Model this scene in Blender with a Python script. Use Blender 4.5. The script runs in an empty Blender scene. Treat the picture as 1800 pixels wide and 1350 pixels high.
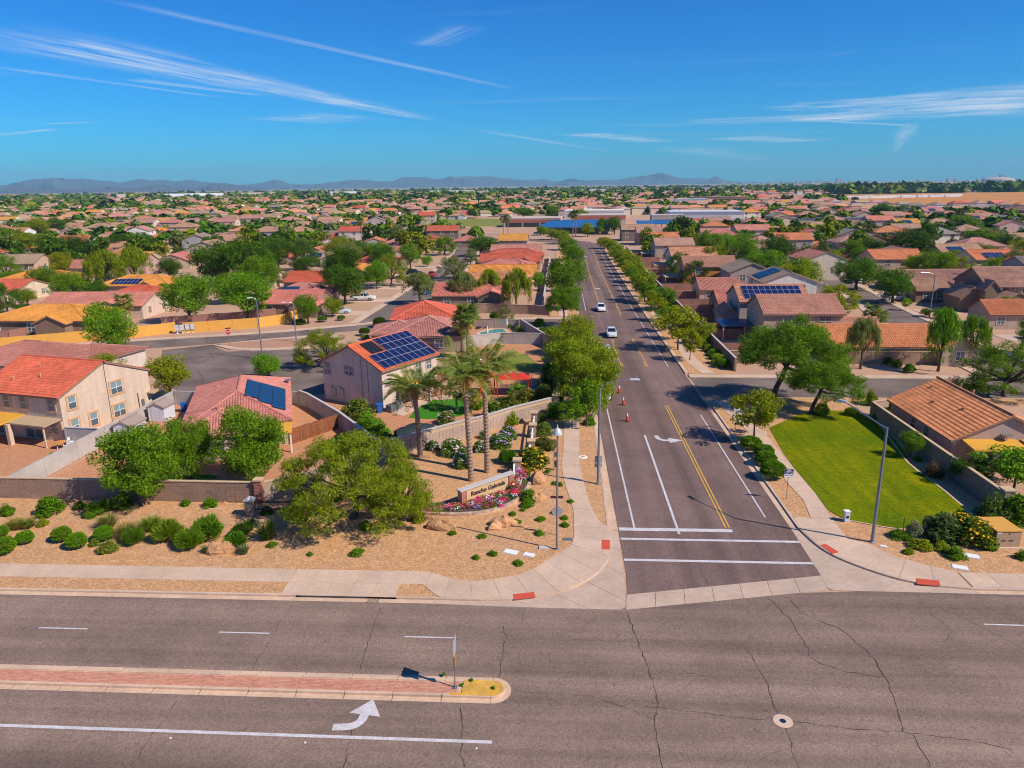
import bpy, math, random
import numpy as np
from math import radians as R, sin, cos, pi
SC = bpy.context.scene
COL = SC.collection
D = bpy.data
rnd = random.Random(7)

# ------------------------------------------------------------------ camera
cam = D.cameras.new('camera'); cam.sensor_width = 36; cam.lens = 25.4
cam.clip_start = .5; cam.clip_end = 60000
co = D.objects.new('camera', cam); COL.objects.link(co)
from mathutils import Matrix, Vector
_Y, _P, _R = R(3.5), R(15.4), R(.72)
fw = Vector((-sin(_Y)*cos(_P), cos(_Y)*cos(_P), -sin(_P)))
rt = Vector((cos(_Y), sin(_Y), 0)); upv = rt.cross(fw)
r2 = rt*cos(_R) - upv*sin(_R); u2 = upv*cos(_R) + rt*sin(_R)
m = Matrix((r2, u2, -fw)).transposed().to_4x4(); m.translation = (0, 0, 25.5)
co.matrix_world = m
SC.camera = co

# ------------------------------------------------------------------ sun, sky, exposure
SUN_AZ = R(113); SUN_EL = R(42.5)            # clockwise from +Y
sd = Vector((sin(SUN_AZ)*cos(SUN_EL), cos(SUN_AZ)*cos(SUN_EL), sin(SUN_EL)))
sun = D.lights.new('sun', 'SUN'); sun.energy = 5.0; sun.angle = R(.53); sun.color = (1, .92, .79)
so = D.objects.new('sun', sun); COL.objects.link(so)
so.rotation_euler = sd.to_track_quat('Z', 'Y').to_euler(); so.location = (60, -40, 90)
SC.view_settings.view_transform = 'Standard'; SC.view_settings.look = 'None'
SC.view_settings.exposure = .12; SC.view_settings.gamma = 1
try: SC.view_settings.use_curve_mapping = False
except Exception: pass
SC.render.engine = 'CYCLES'
SC.cycles.use_denoising = True; SC.cycles.filter_width = 1.05
SC.cycles.max_bounces = 5; SC.cycles.diffuse_bounces = 2; SC.cycles.glossy_bounces = 2
SC.cycles.transmission_bounces = 2; SC.cycles.volume_bounces = 0; SC.cycles.transparent_max_bounces = 4
SC.cycles.use_adaptive_sampling = True; SC.cycles.adaptive_threshold = .03
SC.cycles.caustics_reflective = False; SC.cycles.caustics_refractive = False

W = D.worlds.new('World'); SC.world = W; W.use_nodes = True
def world():
    nt = W.node_tree; N = nt.nodes; L = nt.links
    N.clear()
    out = N.new('ShaderNodeOutputWorld'); bg = N.new('ShaderNodeBackground'); bg.inputs[1].default_value = .071
    sky = N.new('ShaderNodeTexSky'); sky.sky_type = 'NISHITA'; sky.sun_disc = False
    sky.sun_elevation = SUN_EL; sky.sun_rotation = SUN_AZ; sky.altitude = 350
    sky.air_density = 1.0; sky.dust_density = .25; sky.ozone_density = 2.0
    hs = N.new('ShaderNodeHueSaturation'); hs.inputs['Saturation'].default_value = 1.35; hs.inputs['Value'].default_value = 1.0
    L.new(sky.outputs[0], hs.inputs['Color'])
    geo = N.new('ShaderNodeTexCoord')
    sx = N.new('ShaderNodeSeparateXYZ'); L.new(geo.outputs['Generated'], sx.inputs[0])
    def math_(op, a, b=None, c=None, clamp=False):
        n = N.new('ShaderNodeMath'); n.operation = op; n.use_clamp = clamp
        for i, v in enumerate((a, b, c)):
            if v is None: continue
            if hasattr(v, 'node'): L.new(v, n.inputs[i])
            else: n.inputs[i].default_value = v
        return n.outputs[0]
    z = math_('MAXIMUM', sx.outputs[2], .004)
    X = math_('DIVIDE', sx.outputs[0], z); Y = math_('DIVIDE', sx.outputs[1], z)   # cloud layer plane
    cb = N.new('ShaderNodeCombineXYZ'); L.new(X, cb.inputs[0]); L.new(Y, cb.inputs[1])
    nz = N.new('ShaderNodeTexNoise'); nz.inputs['Scale'].default_value = 1.3; nz.inputs['Detail'].default_value = 6; nz.inputs['Roughness'].default_value = .65
    L.new(cb.outputs[0], nz.inputs['Vector'])
    tot = None
    def streak(a, b, w0, w1, op, soft=1.0):
        """a trail of high ice cloud from a to b on the cloud layer, width w0 to w1"""
        nonlocal tot
        dx, dy = b[0]-a[0], b[1]-a[1]; Ln = math.hypot(dx, dy); ux, uy = dx/Ln, dy/Ln
        px = math_('SUBTRACT', X, a[0]); py = math_('SUBTRACT', Y, a[1])
        t = math_('DIVIDE', math_('ADD', math_('MULTIPLY', px, ux), math_('MULTIPLY', py, uy)), Ln)
        d = math_('ABSOLUTE', math_('SUBTRACT', math_('MULTIPLY', px, uy), math_('MULTIPLY', py, ux)))
        wob = math_('MULTIPLY', math_('SUBTRACT', nz.outputs[0], .5), soft*1.2*max(w0, w1))
        d = math_('ABSOLUTE', math_('ADD', d, wob))
        w = math_('ADD', math_('MULTIPLY', t, w1-w0), w0)
        e = math_('SUBTRACT', 1, math_('DIVIDE', d, w), clamp=True)
        e = math_('SMOOTH_MIN', math_('MULTIPLY', e, 1.15), 1, .3) if False else math_('MULTIPLY', e, math_('MULTIPLY', e, math_('SUBTRACT', 3, math_('MULTIPLY', e, 2))))
        cw = N.new('ShaderNodeCombineXYZ'); L.new(math_('MULTIPLY', t, Ln*.35), cw.inputs[0]); L.new(math_('MULTIPLY', math_('SUBTRACT', math_('MULTIPLY', px, uy), math_('MULTIPLY', py, ux)), 2.6/max(w0, w1)), cw.inputs[1]); cw.inputs[2].default_value = a[0]
        ns = N.new('ShaderNodeTexNoise'); ns.inputs['Scale'].default_value = 2.2; ns.inputs['Detail'].default_value = 8; ns.inputs['Roughness'].default_value = .68; ns.inputs['Distortion'].default_value = .35; L.new(cw.outputs[0], ns.inputs['Vector'])
        ends = math_('MULTIPLY', math_('MULTIPLY', t, 8, clamp=True), math_('MULTIPLY', math_('SUBTRACT', 1, t), 5, clamp=True))
        tex = math_('MULTIPLY', math_('SUBTRACT', ns.outputs[0], .36), 3.2, clamp=True)
        f = math_('MULTIPLY', math_('MULTIPLY', e, ends), math_('MULTIPLY', tex, op))
        tot = f if tot is None else math_('ADD', tot, f)
    streak((-3.688, 4.751), (-1.880, 12.192), 0.75, 0.22, 0.95, 0.35)
    streak((-2.464, 4.160), (-0.414, 8.447), 0.1, 0.1, 0.5, 0.5)
    streak((-4.677, 6.192), (-3.769, 8.686), 0.1, 0.1, 0.6, 0.6)
    streak((-4.005, 7.026), (-3.248, 8.551), 0.22, 0.08, 0.7, 0.6)
    streak((-1.532, 14.006), (1.955, 25.335), 0.22, 0.25, 0.7, 0.7)
    streak((0.386, 15.549), (2.793, 19.524), 0.7, 0.8, 0.9, 0.5)
    streak((3.313, 21.991), (10.601, 38.431), 1.4, 1.4, 0.9, 0.5)
    streak((3.823, 17.729), (6.758, 20.389), 1.2, 1.2, 0.9, 0.5)
    streak((2.948, 11.183), (6.370, 9.989), 0.5, 2.6, 0.95, 0.6)
    streak((2.155, 13.156), (5.306, 12.624), 0.6, 1.6, 0.6, 0.6)
    streak((4.658, 13.569), (6.888, 15.073), 0.16, 0.2, 1.0, 0.5)
    streak((13.153, 30.373), (6.289, 13.912), 0.15, 0.3, 1.0, 0.5)
    streak((3.900, 13.294), (7.260, 11.346), 0.7, 3.0, 0.9, 0.6)
    streak((-0.980, 5.801), (-0.519, 5.065), 0.2, 0.22, 0.3, 0.9)
    streak((-10.560, 13.640), (-8.269, 12.313), 0.25, 0.2, 0.8, 0.7)
    streak((-7.944, 11.439), (-6.941, 11.229), 0.16, 0.16, 0.8, 0.7)
    streak((-9.725, 14.022), (-9.413, 16.044), 0.1, 0.05, 0.3, 0.9)
    streak((-4.248, 11.799), (-2.836, 10.921), 1.0, 1.0, 0.6, 0.5)
    streak((2.244, 6.686), (2.403, 6.439), 0.02, 0.03, 0.4, 0.6)
    # broad faint veil of cirrus
    mp = N.new('ShaderNodeMapping'); mp.inputs['Scale'].default_value = (.10, .55, 1); mp.inputs['Rotation'].default_value = (0, 0, R(12)); L.new(cb.outputs[0], mp.inputs[0])
    n2 = N.new('ShaderNodeTexNoise'); n2.inputs['Scale'].default_value = 1.1; n2.inputs['Detail'].default_value = 7; n2.inputs['Roughness'].default_value = .62; L.new(mp.outputs[0], n2.inputs['Vector'])
    v = math_('MULTIPLY', math_('SUBTRACT', n2.outputs[0], .56), .9, clamp=True)
    tot = math_('ADD', tot, v, clamp=True)
    fade = math_('MULTIPLY', math_('SUBTRACT', sx.outputs[2], .015), 25, clamp=True)
    tot = math_('MULTIPLY', tot, fade)
    mix = N.new('ShaderNodeMix'); mix.data_type = 'RGBA'
    tn = N.new('ShaderNodeMix'); tn.data_type = 'RGBA'; tn.blend_type = 'MULTIPLY'; tn.inputs['Factor'].default_value = 1
    L.new(hs.outputs[0], tn.inputs['A']); tn.inputs['B'].default_value = (.13, .95, 1.70, 1)
    L.new(tot, mix.inputs['Factor']); L.new(tn.outputs['Result'], mix.inputs['A']); mix.inputs['B'].default_value = (9.0, 10.2, 12.0, 1)
    L.new(mix.outputs['Result'], bg.inputs[0]); L.new(bg.outputs[0], out.inputs[0])
world()

# ------------------------------------------------------------------ materials
MATS = {}
def nodes(name):
    m_ = D.materials.new(name); m_.use_nodes = True
    nt = m_.node_tree; nt.nodes.clear()
    out = nt.nodes.new('ShaderNodeOutputMaterial'); MATS[name] = m_
    return m_, nt.nodes, nt.links, out
def nmath(N, L, op, a, b=None, clamp=False):
    n = N.new('ShaderNodeMath'); n.operation = op; n.use_clamp = clamp
    for i, v in enumerate((a, b)):
        if v is None: continue
        if hasattr(v, 'node'): L.new(v, n.inputs[i])
        else: n.inputs[i].default_value = v
    return n.outputs[0]
def nmix(N, L, f, a, b, mode='MIX'):
    n = N.new('ShaderNodeMix'); n.data_type = 'RGBA'; n.blend_type = mode
    for k, v in (('Factor', f), ('A', a), ('B', b)):
        if hasattr(v, 'node'): L.new(v, n.inputs[k])
        else: n.inputs[k].default_value = v if k == 'Factor' else (*v, 1)
    return n.outputs['Result']
def nnoise(N, L, vec, scale, detail=4, rough=.55, stretch=None, rot=0):
    if stretch:
        mp = N.new('ShaderNodeMapping'); mp.inputs['Scale'].default_value = stretch; mp.inputs['Rotation'].default_value = (0, 0, rot); L.new(vec, mp.inputs[0]); vec = mp.outputs[0]
    n = N.new('ShaderNodeTexNoise'); n.inputs['Scale'].default_value = scale; n.inputs['Detail'].default_value = detail; n.inputs['Roughness'].default_value = rough
    L.new(vec, n.inputs['Vector']); return n.outputs[0]
def npos(N): return N.new('ShaderNodeNewGeometry').outputs['Position']
def gain(N, L, v, lo, hi):
    n = N.new('ShaderNodeMapRange'); L.new(v, n.inputs[0]); n.inputs[1].default_value = .3; n.inputs[2].default_value = .7
    n.inputs[3].default_value = lo; n.inputs[4].default_value = hi; return n.outputs[0]
def grey(N, L, v):
    c = N.new('ShaderNodeCombineColor')
    for i in range(3): L.new(v, c.inputs[i])
    return c.outputs[0]
def mat(name, col, rough=.8, n1=None, n2=None, bump=None, obj=False, metal=0, spec=.3, rand=0, stretch=None, tint=None):
    """n = (scale, low, high) brightness variation; tint = (scale, colour, amount) patches of another colour; bump = (scale, strength)"""
    m_, N, L, out = nodes(name)
    b = N.new('ShaderNodeBsdfPrincipled'); L.new(b.outputs[0], out.inputs[0])
    b.inputs['Roughness'].default_value = rough; b.inputs['Metallic'].default_value = metal
    b.inputs['Specular IOR Level'].default_value = spec
    c = None
    if obj:
        oi = N.new('ShaderNodeObjectInfo'); c = oi.outputs['Color']
    else:
        rg = N.new('ShaderNodeRGB'); rg.outputs[0].default_value = (*col, 1); c = rg.outputs[0]
    p = npos(N)
    if tint:
        f = gain(N, L, nnoise(N, L, p, tint[0], 5, .6), 0, tint[2]); c = nmix(N, L, f, c, tint[1])
    for q in (n1, n2):
        if q: c = nmix(N, L, 1, c, grey(N, L, gain(N, L, nnoise(N, L, p, q[0], 5, .6, stretch if q is n1 else None), q[1], q[2])), 'MULTIPLY')
    if rand:
        oi = N.new('ShaderNodeObjectInfo'); v = nmath(N, L, 'ADD', nmath(N, L, 'MULTIPLY', oi.outputs['Random'], rand), 1-rand*.5)
        c = nmix(N, L, 1, c, grey(N, L, v), 'MULTIPLY')
    L.new(c, b.inputs['Base Color'])
    if bump:
        bm = N.new('ShaderNodeBump'); bm.inputs['Strength'].default_value = bump[1]; bm.inputs['Distance'].default_value = bump[2] if len(bump) > 2 else .05
        L.new(nnoise(N, L, p, bump[0], 5, .65), bm.inputs['Height']); L.new(bm.outputs[0], b.inputs['Normal'])
    return m_
def leafmat(name, lo=.55, hi=1.5, trans=.32, tip=(.20, .19, .03)):
    m_, N, L, out = nodes(name)
    g = N.new('ShaderNodeNewGeometry'); oi = N.new('ShaderNodeObjectInfo')
    v = nmath(N, L, 'ADD', nmath(N, L, 'MULTIPLY', g.outputs['Random Per Island'], hi-lo), lo)
    wn = N.new('ShaderNodeTexWhiteNoise'); wn.noise_dimensions = '1D'; L.new(g.outputs['Random Per Island'], wn.inputs['W'])
    f = nmath(N, L, 'MULTIPLY', nmath(N, L, 'POWER', wn.outputs[0], 3), .45)
    c = nmix(N, L, f, oi.outputs['Color'], tip)
    c = nmix(N, L, 1, c, grey(N, L, v), 'MULTIPLY')
    d = N.new('ShaderNodeBsdfPrincipled'); d.inputs['Roughness'].default_value = .7; d.inputs['Specular IOR Level'].default_value = .08
    t = N.new('ShaderNodeBsdfTranslucent'); mx = N.new('ShaderNodeMixShader'); mx.inputs[0].default_value = trans
    L.new(c, d.inputs['Base Color'])
    c2 = nmix(N, L, 1, c, (1.25, 1.3, .55), 'MULTIPLY'); L.new(c2, t.inputs[0])
    L.new(d.outputs[0], mx.inputs[1]); L.new(t.outputs[0], mx.inputs[2]); L.new(mx.outputs[0], out.inputs[0])
    return m_
def roofmat(name, wave):
    m_, N, L, out = nodes(name)
    b = N.new('ShaderNodeBsdfPrincipled'); L.new(b.outputs[0], out.inputs[0]); b.inputs['Roughness'].default_value = .75; b.inputs['Specular IOR Level'].default_value = .2
    oi = N.new('ShaderNodeObjectInfo'); uv = N.new('ShaderNodeUVMap')
    fl = N.new('ShaderNodeVectorMath'); fl.operation = 'FLOOR'; L.new(uv.outputs[0], fl.inputs[0])
    wn = N.new('ShaderNodeTexWhiteNoise'); wn.noise_dimensions = '3D'
    ad = N.new('ShaderNodeVectorMath'); ad.operation = 'ADD'; L.new(fl.outputs[0], ad.inputs[0])
    cx = N.new('ShaderNodeCombineXYZ'); L.new(oi.outputs['Random'], cx.inputs[2]); L.new(cx.outputs[0], ad.inputs[1]); L.new(ad.outputs[0], wn.inputs['Vector'])
    v = nmath(N, L, 'ADD', nmath(N, L, 'MULTIPLY', wn.outputs[0], .30), .84)
    c = nmix(N, L, 1, oi.outputs['Color'], grey(N, L, v), 'MULTIPLY')
    c = nmix(N, L, 1, c, grey(N, L, gain(N, L, nnoise(N, L, npos(N), .35, 5, .6), .82, 1.14)), 'MULTIPLY')
    L.new(c, b.inputs['Base Color'])
    if wave:
        sp = N.new('ShaderNodeSeparateXYZ'); L.new(uv.outputs[0], sp.inputs[0])
        s1 = nmath(N, L, 'ABSOLUTE', nmath(N, L, 'SINE', nmath(N, L, 'MULTIPLY', sp.outputs[0], pi)))
        s2 = nmath(N, L, 'FRACT', sp.outputs[1])
        h = nmath(N, L, 'SUBTRACT', s1, nmath(N, L, 'MULTIPLY', s2, .5))
        bm = N.new('ShaderNodeBump'); bm.inputs['Strength'].default_value = .9; bm.inputs['Distance'].default_value = .08
        L.new(h, bm.inputs['Height']); L.new(bm.outputs[0], b.inputs['Normal'])
    return m_
def asphalt(name, col, stretch, crackle=False):
    m_, N, L, out = nodes(name)
    b = N.new('ShaderNodeBsdfPrincipled'); L.new(b.outputs[0], out.inputs[0]); b.inputs['Roughness'].default_value = .9; b.inputs['Specular IOR Level'].default_value = .2
    p = npos(N)
    rg = N.new('ShaderNodeRGB'); rg.outputs[0].default_value = (*col, 1); c = rg.outputs[0]
    def mul(c, v): return nmix(N, L, 1, c, grey(N, L, v), 'MULTIPLY')
    c = mul(c, gain(N, L, nnoise(N, L, p, 1.0, 3, .5, stretch), .74, 1.26))       # wheel tracks along the lanes
    c = mul(c, gain(N, L, nnoise(N, L, p, .16, 6, .65), .80, 1.20))
    c = mul(c, gain(N, L, nnoise(N, L, p, 9.0, 7, .85), .78, 1.22))
    vo = N.new('ShaderNodeTexVoronoi'); vo.inputs['Scale'].default_value = 14; L.new(p, vo.inputs['Vector'])
    wn = N.new('ShaderNodeTexWhiteNoise'); L.new(vo.outputs['Color'], wn.inputs['Vector'])
    c = mul(c, nmath(N, L, 'ADD', nmath(N, L, 'MULTIPLY', wn.outputs[0], .42), .79))
    spots = gain(N, L, nnoise(N, L, p, .9, 2, .4), 0, 1)
    sp = nmath(N, L, 'GREATER_THAN', nnoise(N, L, p, 2.3, 1, .3), .73)
    c = nmix(N, L, nmath(N, L, 'MULTIPLY', sp, .25), c, (.05, .045, .045))
    L.new(c, b.inputs['Base Color'])
    bm = N.new('ShaderNodeBump'); bm.inputs['Strength'].default_value = .35; bm.inputs['Distance'].default_value = .02
    L.new(nnoise(N, L, p, 30, 3, .7), bm.inputs['Height']); L.new(bm.outputs[0], b.inputs['Normal'])
    return m_
def gravel(name, col, col2, col3, sc=1.0):
    m_, N, L, out = nodes(name)
    b = N.new('ShaderNodeBsdfPrincipled'); L.new(b.outputs[0], out.inputs[0]); b.inputs['Roughness'].default_value = .95; b.inputs['Specular IOR Level'].default_value = .1
    p = npos(N)
    f = gain(N, L, nnoise(N, L, p, .28*sc, 6, .65), 0, 1)
    c = nmix(N, L, f, col, col2)
    f = gain(N, L, nnoise(N, L, p, 1.7*sc, 5, .7), 0, .7)
    c = nmix(N, L, f, c, col3)
    vo = N.new('ShaderNodeTexVoronoi'); vo.inputs['Scale'].default_value = 11*sc; L.new(p, vo.inputs['Vector'])
    wn = N.new('ShaderNodeTexWhiteNoise'); L.new(vo.outputs['Color'], wn.inputs['Vector'])
    v = nmath(N, L, 'ADD', nmath(N, L, 'MULTIPLY', wn.outputs[0], .42), .78)
    c = nmix(N, L, 1, c, grey(N, L, v), 'MULTIPLY')
    c = nmix(N, L, 1, c, grey(N, L, gain(N, L, nnoise(N, L, p, 6*sc, 7, .85), .58, 1.32)), 'MULTIPLY')
    L.new(c, b.inputs['Base Color'])
    bm = N.new('ShaderNodeBump'); bm.inputs['Strength'].default_value = .45; bm.inputs['Distance'].default_value = .05
    L.new(nnoise(N, L, p, 11*sc, 4, .75), bm.inputs['Height']); L.new(bm.outputs[0], b.inputs['Normal'])
    return m_
asphalt('asphalt_arterial', (.235, .158, .120), (.02, .75, 1))
asphalt('asphalt_collector', (.186, .118, .100), (.65, .015, 1))
asphalt('asphalt_local', (.185, .135, .112), (.2, .2, 1))
gravel('gravel_gold', (.70, .37, .165), (.62, .36, .20), (.44, .225, .10))
gravel('gravel_pink', (.52, .27, .175), (.50, .29, .18), (.42, .22, .14), .8)
gravel('earth', (.46, .27, .17), (.52, .32, .21), (.36, .24, .15), .5)
gravel('yard_dirt', (.60, .255, .12), (.56, .31, .17), (.50, .22, .11), 1.3)
mat('concrete', (.62, .42, .28), .85, (.35, .88, 1.1), (4, .92, 1.08), (9, .15), rand=.10, tint=(.9, (.52, .40, .34), .45))
mat('concrete_apron', (.53, .38, .28), .85, (.4, .86, 1.12), (3, .92, 1.07), (9, .15), rand=.08)
mat('kerb_concrete', (.64, .43, .29), .85, (.5, .85, 1.1), (4, .9, 1.08), rand=.10)
mat('joint', (.16, .12, .10), .95)
mat('crack_seal', (.045, .035, .035), .8)
mat('white_paint', (.74, .68, .67), .7, (1.2, .80, 1.06), (9, .80, 1.10), tint=(2.5, (.42, .36, .35), .45))
mat('yellow_paint', (.78, .40, .03), .7, (1.2, .75, 1.1), (7, .8, 1.1), tint=(1.8, (.60, .40, .20), .5))
mat('tactile_red', (.62, .095, .05), .8, (2, .9, 1.1))
mat('median_brick', (.58, .235, .16), .85, rand=.3, tint=(.6, (.60, .32, .19), .6))
mat('stucco', (1, 1, 1), .9, (.9, .84, 1.08), (3, .92, 1.06), (25, .12), obj=True, stretch=(1.4, 1.4, .22))
mat('trim', (1, 1, 1), .75, (1, .95, 1.05), obj=True)
mat('white', (.80, .78, .76), .6)
mat('dark_trim', (.06, .055, .06), .7)
mat('shade_inside', (.03, .028, .03), .9)
roofmat('roof_tile', False); roofmat('roof_wave', True)
mat('ridge_cap', (1, 1, 1), .75, (3, .75, 1.15), obj=True)
mat('glass', (.10, .13, .14), .08, spec=.8)
mat('glass_blue', (.22, .30, .32), .12, spec=.8)
mat('solar', (.012, .016, .065), .10, (.8, .8, 1.2), spec=.7)
mat('solar_blue', (.012, .045, .115), .3, spec=.3)
mat('solar_frame', (.62, .62, .62), .4, metal=.5)
mat('black_plastic', (.015, .015, .017), .5)
mat('block_brown', (.37, .235, .165), .95, (.6, .85, 1.12), (6, .8, 1.15), (14, .9, .06), rand=.14)
mat('block_tan', (.47, .33, .25), .95, (.6, .85, 1.1), (6, .88, 1.1), (14, .5, .05), rand=.10)
mat('block_grey', (.46, .41, .375), .95, (.5, .82, 1.1), (6, .92, 1.06), (14, .3), rand=.06)
mat('block_rose', (.30, .145, .11), .95, (.5, .85, 1.12), (6, .9, 1.08), (14, .4), rand=.08)
mat('cap_tan', (.58, .40, .24), .9, (1, .9, 1.08))
mat('wall_gold', (.72, .36, .07), .9, (.5, .90, 1.06), (5, .95, 1.05), (14, .25), rand=.05)
mat('cap_light', (.54, .48, .45), .85, (2, .9, 1.06))
mat('brick_red', (.42, .17, .11), .9, rand=.35)
mat('ledge_stone', (.40, .27, .19), .9, (3, .75, 1.2), rand=.4)
mat('planter_stone', (.54, .36, .25), .9, (3, .75, 1.2), rand=.4)
mat('sign_panel', (.62, .40, .19), .85, (2, .95, 1.05))
mat('lettering', (.10, .06, .075), .6)
mat('steel', (.34, .35, .37), .4, metal=.7)
mat('pole_paint', (.22, .235, .27), .5, (4, .9, 1.1), metal=.3)
mat('sign_back', (.42, .42, .43), .55, metal=.3)
mat('wood', (.28, .10, .04), .85, (6, .7, 1.2), rand=.4)
mat('gate_wood', (.55, .22, .05), .85, (6, .8, 1.2), rand=.3)
mat('bark', (.105, .075, .058), .95, (5, .65, 1.3), (20, .7, 1.2), (12, .8))
mat('palm_bark', (.36, .235, .16), .95, (3, .75, 1.2), (14, .6, 1.3), (12, .9))
mat('boulder', (.58, .30, .14), .9, (1.4, .7, 1.2), (7, .8, 1.15), (5, .8, .12), rand=.2)
def lawnmat():
    m_, N, L, out = nodes('lawn')
    b = N.new('ShaderNodeBsdfPrincipled'); L.new(b.outputs[0], out.inputs[0]); b.inputs['Roughness'].default_value = .95; b.inputs['Specular IOR Level'].default_value = .04
    p = npos(N)
    c = nmix(N, L, gain(N, L, nnoise(N, L, p, .16, 4, .6), 0, 1), (.11, .185, .002), (.36, .31, .002))
    c = nmix(N, L, gain(N, L, nnoise(N, L, p, 1.0, 4, .6, (1.1, .10, 1), R(38)), 0, .8), c, (.10, .15, .002))
    c = nmix(N, L, 1, c, grey(N, L, gain(N, L, nnoise(N, L, p, 3.0, 8, .85), .42, 1.45)), 'MULTIPLY')
    L.new(c, b.inputs['Base Color'])
    bm = N.new('ShaderNodeBump'); bm.inputs['Strength'].default_value = .5; bm.inputs['Distance'].default_value = .04
    L.new(nnoise(N, L, p, 16, 3, .7), bm.inputs['Height']); L.new(bm.outputs[0], b.inputs['Normal'])
lawnmat()
gravel('turf', (.05, .21, .012), (.06, .24, .015), (.045, .19, .012), 2)
gravel('dry_grass', (.20, .24, .03), (.36, .27, .09), (.13, .20, .02), 1.0)
gravel('field', (.56, .25, .07), (.62, .29, .09), (.50, .22, .07), .02)
mat('pool_water', (.01, .30, .27), .06, (1.5, .8, 1.2), spec=.6)
mat('car_paint', (1, 1, 1), .25, obj=True, spec=.6)
mat('car_glass', (.015, .02, .03), .06, spec=.8)
mat('tyre', (.02, .02, .02), .8)
mat('rim', (.5, .5, .52), .35, metal=.6)
mat('lamp_glass', (.52, .55, .58), .25, spec=.5)
mat('cone_red', (.80, .055, .015), .6)
mat('bin_blue', (.02, .11, .42), .5); mat('bin_dark', (.025, .03, .03), .6)
mat('green_box', (.02, .16, .11), .5)
mat('cabinet_tan', (.44, .29, .18), .7, (2, .93, 1.05)); mat('cabinet_top', (.66, .33, .06), .7, (2, .93, 1.06))
mat('navy', (.014, .022, .075), .5); mat('red_sign', (.55, .01, .02), .5)
mat('shed_wall', (.62, .62, .66), .6); mat('shed_roof', (.34, .25, .21), .7)
mat('red_paint', (.62, .045, .02), .5)
mat('fabric_dark', (.02, .03, .035), .7)
mat('skin', (.5, .28, .19), .6); mat('jeans', (.03, .09, .26), .8); mat('shirt', (.60, .22, .10), .8)
mat('solarport', (.018, .060, .16), .15, spec=.6)
mat('commercial', (1, 1, 1), .8, (.1, .95, 1.04), obj=True)
leafmat('leaf'); leafmat('leaf_soft', .6, 1.4, .38, (.22, .21, .05)); leafmat('leaf_far', .5, 1.5, .25)
mat('petal', (1, 1, 1), .6, obj=True)
mat('mountain', (.085, .068, .072), .95, (.002, .85, 1.15))
def attrmat(name, rough=.85):
    m_, N, L, out = nodes(name)
    b = N.new('ShaderNodeBsdfPrincipled'); L.new(b.outputs[0], out.inputs[0]); b.inputs['Roughness'].default_value = rough; b.inputs['Specular IOR Level'].default_value = .15
    a = N.new('ShaderNodeAttribute'); a.attribute_name = 'tone'; L.new(a.outputs['Color'], b.inputs['Base Color'])
attrmat('toned')
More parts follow.
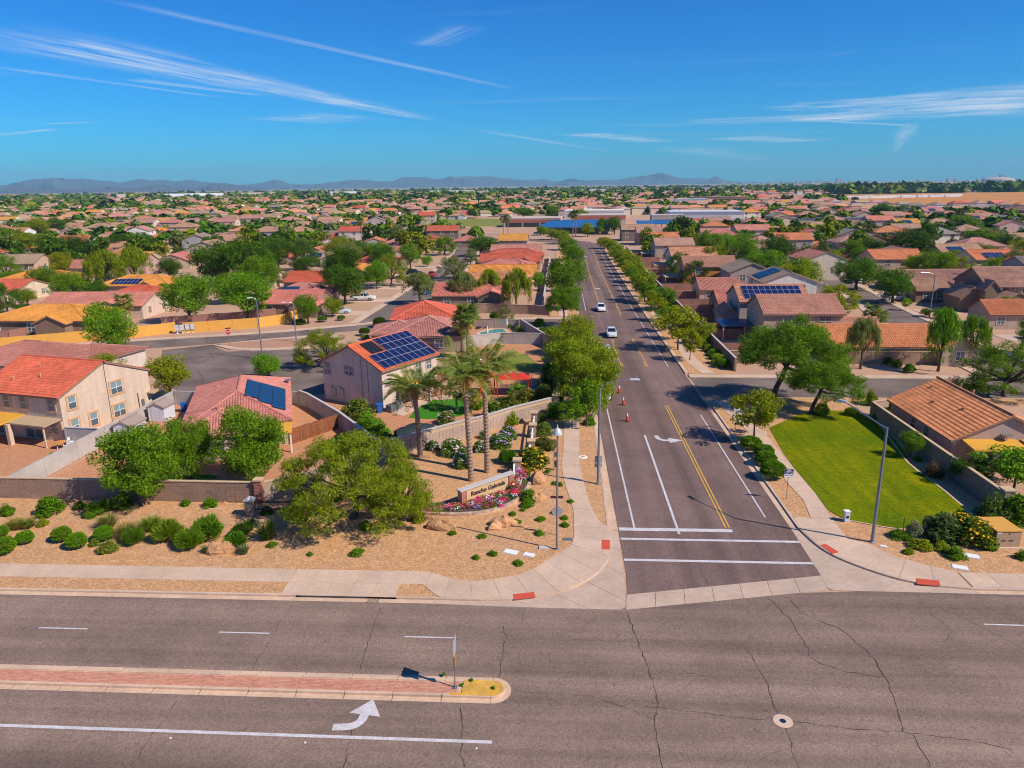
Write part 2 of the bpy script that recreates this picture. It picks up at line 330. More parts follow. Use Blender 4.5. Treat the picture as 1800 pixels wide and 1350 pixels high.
# ------------------------------------------------------------------ mesh helpers
class MB:
    """collects shapes and links them as ONE mesh object"""
    def __init__(s): s.v = []; s.f = []; s.mi = []; s.uv = []; s.cur = 0; s.has_uv = False
    def add(s, vs, fs, uvs=None):
        o = len(s.v); s.v.extend(vs)
        for i, f in enumerate(fs):
            s.f.append([o+k for k in f]); s.mi.append(s.cur)
            if uvs: s.uv.append(uvs[i]); s.has_uv = True
            else: s.uv.append([(0, 0)]*len(f))
        return s
    def box(s, x0, x1, y0, y1, z0, z1):
        v = [(x0,y0,z0),(x1,y0,z0),(x1,y1,z0),(x0,y1,z0),(x0,y0,z1),(x1,y0,z1),(x1,y1,z1),(x0,y1,z1)]
        return s.add(v, [(0,3,2,1),(4,5,6,7),(0,1,5,4),(1,2,6,5),(2,3,7,6),(3,0,4,7)])
    def cbox(s, cx, cy, z0, sx, sy, sz, rot=0):
        c, n = cos(rot), sin(rot); v = []
        for z in (z0, z0+sz):
            for a, b in ((-1,-1),(1,-1),(1,1),(-1,1)):
                x, y = a*sx/2, b*sy/2; v.append((cx+x*c-y*n, cy+x*n+y*c, z))
        return s.add(v, [(0,3,2,1),(4,5,6,7),(0,1,5,4),(1,2,6,5),(2,3,7,6),(3,0,4,7)])
    def prism(s, poly, z0, z1, z0s=None):
        n = len(poly)
        a = sum(poly[i][0]*poly[(i+1) % n][1]-poly[(i+1) % n][0]*poly[i][1] for i in range(n))
        if a < 0: poly = poly[::-1]
        v = [(x, y, z0) for x, y in poly]+[(x, y, z1) for x, y in poly]
        return s.add(v, [tuple(range(n))[::-1], tuple(range(n, 2*n))]+[(i, (i+1) % n, n+(i+1) % n, n+i) for i in range(n)])
    def sheet(s, poly, z):
        n = len(poly)
        a = sum(poly[i][0]*poly[(i+1) % n][1]-poly[(i+1) % n][0]*poly[i][1] for i in range(n))
        if a < 0: poly = poly[::-1]
        return s.add([(x, y, z) for x, y in poly], [tuple(range(n))])
    def tube(s, path, rad, seg=6, cap=True):
        path = [Vector(p) for p in path]
        if not hasattr(rad, '__len__'): rad = [rad]*len(path)
        v = []; f = []; n = len(path); ref = None
        for i, p in enumerate(path):
            t = (path[min(i+1, n-1)]-path[max(i-1, 0)]).normalized()
            if ref is None: ref = Vector((1, 0, 0)) if abs(t.z) > .5 else Vector((0, 0, 1))
            b = t.cross(ref)
            if b.length < 1e-4: b = t.cross(Vector((0, 1, .3)))
            b.normalize(); c = b.cross(t); ref = c if abs(t.z) <= .5 else ref
            for k in range(seg):
                a = 2*pi*k/seg; q = p+(b*cos(a)+c*sin(a))*rad[i]; v.append(tuple(q))
        for i in range(n-1):
            for k in range(seg):
                f.append((i*seg+k, i*seg+(k+1) % seg, (i+1)*seg+(k+1) % seg, (i+1)*seg+k))
        if cap: f.append(tuple(range(seg))); f.append(tuple(range((n-1)*seg, n*seg))[::-1])
        return s.add(v, f)
    def lathe(s, prof, seg=12, cx=0, cy=0):
        v = []; f = []; n = len(prof)
        for r, z in prof:
            for k in range(seg): a = 2*pi*k/seg; v.append((cx+r*cos(a), cy+r*sin(a), z))
        for i in range(n-1):
            for k in range(seg): f.append((i*seg+k, i*seg+(k+1) % seg, (i+1)*seg+(k+1) % seg, (i+1)*seg+k))
        f.append(tuple(range(seg))[::-1]); f.append(tuple(range((n-1)*seg, n*seg)))
        return s.add(v, f)
    def mesh(s, name, mats):
        me = D.meshes.new(name); me.from_pydata([tuple(p) for p in s.v], [], s.f)
        for k in ([mats] if isinstance(mats, str) else mats): me.materials.append(MATS[k])
        if len(me.materials) > 1: me.polygons.foreach_set('material_index', s.mi)
        if s.has_uv:
            l = me.uv_layers.new(name='UVMap'); flat = [c for u in s.uv for p in u for c in p]; l.data.foreach_set('uv', flat)
        me.update(); return me
    def build(s, name, mats, parent=None, **k): return link(name, s.mesh(name, mats), parent, **k)

def link(name, me, parent=None, loc=(0,0,0), rz=0, color=None, kind=None, label=None, cat=None, group=None, scale=None):
    o = D.objects.new(name, me); COL.objects.link(o)
    o.location = loc
    if rz: o.rotation_euler = (0, 0, rz)
    if scale: o.scale = scale if hasattr(scale, '__len__') else (scale,)*3
    if parent: o.parent = parent
    if color: o.color = (*color, 1)
    if kind: o['kind'] = kind
    if label: o['label'] = label
    if cat: o['category'] = cat
    if group: o['group'] = group
    return o
def thing(name, label, cat, loc=(0,0,0), rz=0, group=None, scale=None):
    return link(name, None, None, loc, rz, label=label, cat=cat, group=group, scale=scale)
def copy_tree(root, loc=None, rz=None, label=None, group=None, scale=None, color=None):
    def cp(o, par):
        c = o.copy(); COL.objects.link(c)
        if par: c.parent = par
        for k in KIDS.get(o.name, ()): cp(k, c)
        return c
    r = cp(root, None)
    if loc: r.location = loc
    if rz is not None: r.rotation_euler = (0, 0, rz)
    if label: r['label'] = label
    if group: r['group'] = group
    if scale: r.scale = scale if hasattr(scale, '__len__') else (scale,)*3
    return r
KIDS = {}
def note_kids(root):
    for c in root.children_recursive: KIDS.setdefault(c.parent.name, []).append(c)
def structure(name, mb, mats, label=None, **k): return mb.build(name, mats, None, kind='structure', label=label, **k)

def lerp(a, b, t): return (a[0]+(b[0]-a[0])*t, a[1]+(b[1]-a[1])*t)
def cumlen(p):
    L = [0]
    for i in range(1, len(p)): L.append(L[-1]+math.dist(p[i-1], p[i]))
    return L
def at_len(p, L, s):
    s = max(0, min(L[-1], s))
    for i in range(1, len(p)):
        if s <= L[i]+1e-9: return lerp(p[i-1], p[i], (s-L[i-1])/max(1e-9, L[i]-L[i-1]))
    return p[-1]
def resample(p, n):
    L = cumlen(p); return [at_len(p, L, L[-1]*i/n) for i in range(n+1)]
def offset(p, d):
    """polyline moved d to the left of its direction"""
    out = []
    for i in range(len(p)):
        a, b = p[max(i-1, 0)], p[min(i+1, len(p)-1)]
        tx, ty = b[0]-a[0], b[1]-a[1]; l = math.hypot(tx, ty) or 1
        out.append((p[i][0]-ty/l*d, p[i][1]+tx/l*d))
    return out
def smooth(p, n=2):
    for _ in range(n):
        q = [p[0]]
        for a, b in zip(p[:-1], p[1:]): q += [lerp(a, b, .25), lerp(a, b, .75)]
        p = q+[p[-1]]
    return p
def slabs(A, B, n, name, mt, parent, z0, z1, gap=.012):
    """n slabs between the polylines A and B, each a part of its own"""
    k = 5; A = resample(A, n*k); B = resample(B, n*k)
    for i in range(n):
        a = A[i*k:(i+1)*k+1]; b = B[i*k:(i+1)*k+1]
        la = max(.05, math.dist(a[0], a[-1])); t = min(.2, gap/la)
        a = [lerp(a[0], a[1], t*k)]+a[1:-1]+[lerp(a[-1], a[-2], t*k)]
        b = [lerp(b[0], b[1], t*k)]+b[1:-1]+[lerp(b[-1], b[-2], t*k)]
        MB().prism(a+b[::-1], z0, z1).build(name, mt, parent)
def ribbon(A, B, z, mb=None):
    mb = mb or MB(); n = len(A)
    v = [(x, y, z) for x, y in A]+[(x, y, z) for x, y in B]
    return mb.add(v, [(i, i+1, n+i+1, n+i) for i in range(n-1)])
def strip(p, w, z, mb=None):
    return ribbon(offset(p, -w/2), offset(p, w/2), z, mb)

# ------------------------------------------------------------------ ground and roads
KB = .15                                        # kerb height
def ground():
    cs = [0, 40, 80, 130, 200, 300, 450, 700, 1000, 1500, 2300, 3500, 5500, 8500, 13000, 20000]
    ax = [-c for c in cs[:0:-1]]+cs; n = len(ax); mb = MB()
    v = [(x, y, 0) for y in ax for x in ax]
    mb.add(v, [(j*n+i, j*n+i+1, (j+1)*n+i+1, (j+1)*n+i) for j in range(n-1) for i in range(n-1)])
    m_, N, L, out = nodes('ground_earth')
    b = N.new('ShaderNodeBsdfPrincipled'); L.new(b.outputs[0], out.inputs[0]); b.inputs['Roughness'].default_value = .95; b.inputs['Specular IOR Level'].default_value = .1
    p = npos(N); sp = N.new('ShaderNodeSeparateXYZ'); L.new(p, sp.inputs[0])
    far = nmath(N, L, 'DIVIDE', nmath(N, L, 'SUBTRACT', sp.outputs[1], 900), 900, clamp=True)
    near = nmix(N, L, gain(N, L, nnoise(N, L, p, .06, 6, .65), 0, 1), (.46, .27, .175), (.55, .34, .22))
    near = nmix(N, L, 1, near, grey(N, L, gain(N, L, nnoise(N, L, p, 3, 4, .7), .75, 1.2)), 'MULTIPLY')
    f1 = gain(N, L, nnoise(N, L, p, .012, 8, .75), 0, 1)
    town = nmix(N, L, f1, (.10, .115, .05), (.38, .25, .18))
    town = nmix(N, L, gain(N, L, nnoise(N, L, p, .0022, 5, .6), 0, .55), town, (.46, .30, .19))
    vo = N.new('ShaderNodeTexVoronoi'); vo.inputs['Scale'].default_value = .022; L.new(p, vo.inputs['Vector'])
    sel = N.new('ShaderNodeSeparateColor'); L.new(vo.outputs['Color'], sel.inputs[0])
    roofs = nmath(N, L, 'MULTIPLY', nmath(N, L, 'GREATER_THAN', sel.outputs[0], .78), nmath(N, L, 'LESS_THAN', vo.outputs['Distance'], .45))
    town = nmix(N, L, nmath(N, L, 'MULTIPLY', roofs, .8), town, (.66, .60, .54))
    c = nmix(N, L, far, near, town)
    L.new(c, b.inputs['Base Color'])
    structure('ground', mb, 'ground_earth', 'pinkish desert earth reaching from the street to the horizon')
ground()

def coly(y): return 0 if y < 120 else 5.2e-5*(y-120)**2       # the boulevard drifts to the right
Lx, Rx = 4.9, 18.0                                            # edges of its asphalt
Z_ART, Z_COL = .02, .024
arterial = MB()
for i in range(-40, 60):
    x = i*5
    yt = lambda q: 40.0+max(0, min(1, (q-4.5)/13))*2.55 if q > 4.5 else 40.0
    arterial.add([(x, -6, Z_ART), (x+5, -6, Z_ART), (x+5, 20, Z_ART), (x, 20, Z_ART)], [(0,1,2,3)])
    arterial.add([(x, 20, Z_ART), (x+5, 20, Z_ART), (x+5, yt(x+5), Z_ART), (x, yt(x), Z_ART)], [(0,1,2,3)])
ART = structure('main_road', arterial, 'asphalt_arterial', 'wide grey brown asphalt road crossing the bottom of the picture')
ys = [41.4, 44, 48, 52, 60, 70, 80, 90, 100, 120, 140, 160, 180, 200, 220, 240, 260, 280, 300]
cl = [(Lx+coly(y), y) for y in ys]; cr = [(Rx+coly(y), y) for y in ys]
cl[0] = (4.7, 41.4); cr[0] = (17.9, 44.2)
A_, B_ = cl+[(5.5, 318), (1, 332), (-12, 345), (-60, 356)], cr+[(20.0, 318), (15.5, 338), (0, 357), (-60, 370)]
COLR = structure('boulevard', ribbon(B_, A_, Z_COL), 'asphalt_collector', 'dark grey asphalt boulevard running away from the junction')

def paint(parent, pts, w, mt, name='road_marking', z=None):
    strip(pts, w, z or Z_ART+.006).build(name, mt, parent)
WP, YP = 'white_paint', 'yellow_paint'
zc = Z_COL+.007
def colline(x, y0, y1, w, mt, name='road_marking', step=20):
    n = max(1, int((y1-y0)/step)); pts = [(x+coly(y0+(y1-y0)*i/n), y0+(y1-y0)*i/n) for i in range(n+1)]
    paint(COLR, pts, w, mt, name, zc)
# main road markings
for x in (-74.2, -59.8, -45.4, -31.1, -19.9, -8.75):
    paint(ART, [(x, 36.5), (x+3.05, 36.5)], .11, WP, 'lane_dash')
for x in (25.5, 38, 50): paint(ART, [(x, 39.1), (x+3.6, 39.05)], .12, WP, 'lane_dash')
for x in (26.2, 38.5): paint(ART, [(x, 35.9), (x+3.05, 35.9)], .11, WP, 'lane_dash')
paint(ART, [(-70, 28.55), (-2.9, 28.42)], .20, WP, 'turn_lane_line')
paint(ART, [(-70, 20.2), (40, 20.2)], .12, WP, 'lane_line')
for x in (-18.4, -11.8, -3.6): MB().lathe([(.055, Z_ART), (.05, Z_ART+.02), (.02, Z_ART+.03)], 8, x, 28.0).build('road_stud', 'white', ART)
def arrow(path, w, head, parent, z, name):
    """a bent turn arrow: shaft along path, head beyond its end"""
    p = smooth(path, 2); mb = strip(p, w, z)
    a, b = p[-2], p[-1]; l = math.dist(a, b); ux, uy = (b[0]-a[0])/l, (b[1]-a[1])/l
    hw, hl = head
    mb.add([(b[0]-uy*-hw, b[1]+ux*-hw, z), (b[0]+ux*hl, b[1]+uy*hl, z), (b[0]-uy*hw, b[1]+ux*hw, z)], [(0,1,2)])
    return mb.build(name, WP, parent)
arrow([(-10.78, 29.06), (-9.87, 29.13), (-9.50, 29.46), (-9.43, 29.98)], .46, (.82, 1.15), ART, Z_ART+.006, 'turn_arrow')
arrow([(10.61, 72.23), (10.71, 71.18), (11.29, 70.77), (11.75, 70.78)], .45, (.75, 1.5), COLR, zc, 'turn_arrow')
# boulevard markings
paint(COLR, [(4.95, 50.72), (13.5, 50.72)], .50, WP, 'stop_line', zc)
paint(COLR, [(4.95, 49.15), (17.95, 49.1)], .30, WP, 'crossing_line', zc)
paint(COLR, [(4.9, 46.02), (17.95, 45.98)], .30, WP, 'crossing_line', zc)
colline(6.15, 51.0, 81.5, .15, WP, 'bike_lane_line'); strip([(9.40, 50.0), (9.46, 72.3)], .20, zc+.006).build('turn_lane_line', WP, COLR)
for dx in (-.14, .14): colline(13.25+dx, 51.2, 83, .12, YP, 'centre_line')
colline(16.6, 53.1, 79.5, .13, WP, 'bike_lane_line'); colline(16.3, 102.0, 300, .13, WP, 'bike_lane_line')
colline(6.4, 150, 175, .13, WP, 'bike_lane_line'); colline(6.2, 195, 300, .12, WP, 'bike_lane_line'); colline(6.3, 112.5, 116, .13, WP, 'bike_lane_line')
for y0, y1 in ((102.0, 121.5), (150, 300)):
    colline(9.63, y0, y1, .13, YP, 'turn_lane_line')
    y = y0
    while y < y1-3: colline(9.88 if y0 < 150 or 1 else 0, y, y+2.6, .12, YP, 'lane_dash', 3); y += 8.2
for y0, y1 in ((102.0, 122.5), (144.5, 300)):
    colline(13.36, y0, y1, .13, YP, 'turn_lane_line')
    y = y0
    while y < y1-3: colline(13.12, y, y+2.6, .12, YP, 'lane_dash', 3); y += 8.2
# cracks in the asphalt: jagged ribbons
def crack(pts, w=.045, parent=ART, z=Z_ART+.004):
    r = random.Random(len(pts)*31+int(pts[0][0]*10)); L = cumlen(pts); n = max(4, int(L[-1]/.35)); P_ = []
    for i in range(n+1):
        x, y = at_len(pts, L, L[-1]*i/n); P_.append((x+r.uniform(-.07, .07), y+r.uniform(-.07, .07)))
    A, B = [], []
    for i, q in enumerate(P_):
        a, b = P_[max(i-1, 0)], P_[min(i+1, n)]; l = math.dist(a, b) or 1; nx, ny = -(b[1]-a[1])/l, (b[0]-a[0])/l
        h = w*r.uniform(.25, 1)/2; A.append((q[0]+nx*h, q[1]+ny*h)); B.append((q[0]-nx*h, q[1]-ny*h))
    ribbon(A, B, z).build('crack', 'crack_seal', parent)
for c_, w_ in (
  ([(4.54, 39.58), (4.76, 37.02), (5.20, 33.74), (5.33, 31.31), (4.96, 30.29), (4.90, 28.59), (4.87, 27.22)], .075),
  ([(13.54, 41.58), (14.23, 39.00), (14.33, 36.24), (14.21, 35.32), (15.53, 34.41), (17.30, 34.01)], .07),
  ([(14.94, 41.31), (15.18, 39.87), (16.89, 38.24), (17.66, 35.96), (17.55, 33.57), (17.22, 31.83), (16.70, 29.92)], .07),
  ([(10.87, 36.57), (11.09, 34.70), (11.24, 33.07), (11.10, 30.95)], .06), ([(10.87, 36.57), (11.68, 37.58), (12.26, 38.16)], .03),
  ([(11.22, 29.98), (11.12, 28.87), (11.00, 27.49)], .06), ([(17.11, 29.79), (16.99, 28.43), (17.00, 27.76)], .055),
  ([(2.53, 31.53), (4.18, 30.77), (4.91, 30.28)], .03), ([(4.51, 31.20), (5.64, 31.12), (8.64, 30.64), (10.80, 30.50)], .05), ([(11.67, 30.46), (13.92, 30.10), (16.65, 29.92), (19.46, 29.53), (21.24, 29.04)], .05),
  ([(23.13, 42.41), (22.89, 39.75), (23.37, 38.61), (22.39, 37.30)], .035), ([(23.59, 41.19), (24.76, 39.53), (25.45, 38.41), (26.36, 36.73)], .035),
  ([(0.88, 36.59), (5.78, 36.52), (10.87, 36.57)], .025), ([(5.39, 33.98), (6.95, 33.86), (8.72, 33.65)], .025),
  ([(-10.83, 39.48), (-10.82, 37.24), (-10.68, 35.32), (-10.60, 33.41)], .05), ([(-3.01, 37.84), (-2.80, 36.72), (-2.88, 34.61), (-2.90, 33.16)], .055), ([(-1.79, 39.70), (-1.90, 38.18)], .035),
  ([(-4.68, 30.68), (-4.50, 29.68), (-4.33, 28.55), (-4.35, 27.65), (-3.98, 26.82)], .06), ([(-9.82, 28.87), (-9.70, 27.95), (-9.55, 26.57)], .055),
  ([(-16.47, 39.45), (-16.58, 37.30), (-16.58, 35.08), (-16.52, 33.31)], .035), ([(-25.43, 39.76), (-25.32, 38.47), (-25.31, 37.67)], .025), ([(-25.95, 35.35), (-26.00, 34.17), (-26.07, 33.51)], .025),
  ([(-19.46, 30.59), (-19.34, 29.23), (-19.39, 28.26), (-19.29, 26.13)], .035), ([(-2.16, 32.06), (-0.38, 32.01), (1.97, 31.80), (3.64, 31.03)], .03), ([(-32.88, 35.62), (-29.72, 35.64), (-26.25, 35.66)], .02),
  ([(18.00, 33.58), (17.64, 34.12), (17.55, 34.97)], .02), ([(9.43, 27.92), (9.88, 28.18), (10.39, 28.34), (10.67, 28.57)], .03)):
    crack(c_, w_)
for c_, w_ in (([(9.85, 44.98), (10.09, 43.66), (10.14, 42.60)], .03), ([(4.67, 54.49), (7.20, 54.46), (10.38, 54.35), (12.17, 54.20)], .02), ([(13.75, 78.23), (11.18, 73.33), (9.90, 68.16)], .02)):
    crack(c_, w_, COLR, Z_COL+.004)
mh = MB().lathe([(.47, Z_ART+.005), (.455, Z_ART+.012)], 28); mh.build('manhole_collar', 'concrete', ART, loc=(*(11.22, 30.44), 0))
MB().lathe([(.16, Z_ART+.010), (.15, Z_ART+.02), (.05, Z_ART+.02)], 16).build('manhole_cover', 'navy', ART, loc=(*(11.22, 30.44), 0))

# ------------------------------------------------------------------ median island
md = thing('median_island', 'long brick paved median with tan kerbs and a yellow painted nose', 'median', (-2.0, 32.1, 0))
def medpoly(inset):
    y0, y1 = 31.05+inset, 33.05-inset; r = (y1-y0)/2; cy = (y0+y1)/2; cx = -2.2-inset-r
    return y0, y1, cx, cy, r
def nose(inset, x0=-62.):
    y0, y1, cx, cy, r = medpoly(inset)
    return [(x0, y0), (cx-.0, y0)]+[(cx+r*sin(a), cy-r*cos(a)) for a in [pi*i/12 for i in range(1, 12)]]+[(cx, y1), (x0, y1)]
def rel(p, b=(-2.0, 32.1)): return [(x-b[0], y-b[1]) for x, y in p]
# pan (flat gutter) and kerb, in segments of about 2.6 m
def medring(i0, i1, z0, z1, name, mt):
    A, B = nose(i0), nose(i1)
    n = int(60/2.6)
    for side in (0, 1):
        a0, a1 = (A[0], A[1]) if side == 0 else (A[-1], A[-2]); b0, b1 = (B[0], B[1]) if side == 0 else (B[-1], B[-2])
        for k in range(n):
            t0, t1 = k/n+.0004, (k+1)/n-.0004
            MB().prism(rel([lerp(a0, a1, t0), lerp(a0, a1, t1), lerp(b0, (a1[0], b1[1]), t1), lerp(b0, (a1[0], b1[1]), t0)]), z0, z1).build(name, mt, md)
    MB().prism(rel(A[1:-1]+B[1:-1][::-1]), z0, z1).build(name, mt, md)
medring(0, .34, .0, Z_ART+.012, 'gutter_segment', 'kerb_concrete')
medring(.34, .52, .0, .16, 'kerb_segment', 'kerb_concrete')
MB().prism(rel(nose(.52)), .0, .12).build('bed', 'kerb_concrete', md)
y0, y1, cx, cy, r = medpoly(.52)
bricks = MB(); row = 0; y = y0+.015
while y < y1-.05:
    x = -62+(row % 2)*.11
    while x < -5.1:
        bricks.cbox(x+.10-(-2.0), y+.055-32.1, .12, .205, .098, .020+rnd.uniform(0, .010)); x += .22
    y += .112; row += 1
bricks.build('paving_bricks', 'median_brick', md, kind='stuff', label='rows of small red paving bricks')
m_ = MATS['median_brick']; nt_ = m_.node_tree; oi_ = [n for n in nt_.nodes if n.type == 'OBJECT_INFO'][0]
g_ = nt_.nodes.new('ShaderNodeNewGeometry'); [nt_.links.new(g_.outputs['Random Per Island'], l.to_socket) for l in list(nt_.links) if l.from_node == oi_]
yn = [p for p in nose(.40, -4.75)]; MB().prism(rel(yn), .1605, .166).build('yellow_nose', 'yellow_paint', md)
MB().prism(rel([(-5.35, y0-.12), (-4.6, y0-.12), (-4.6, y0+.06), (-5.35, y0+.06)]), .1605, .165).build('yellow_kerb_strip', 'yellow_paint', md)

# ------------------------------------------------------------------ raised verges, pavements, kerbs
kL = [(-4.06, 40.02), (-0.60, 40.87), (1.32, 42.16), (2.85, 43.79), (3.71, 45.58), (4.02, 46.89)]
kL = [(-62, 40.42), (-20, 40.42), (-7.6, 40.42)]+kL[1:]+[(4.2, 50.4), (4.38, 62), (4.42, 75), (4.42, 100), (4.42, 119.5), (3.6, 122.6), (1.5, 124.2)]
kL = [(-62, 40.42), (-7.6, 40.42)]+smooth([(-7.6, 40.42), (-3.6, 40.35), (-.6, 40.95), (1.3, 42.1), (2.9, 43.75), (3.75, 45.6), (4.1, 47.3), (4.25, 50.4)], 2)+[(4.38, 62), (4.42, 75), (4.42, 119.0)]+smooth([(4.42, 119.0), (4.2, 122.4), (1.5, 124.2)], 2)
kR = [(62, 42.85), (27, 42.85)]+smooth([(27, 42.85), (23.6, 43.35), (21.5, 44.8), (19.7, 46.7), (18.95, 48.4), (18.5, 51.3)], 2)+[(18.5, 57), (18.5, 80)]+smooth([(18.5, 80), (18.6, 84), (21.3, 86.2)], 2)+[(120, 86.2)]
# left corner verge
lot = offset(kL, .12)+[(0.2, 124.2), (0.2, 79.6), (-4.6, 75.6), (-10.2, 70), (-16.7, 64.0), (-23.5, 54.6), (-62, 54.9)]
structure('verge_gravel', MB().prism(lot, -.1, .13), 'gravel_gold', 'tan gravel verge of the left corner between the pavement and the block walls')
rlot = kR[::-1] if False else kR
rl = offset(kR, -.12)+[(120, 84.5), (46, 84.4), (35.0, 84.4), (34.7, 54.0), (62, 53.6)]
structure('verge_gravel', MB().prism(rl, -.1, .13), 'gravel_gold', 'tan gravel verge of the right corner around the lawn')
# kerbs in segments
def kerb(p, seg, parent, w=.16, z1=KB, side=1, mt='kerb_concrete', z0=0):
    L = cumlen(p); n = max(1, int(L[-1]/seg)); q = offset(p, w*side)
    slabs(p, q, n, 'kerb_segment', mt, parent, z0, z1, .008)
kerbL = link('kerb', None, kind='structure', label='pale kerb around the left corner'); kerbR = link('kerb', None, kind='structure', label='pale kerb around the right corner')
kerb(kL, 3.0, kerbL, mt='concrete', w=.19); kerb([(x, y) for x, y in kR], 3.0, kerbR, side=-1, mt='concrete', w=.19)
gut = link('gutter', None, kind='structure', label='flat concrete gutter beside the left kerb')
slabs([(-62, 40.0), (-7.6, 40.0)], [(-62, 40.41), (-7.6, 40.41)], 18, 'gutter_slab', 'kerb_concrete', gut, 0, .034)
slabs([(4.87, 50.6), (4.88, 119)], [(4.26, 50.6), (4.43, 119)], 22, 'gutter_slab', 'kerb_concrete', gut, 0, .036)
gut = link('gutter', None, kind='structure', label='flat concrete gutter beside the right kerb')
slabs([(18.0, 51.4), (18.0, 80)], [(18.5, 51.4), (18.5, 80)], 9, 'gutter_slab', 'kerb_concrete', gut, 0, .036)
slabs([(27, 42.45), (62, 42.45)], [(27, 42.84), (62, 42.84)], 11, 'gutter_slab', 'kerb_concrete', gut, 0, .034)
# concrete corner aprons and the dip across the mouth of the boulevard
apr = link('corner_apron', None, kind='structure', label='fan of concrete slabs in front of the left corner kerb')
ck = [p for p in kL if -7.7 < p[0] and p[1] < 50.7]
ed = [(-7.6, 40.0), (-3.5, 39.85), (-.5, 39.8), (2.2, 39.8), (4.45, 39.78), (4.6, 41.6), (4.7, 44.0), (4.75, 47.3), (4.85, 50.5)]
slabs(ed, offset(ck, -.003), 7, 'slab', 'concrete_apron', apr, 0, .036, .015)
apr = link('corner_apron', None, kind='structure', label='fan of concrete slabs in front of the right corner kerb')
ck = [p for p in kR if p[1] < 51.4 and p[0] < 27.2]
ed = [(27, 42.45), (23.6, 42.5), (20.5, 42.5), (17.7, 42.55), (17.85, 44.4), (17.9, 47), (17.95, 49), (18.0, 51.3)]
slabs(ed, offset(ck, .003), 6, 'slab', 'concrete_apron', apr, 0, .036, .015)
vg = link('valley_gutter', None, kind='structure', label='band of concrete slabs across the mouth of the boulevard')
slabs([(4.46, 39.8), (17.7, 42.55)], [(4.65, 41.5), (17.85, 44.35)], 7, 'slab', 'concrete_apron', vg, 0, .034, .015)
# left pavement
pv = link('pavement', None, kind='structure', label='slabbed concrete pavement along the main road, left of the corner')
n = 30
for k in range(n):
    x0 = -61.5+k*1.46
    MB().prism([(x0, 42.0), (x0+1.445, 42.0), (x0+1.445, 43.68), (x0, 43.68)], .05, KB+.012).build('slab', 'concrete', pv)
for k in range(5):
    for y0_, y1_ in ((40.6, 42.02), (42.035, 43.68)):
        x0 = -17.65+k*1.50; MB().prism([(x0, y0_), (x0+1.485, y0_), (x0+1.485, y1_), (x0, y1_)], .05, KB+.013).build('slab', 'concrete', pv)
pv = link('pavement', None, kind='structure', label='curving concrete path round the left corner')
inn = smooth([(-9.86, 43.77), (-8.66, 43.66), (-7.91, 43.39), (-6.83, 42.85), (-5.49, 42.54), (-4.16, 42.87), (-1.77, 43.69), (1.29, 47.89)], 1)
out_ = [(-10.14, 42.0)]+[(-9.23, 42.11), (-8.56, 42.00), (-7.93, 41.19)]+[(-7.3, 40.6)]+[p for p in offset(kL, .07) if -7.2 < p[0] and p[1] < 46.2]
slabs(out_[:4]+out_[4:], inn, 9, 'slab', 'concrete', pv, .05, KB+.011, .012)
mid = [p for p in offset(kL, .07) if p[1] > 45.9 and p[1] < 50.0 and p[0] > 0]
bedp = [(-10.3, 42.0)]+[(-9.23, 42.11), (-8.56, 42.00), (-7.93, 41.19)]+[p for p in offset(kL, .05) if -7.3 < p[0] and p[1] < 50.7]
MB().prism(bedp+[(4.2, 50.9)]+[(3.65, 51.28), (1.58, 52.81)]+[(1.53, 50.82), (1.44, 48.78), (1.29, 47.89)]+inn[::-1]+[(-10.3, 43.6)], .05, .146).build('bed', 'concrete', pv)
slabs(mid+[(4.05, 50.6)], [(1.29, 47.89), (1.44, 48.78), (1.53, 50.82)], 2, 'slab', 'concrete', pv, .05, KB+.012)
Ai = [(1.53, 50.82), (1.58, 52.81), (1.45, 54.94), (0.89, 59.23), (0.67, 63.45), (0.93, 67.70)]+[(.95, 74), (1.2, 84), (1.3, 100), (1.2, 122)]
Bi = [(4.05, 50.6)]+[(3.65, 51.28), (3.14, 53.38), (2.78, 56.22), (2.57, 60.23), (2.33, 63.78), (2.52, 69.88)]+[(2.75, 76), (2.9, 86), (2.95, 100), (2.9, 122)]
slabs(smooth(Bi, 1), smooth(Ai, 1), 22, 'slab', 'concrete', pv, .05, KB+.011)
# inlet with its grate, in the left kerb
inl = link('kerb_inlet', None, kind='structure', label='dark storm drain opening in the left kerb')
x0, x1 = (-16.33, 40.31)[0], (-10.66, 40.33)[0]
MB().box(x0, x0+4.4, 40.40, 40.43, .045, .125).build('drain_opening', 'dark_trim', inl)
MB().box(x0-.3, x1+.6, 40.42, 40.62, 0, KB+.02).build('inlet_lintel', 'concrete', inl)
gx = x1-.9
MB().box(gx-.35, gx+.4, 39.92, 40.39, .02, .044).build('grate_bed', 'dark_trim', inl)
for k in range(8): MB().box(gx-.33+k*.092, gx-.29+k*.092, 39.93, 40.38, .044, .062).build('grate_bar', 'kerb_concrete', inl)
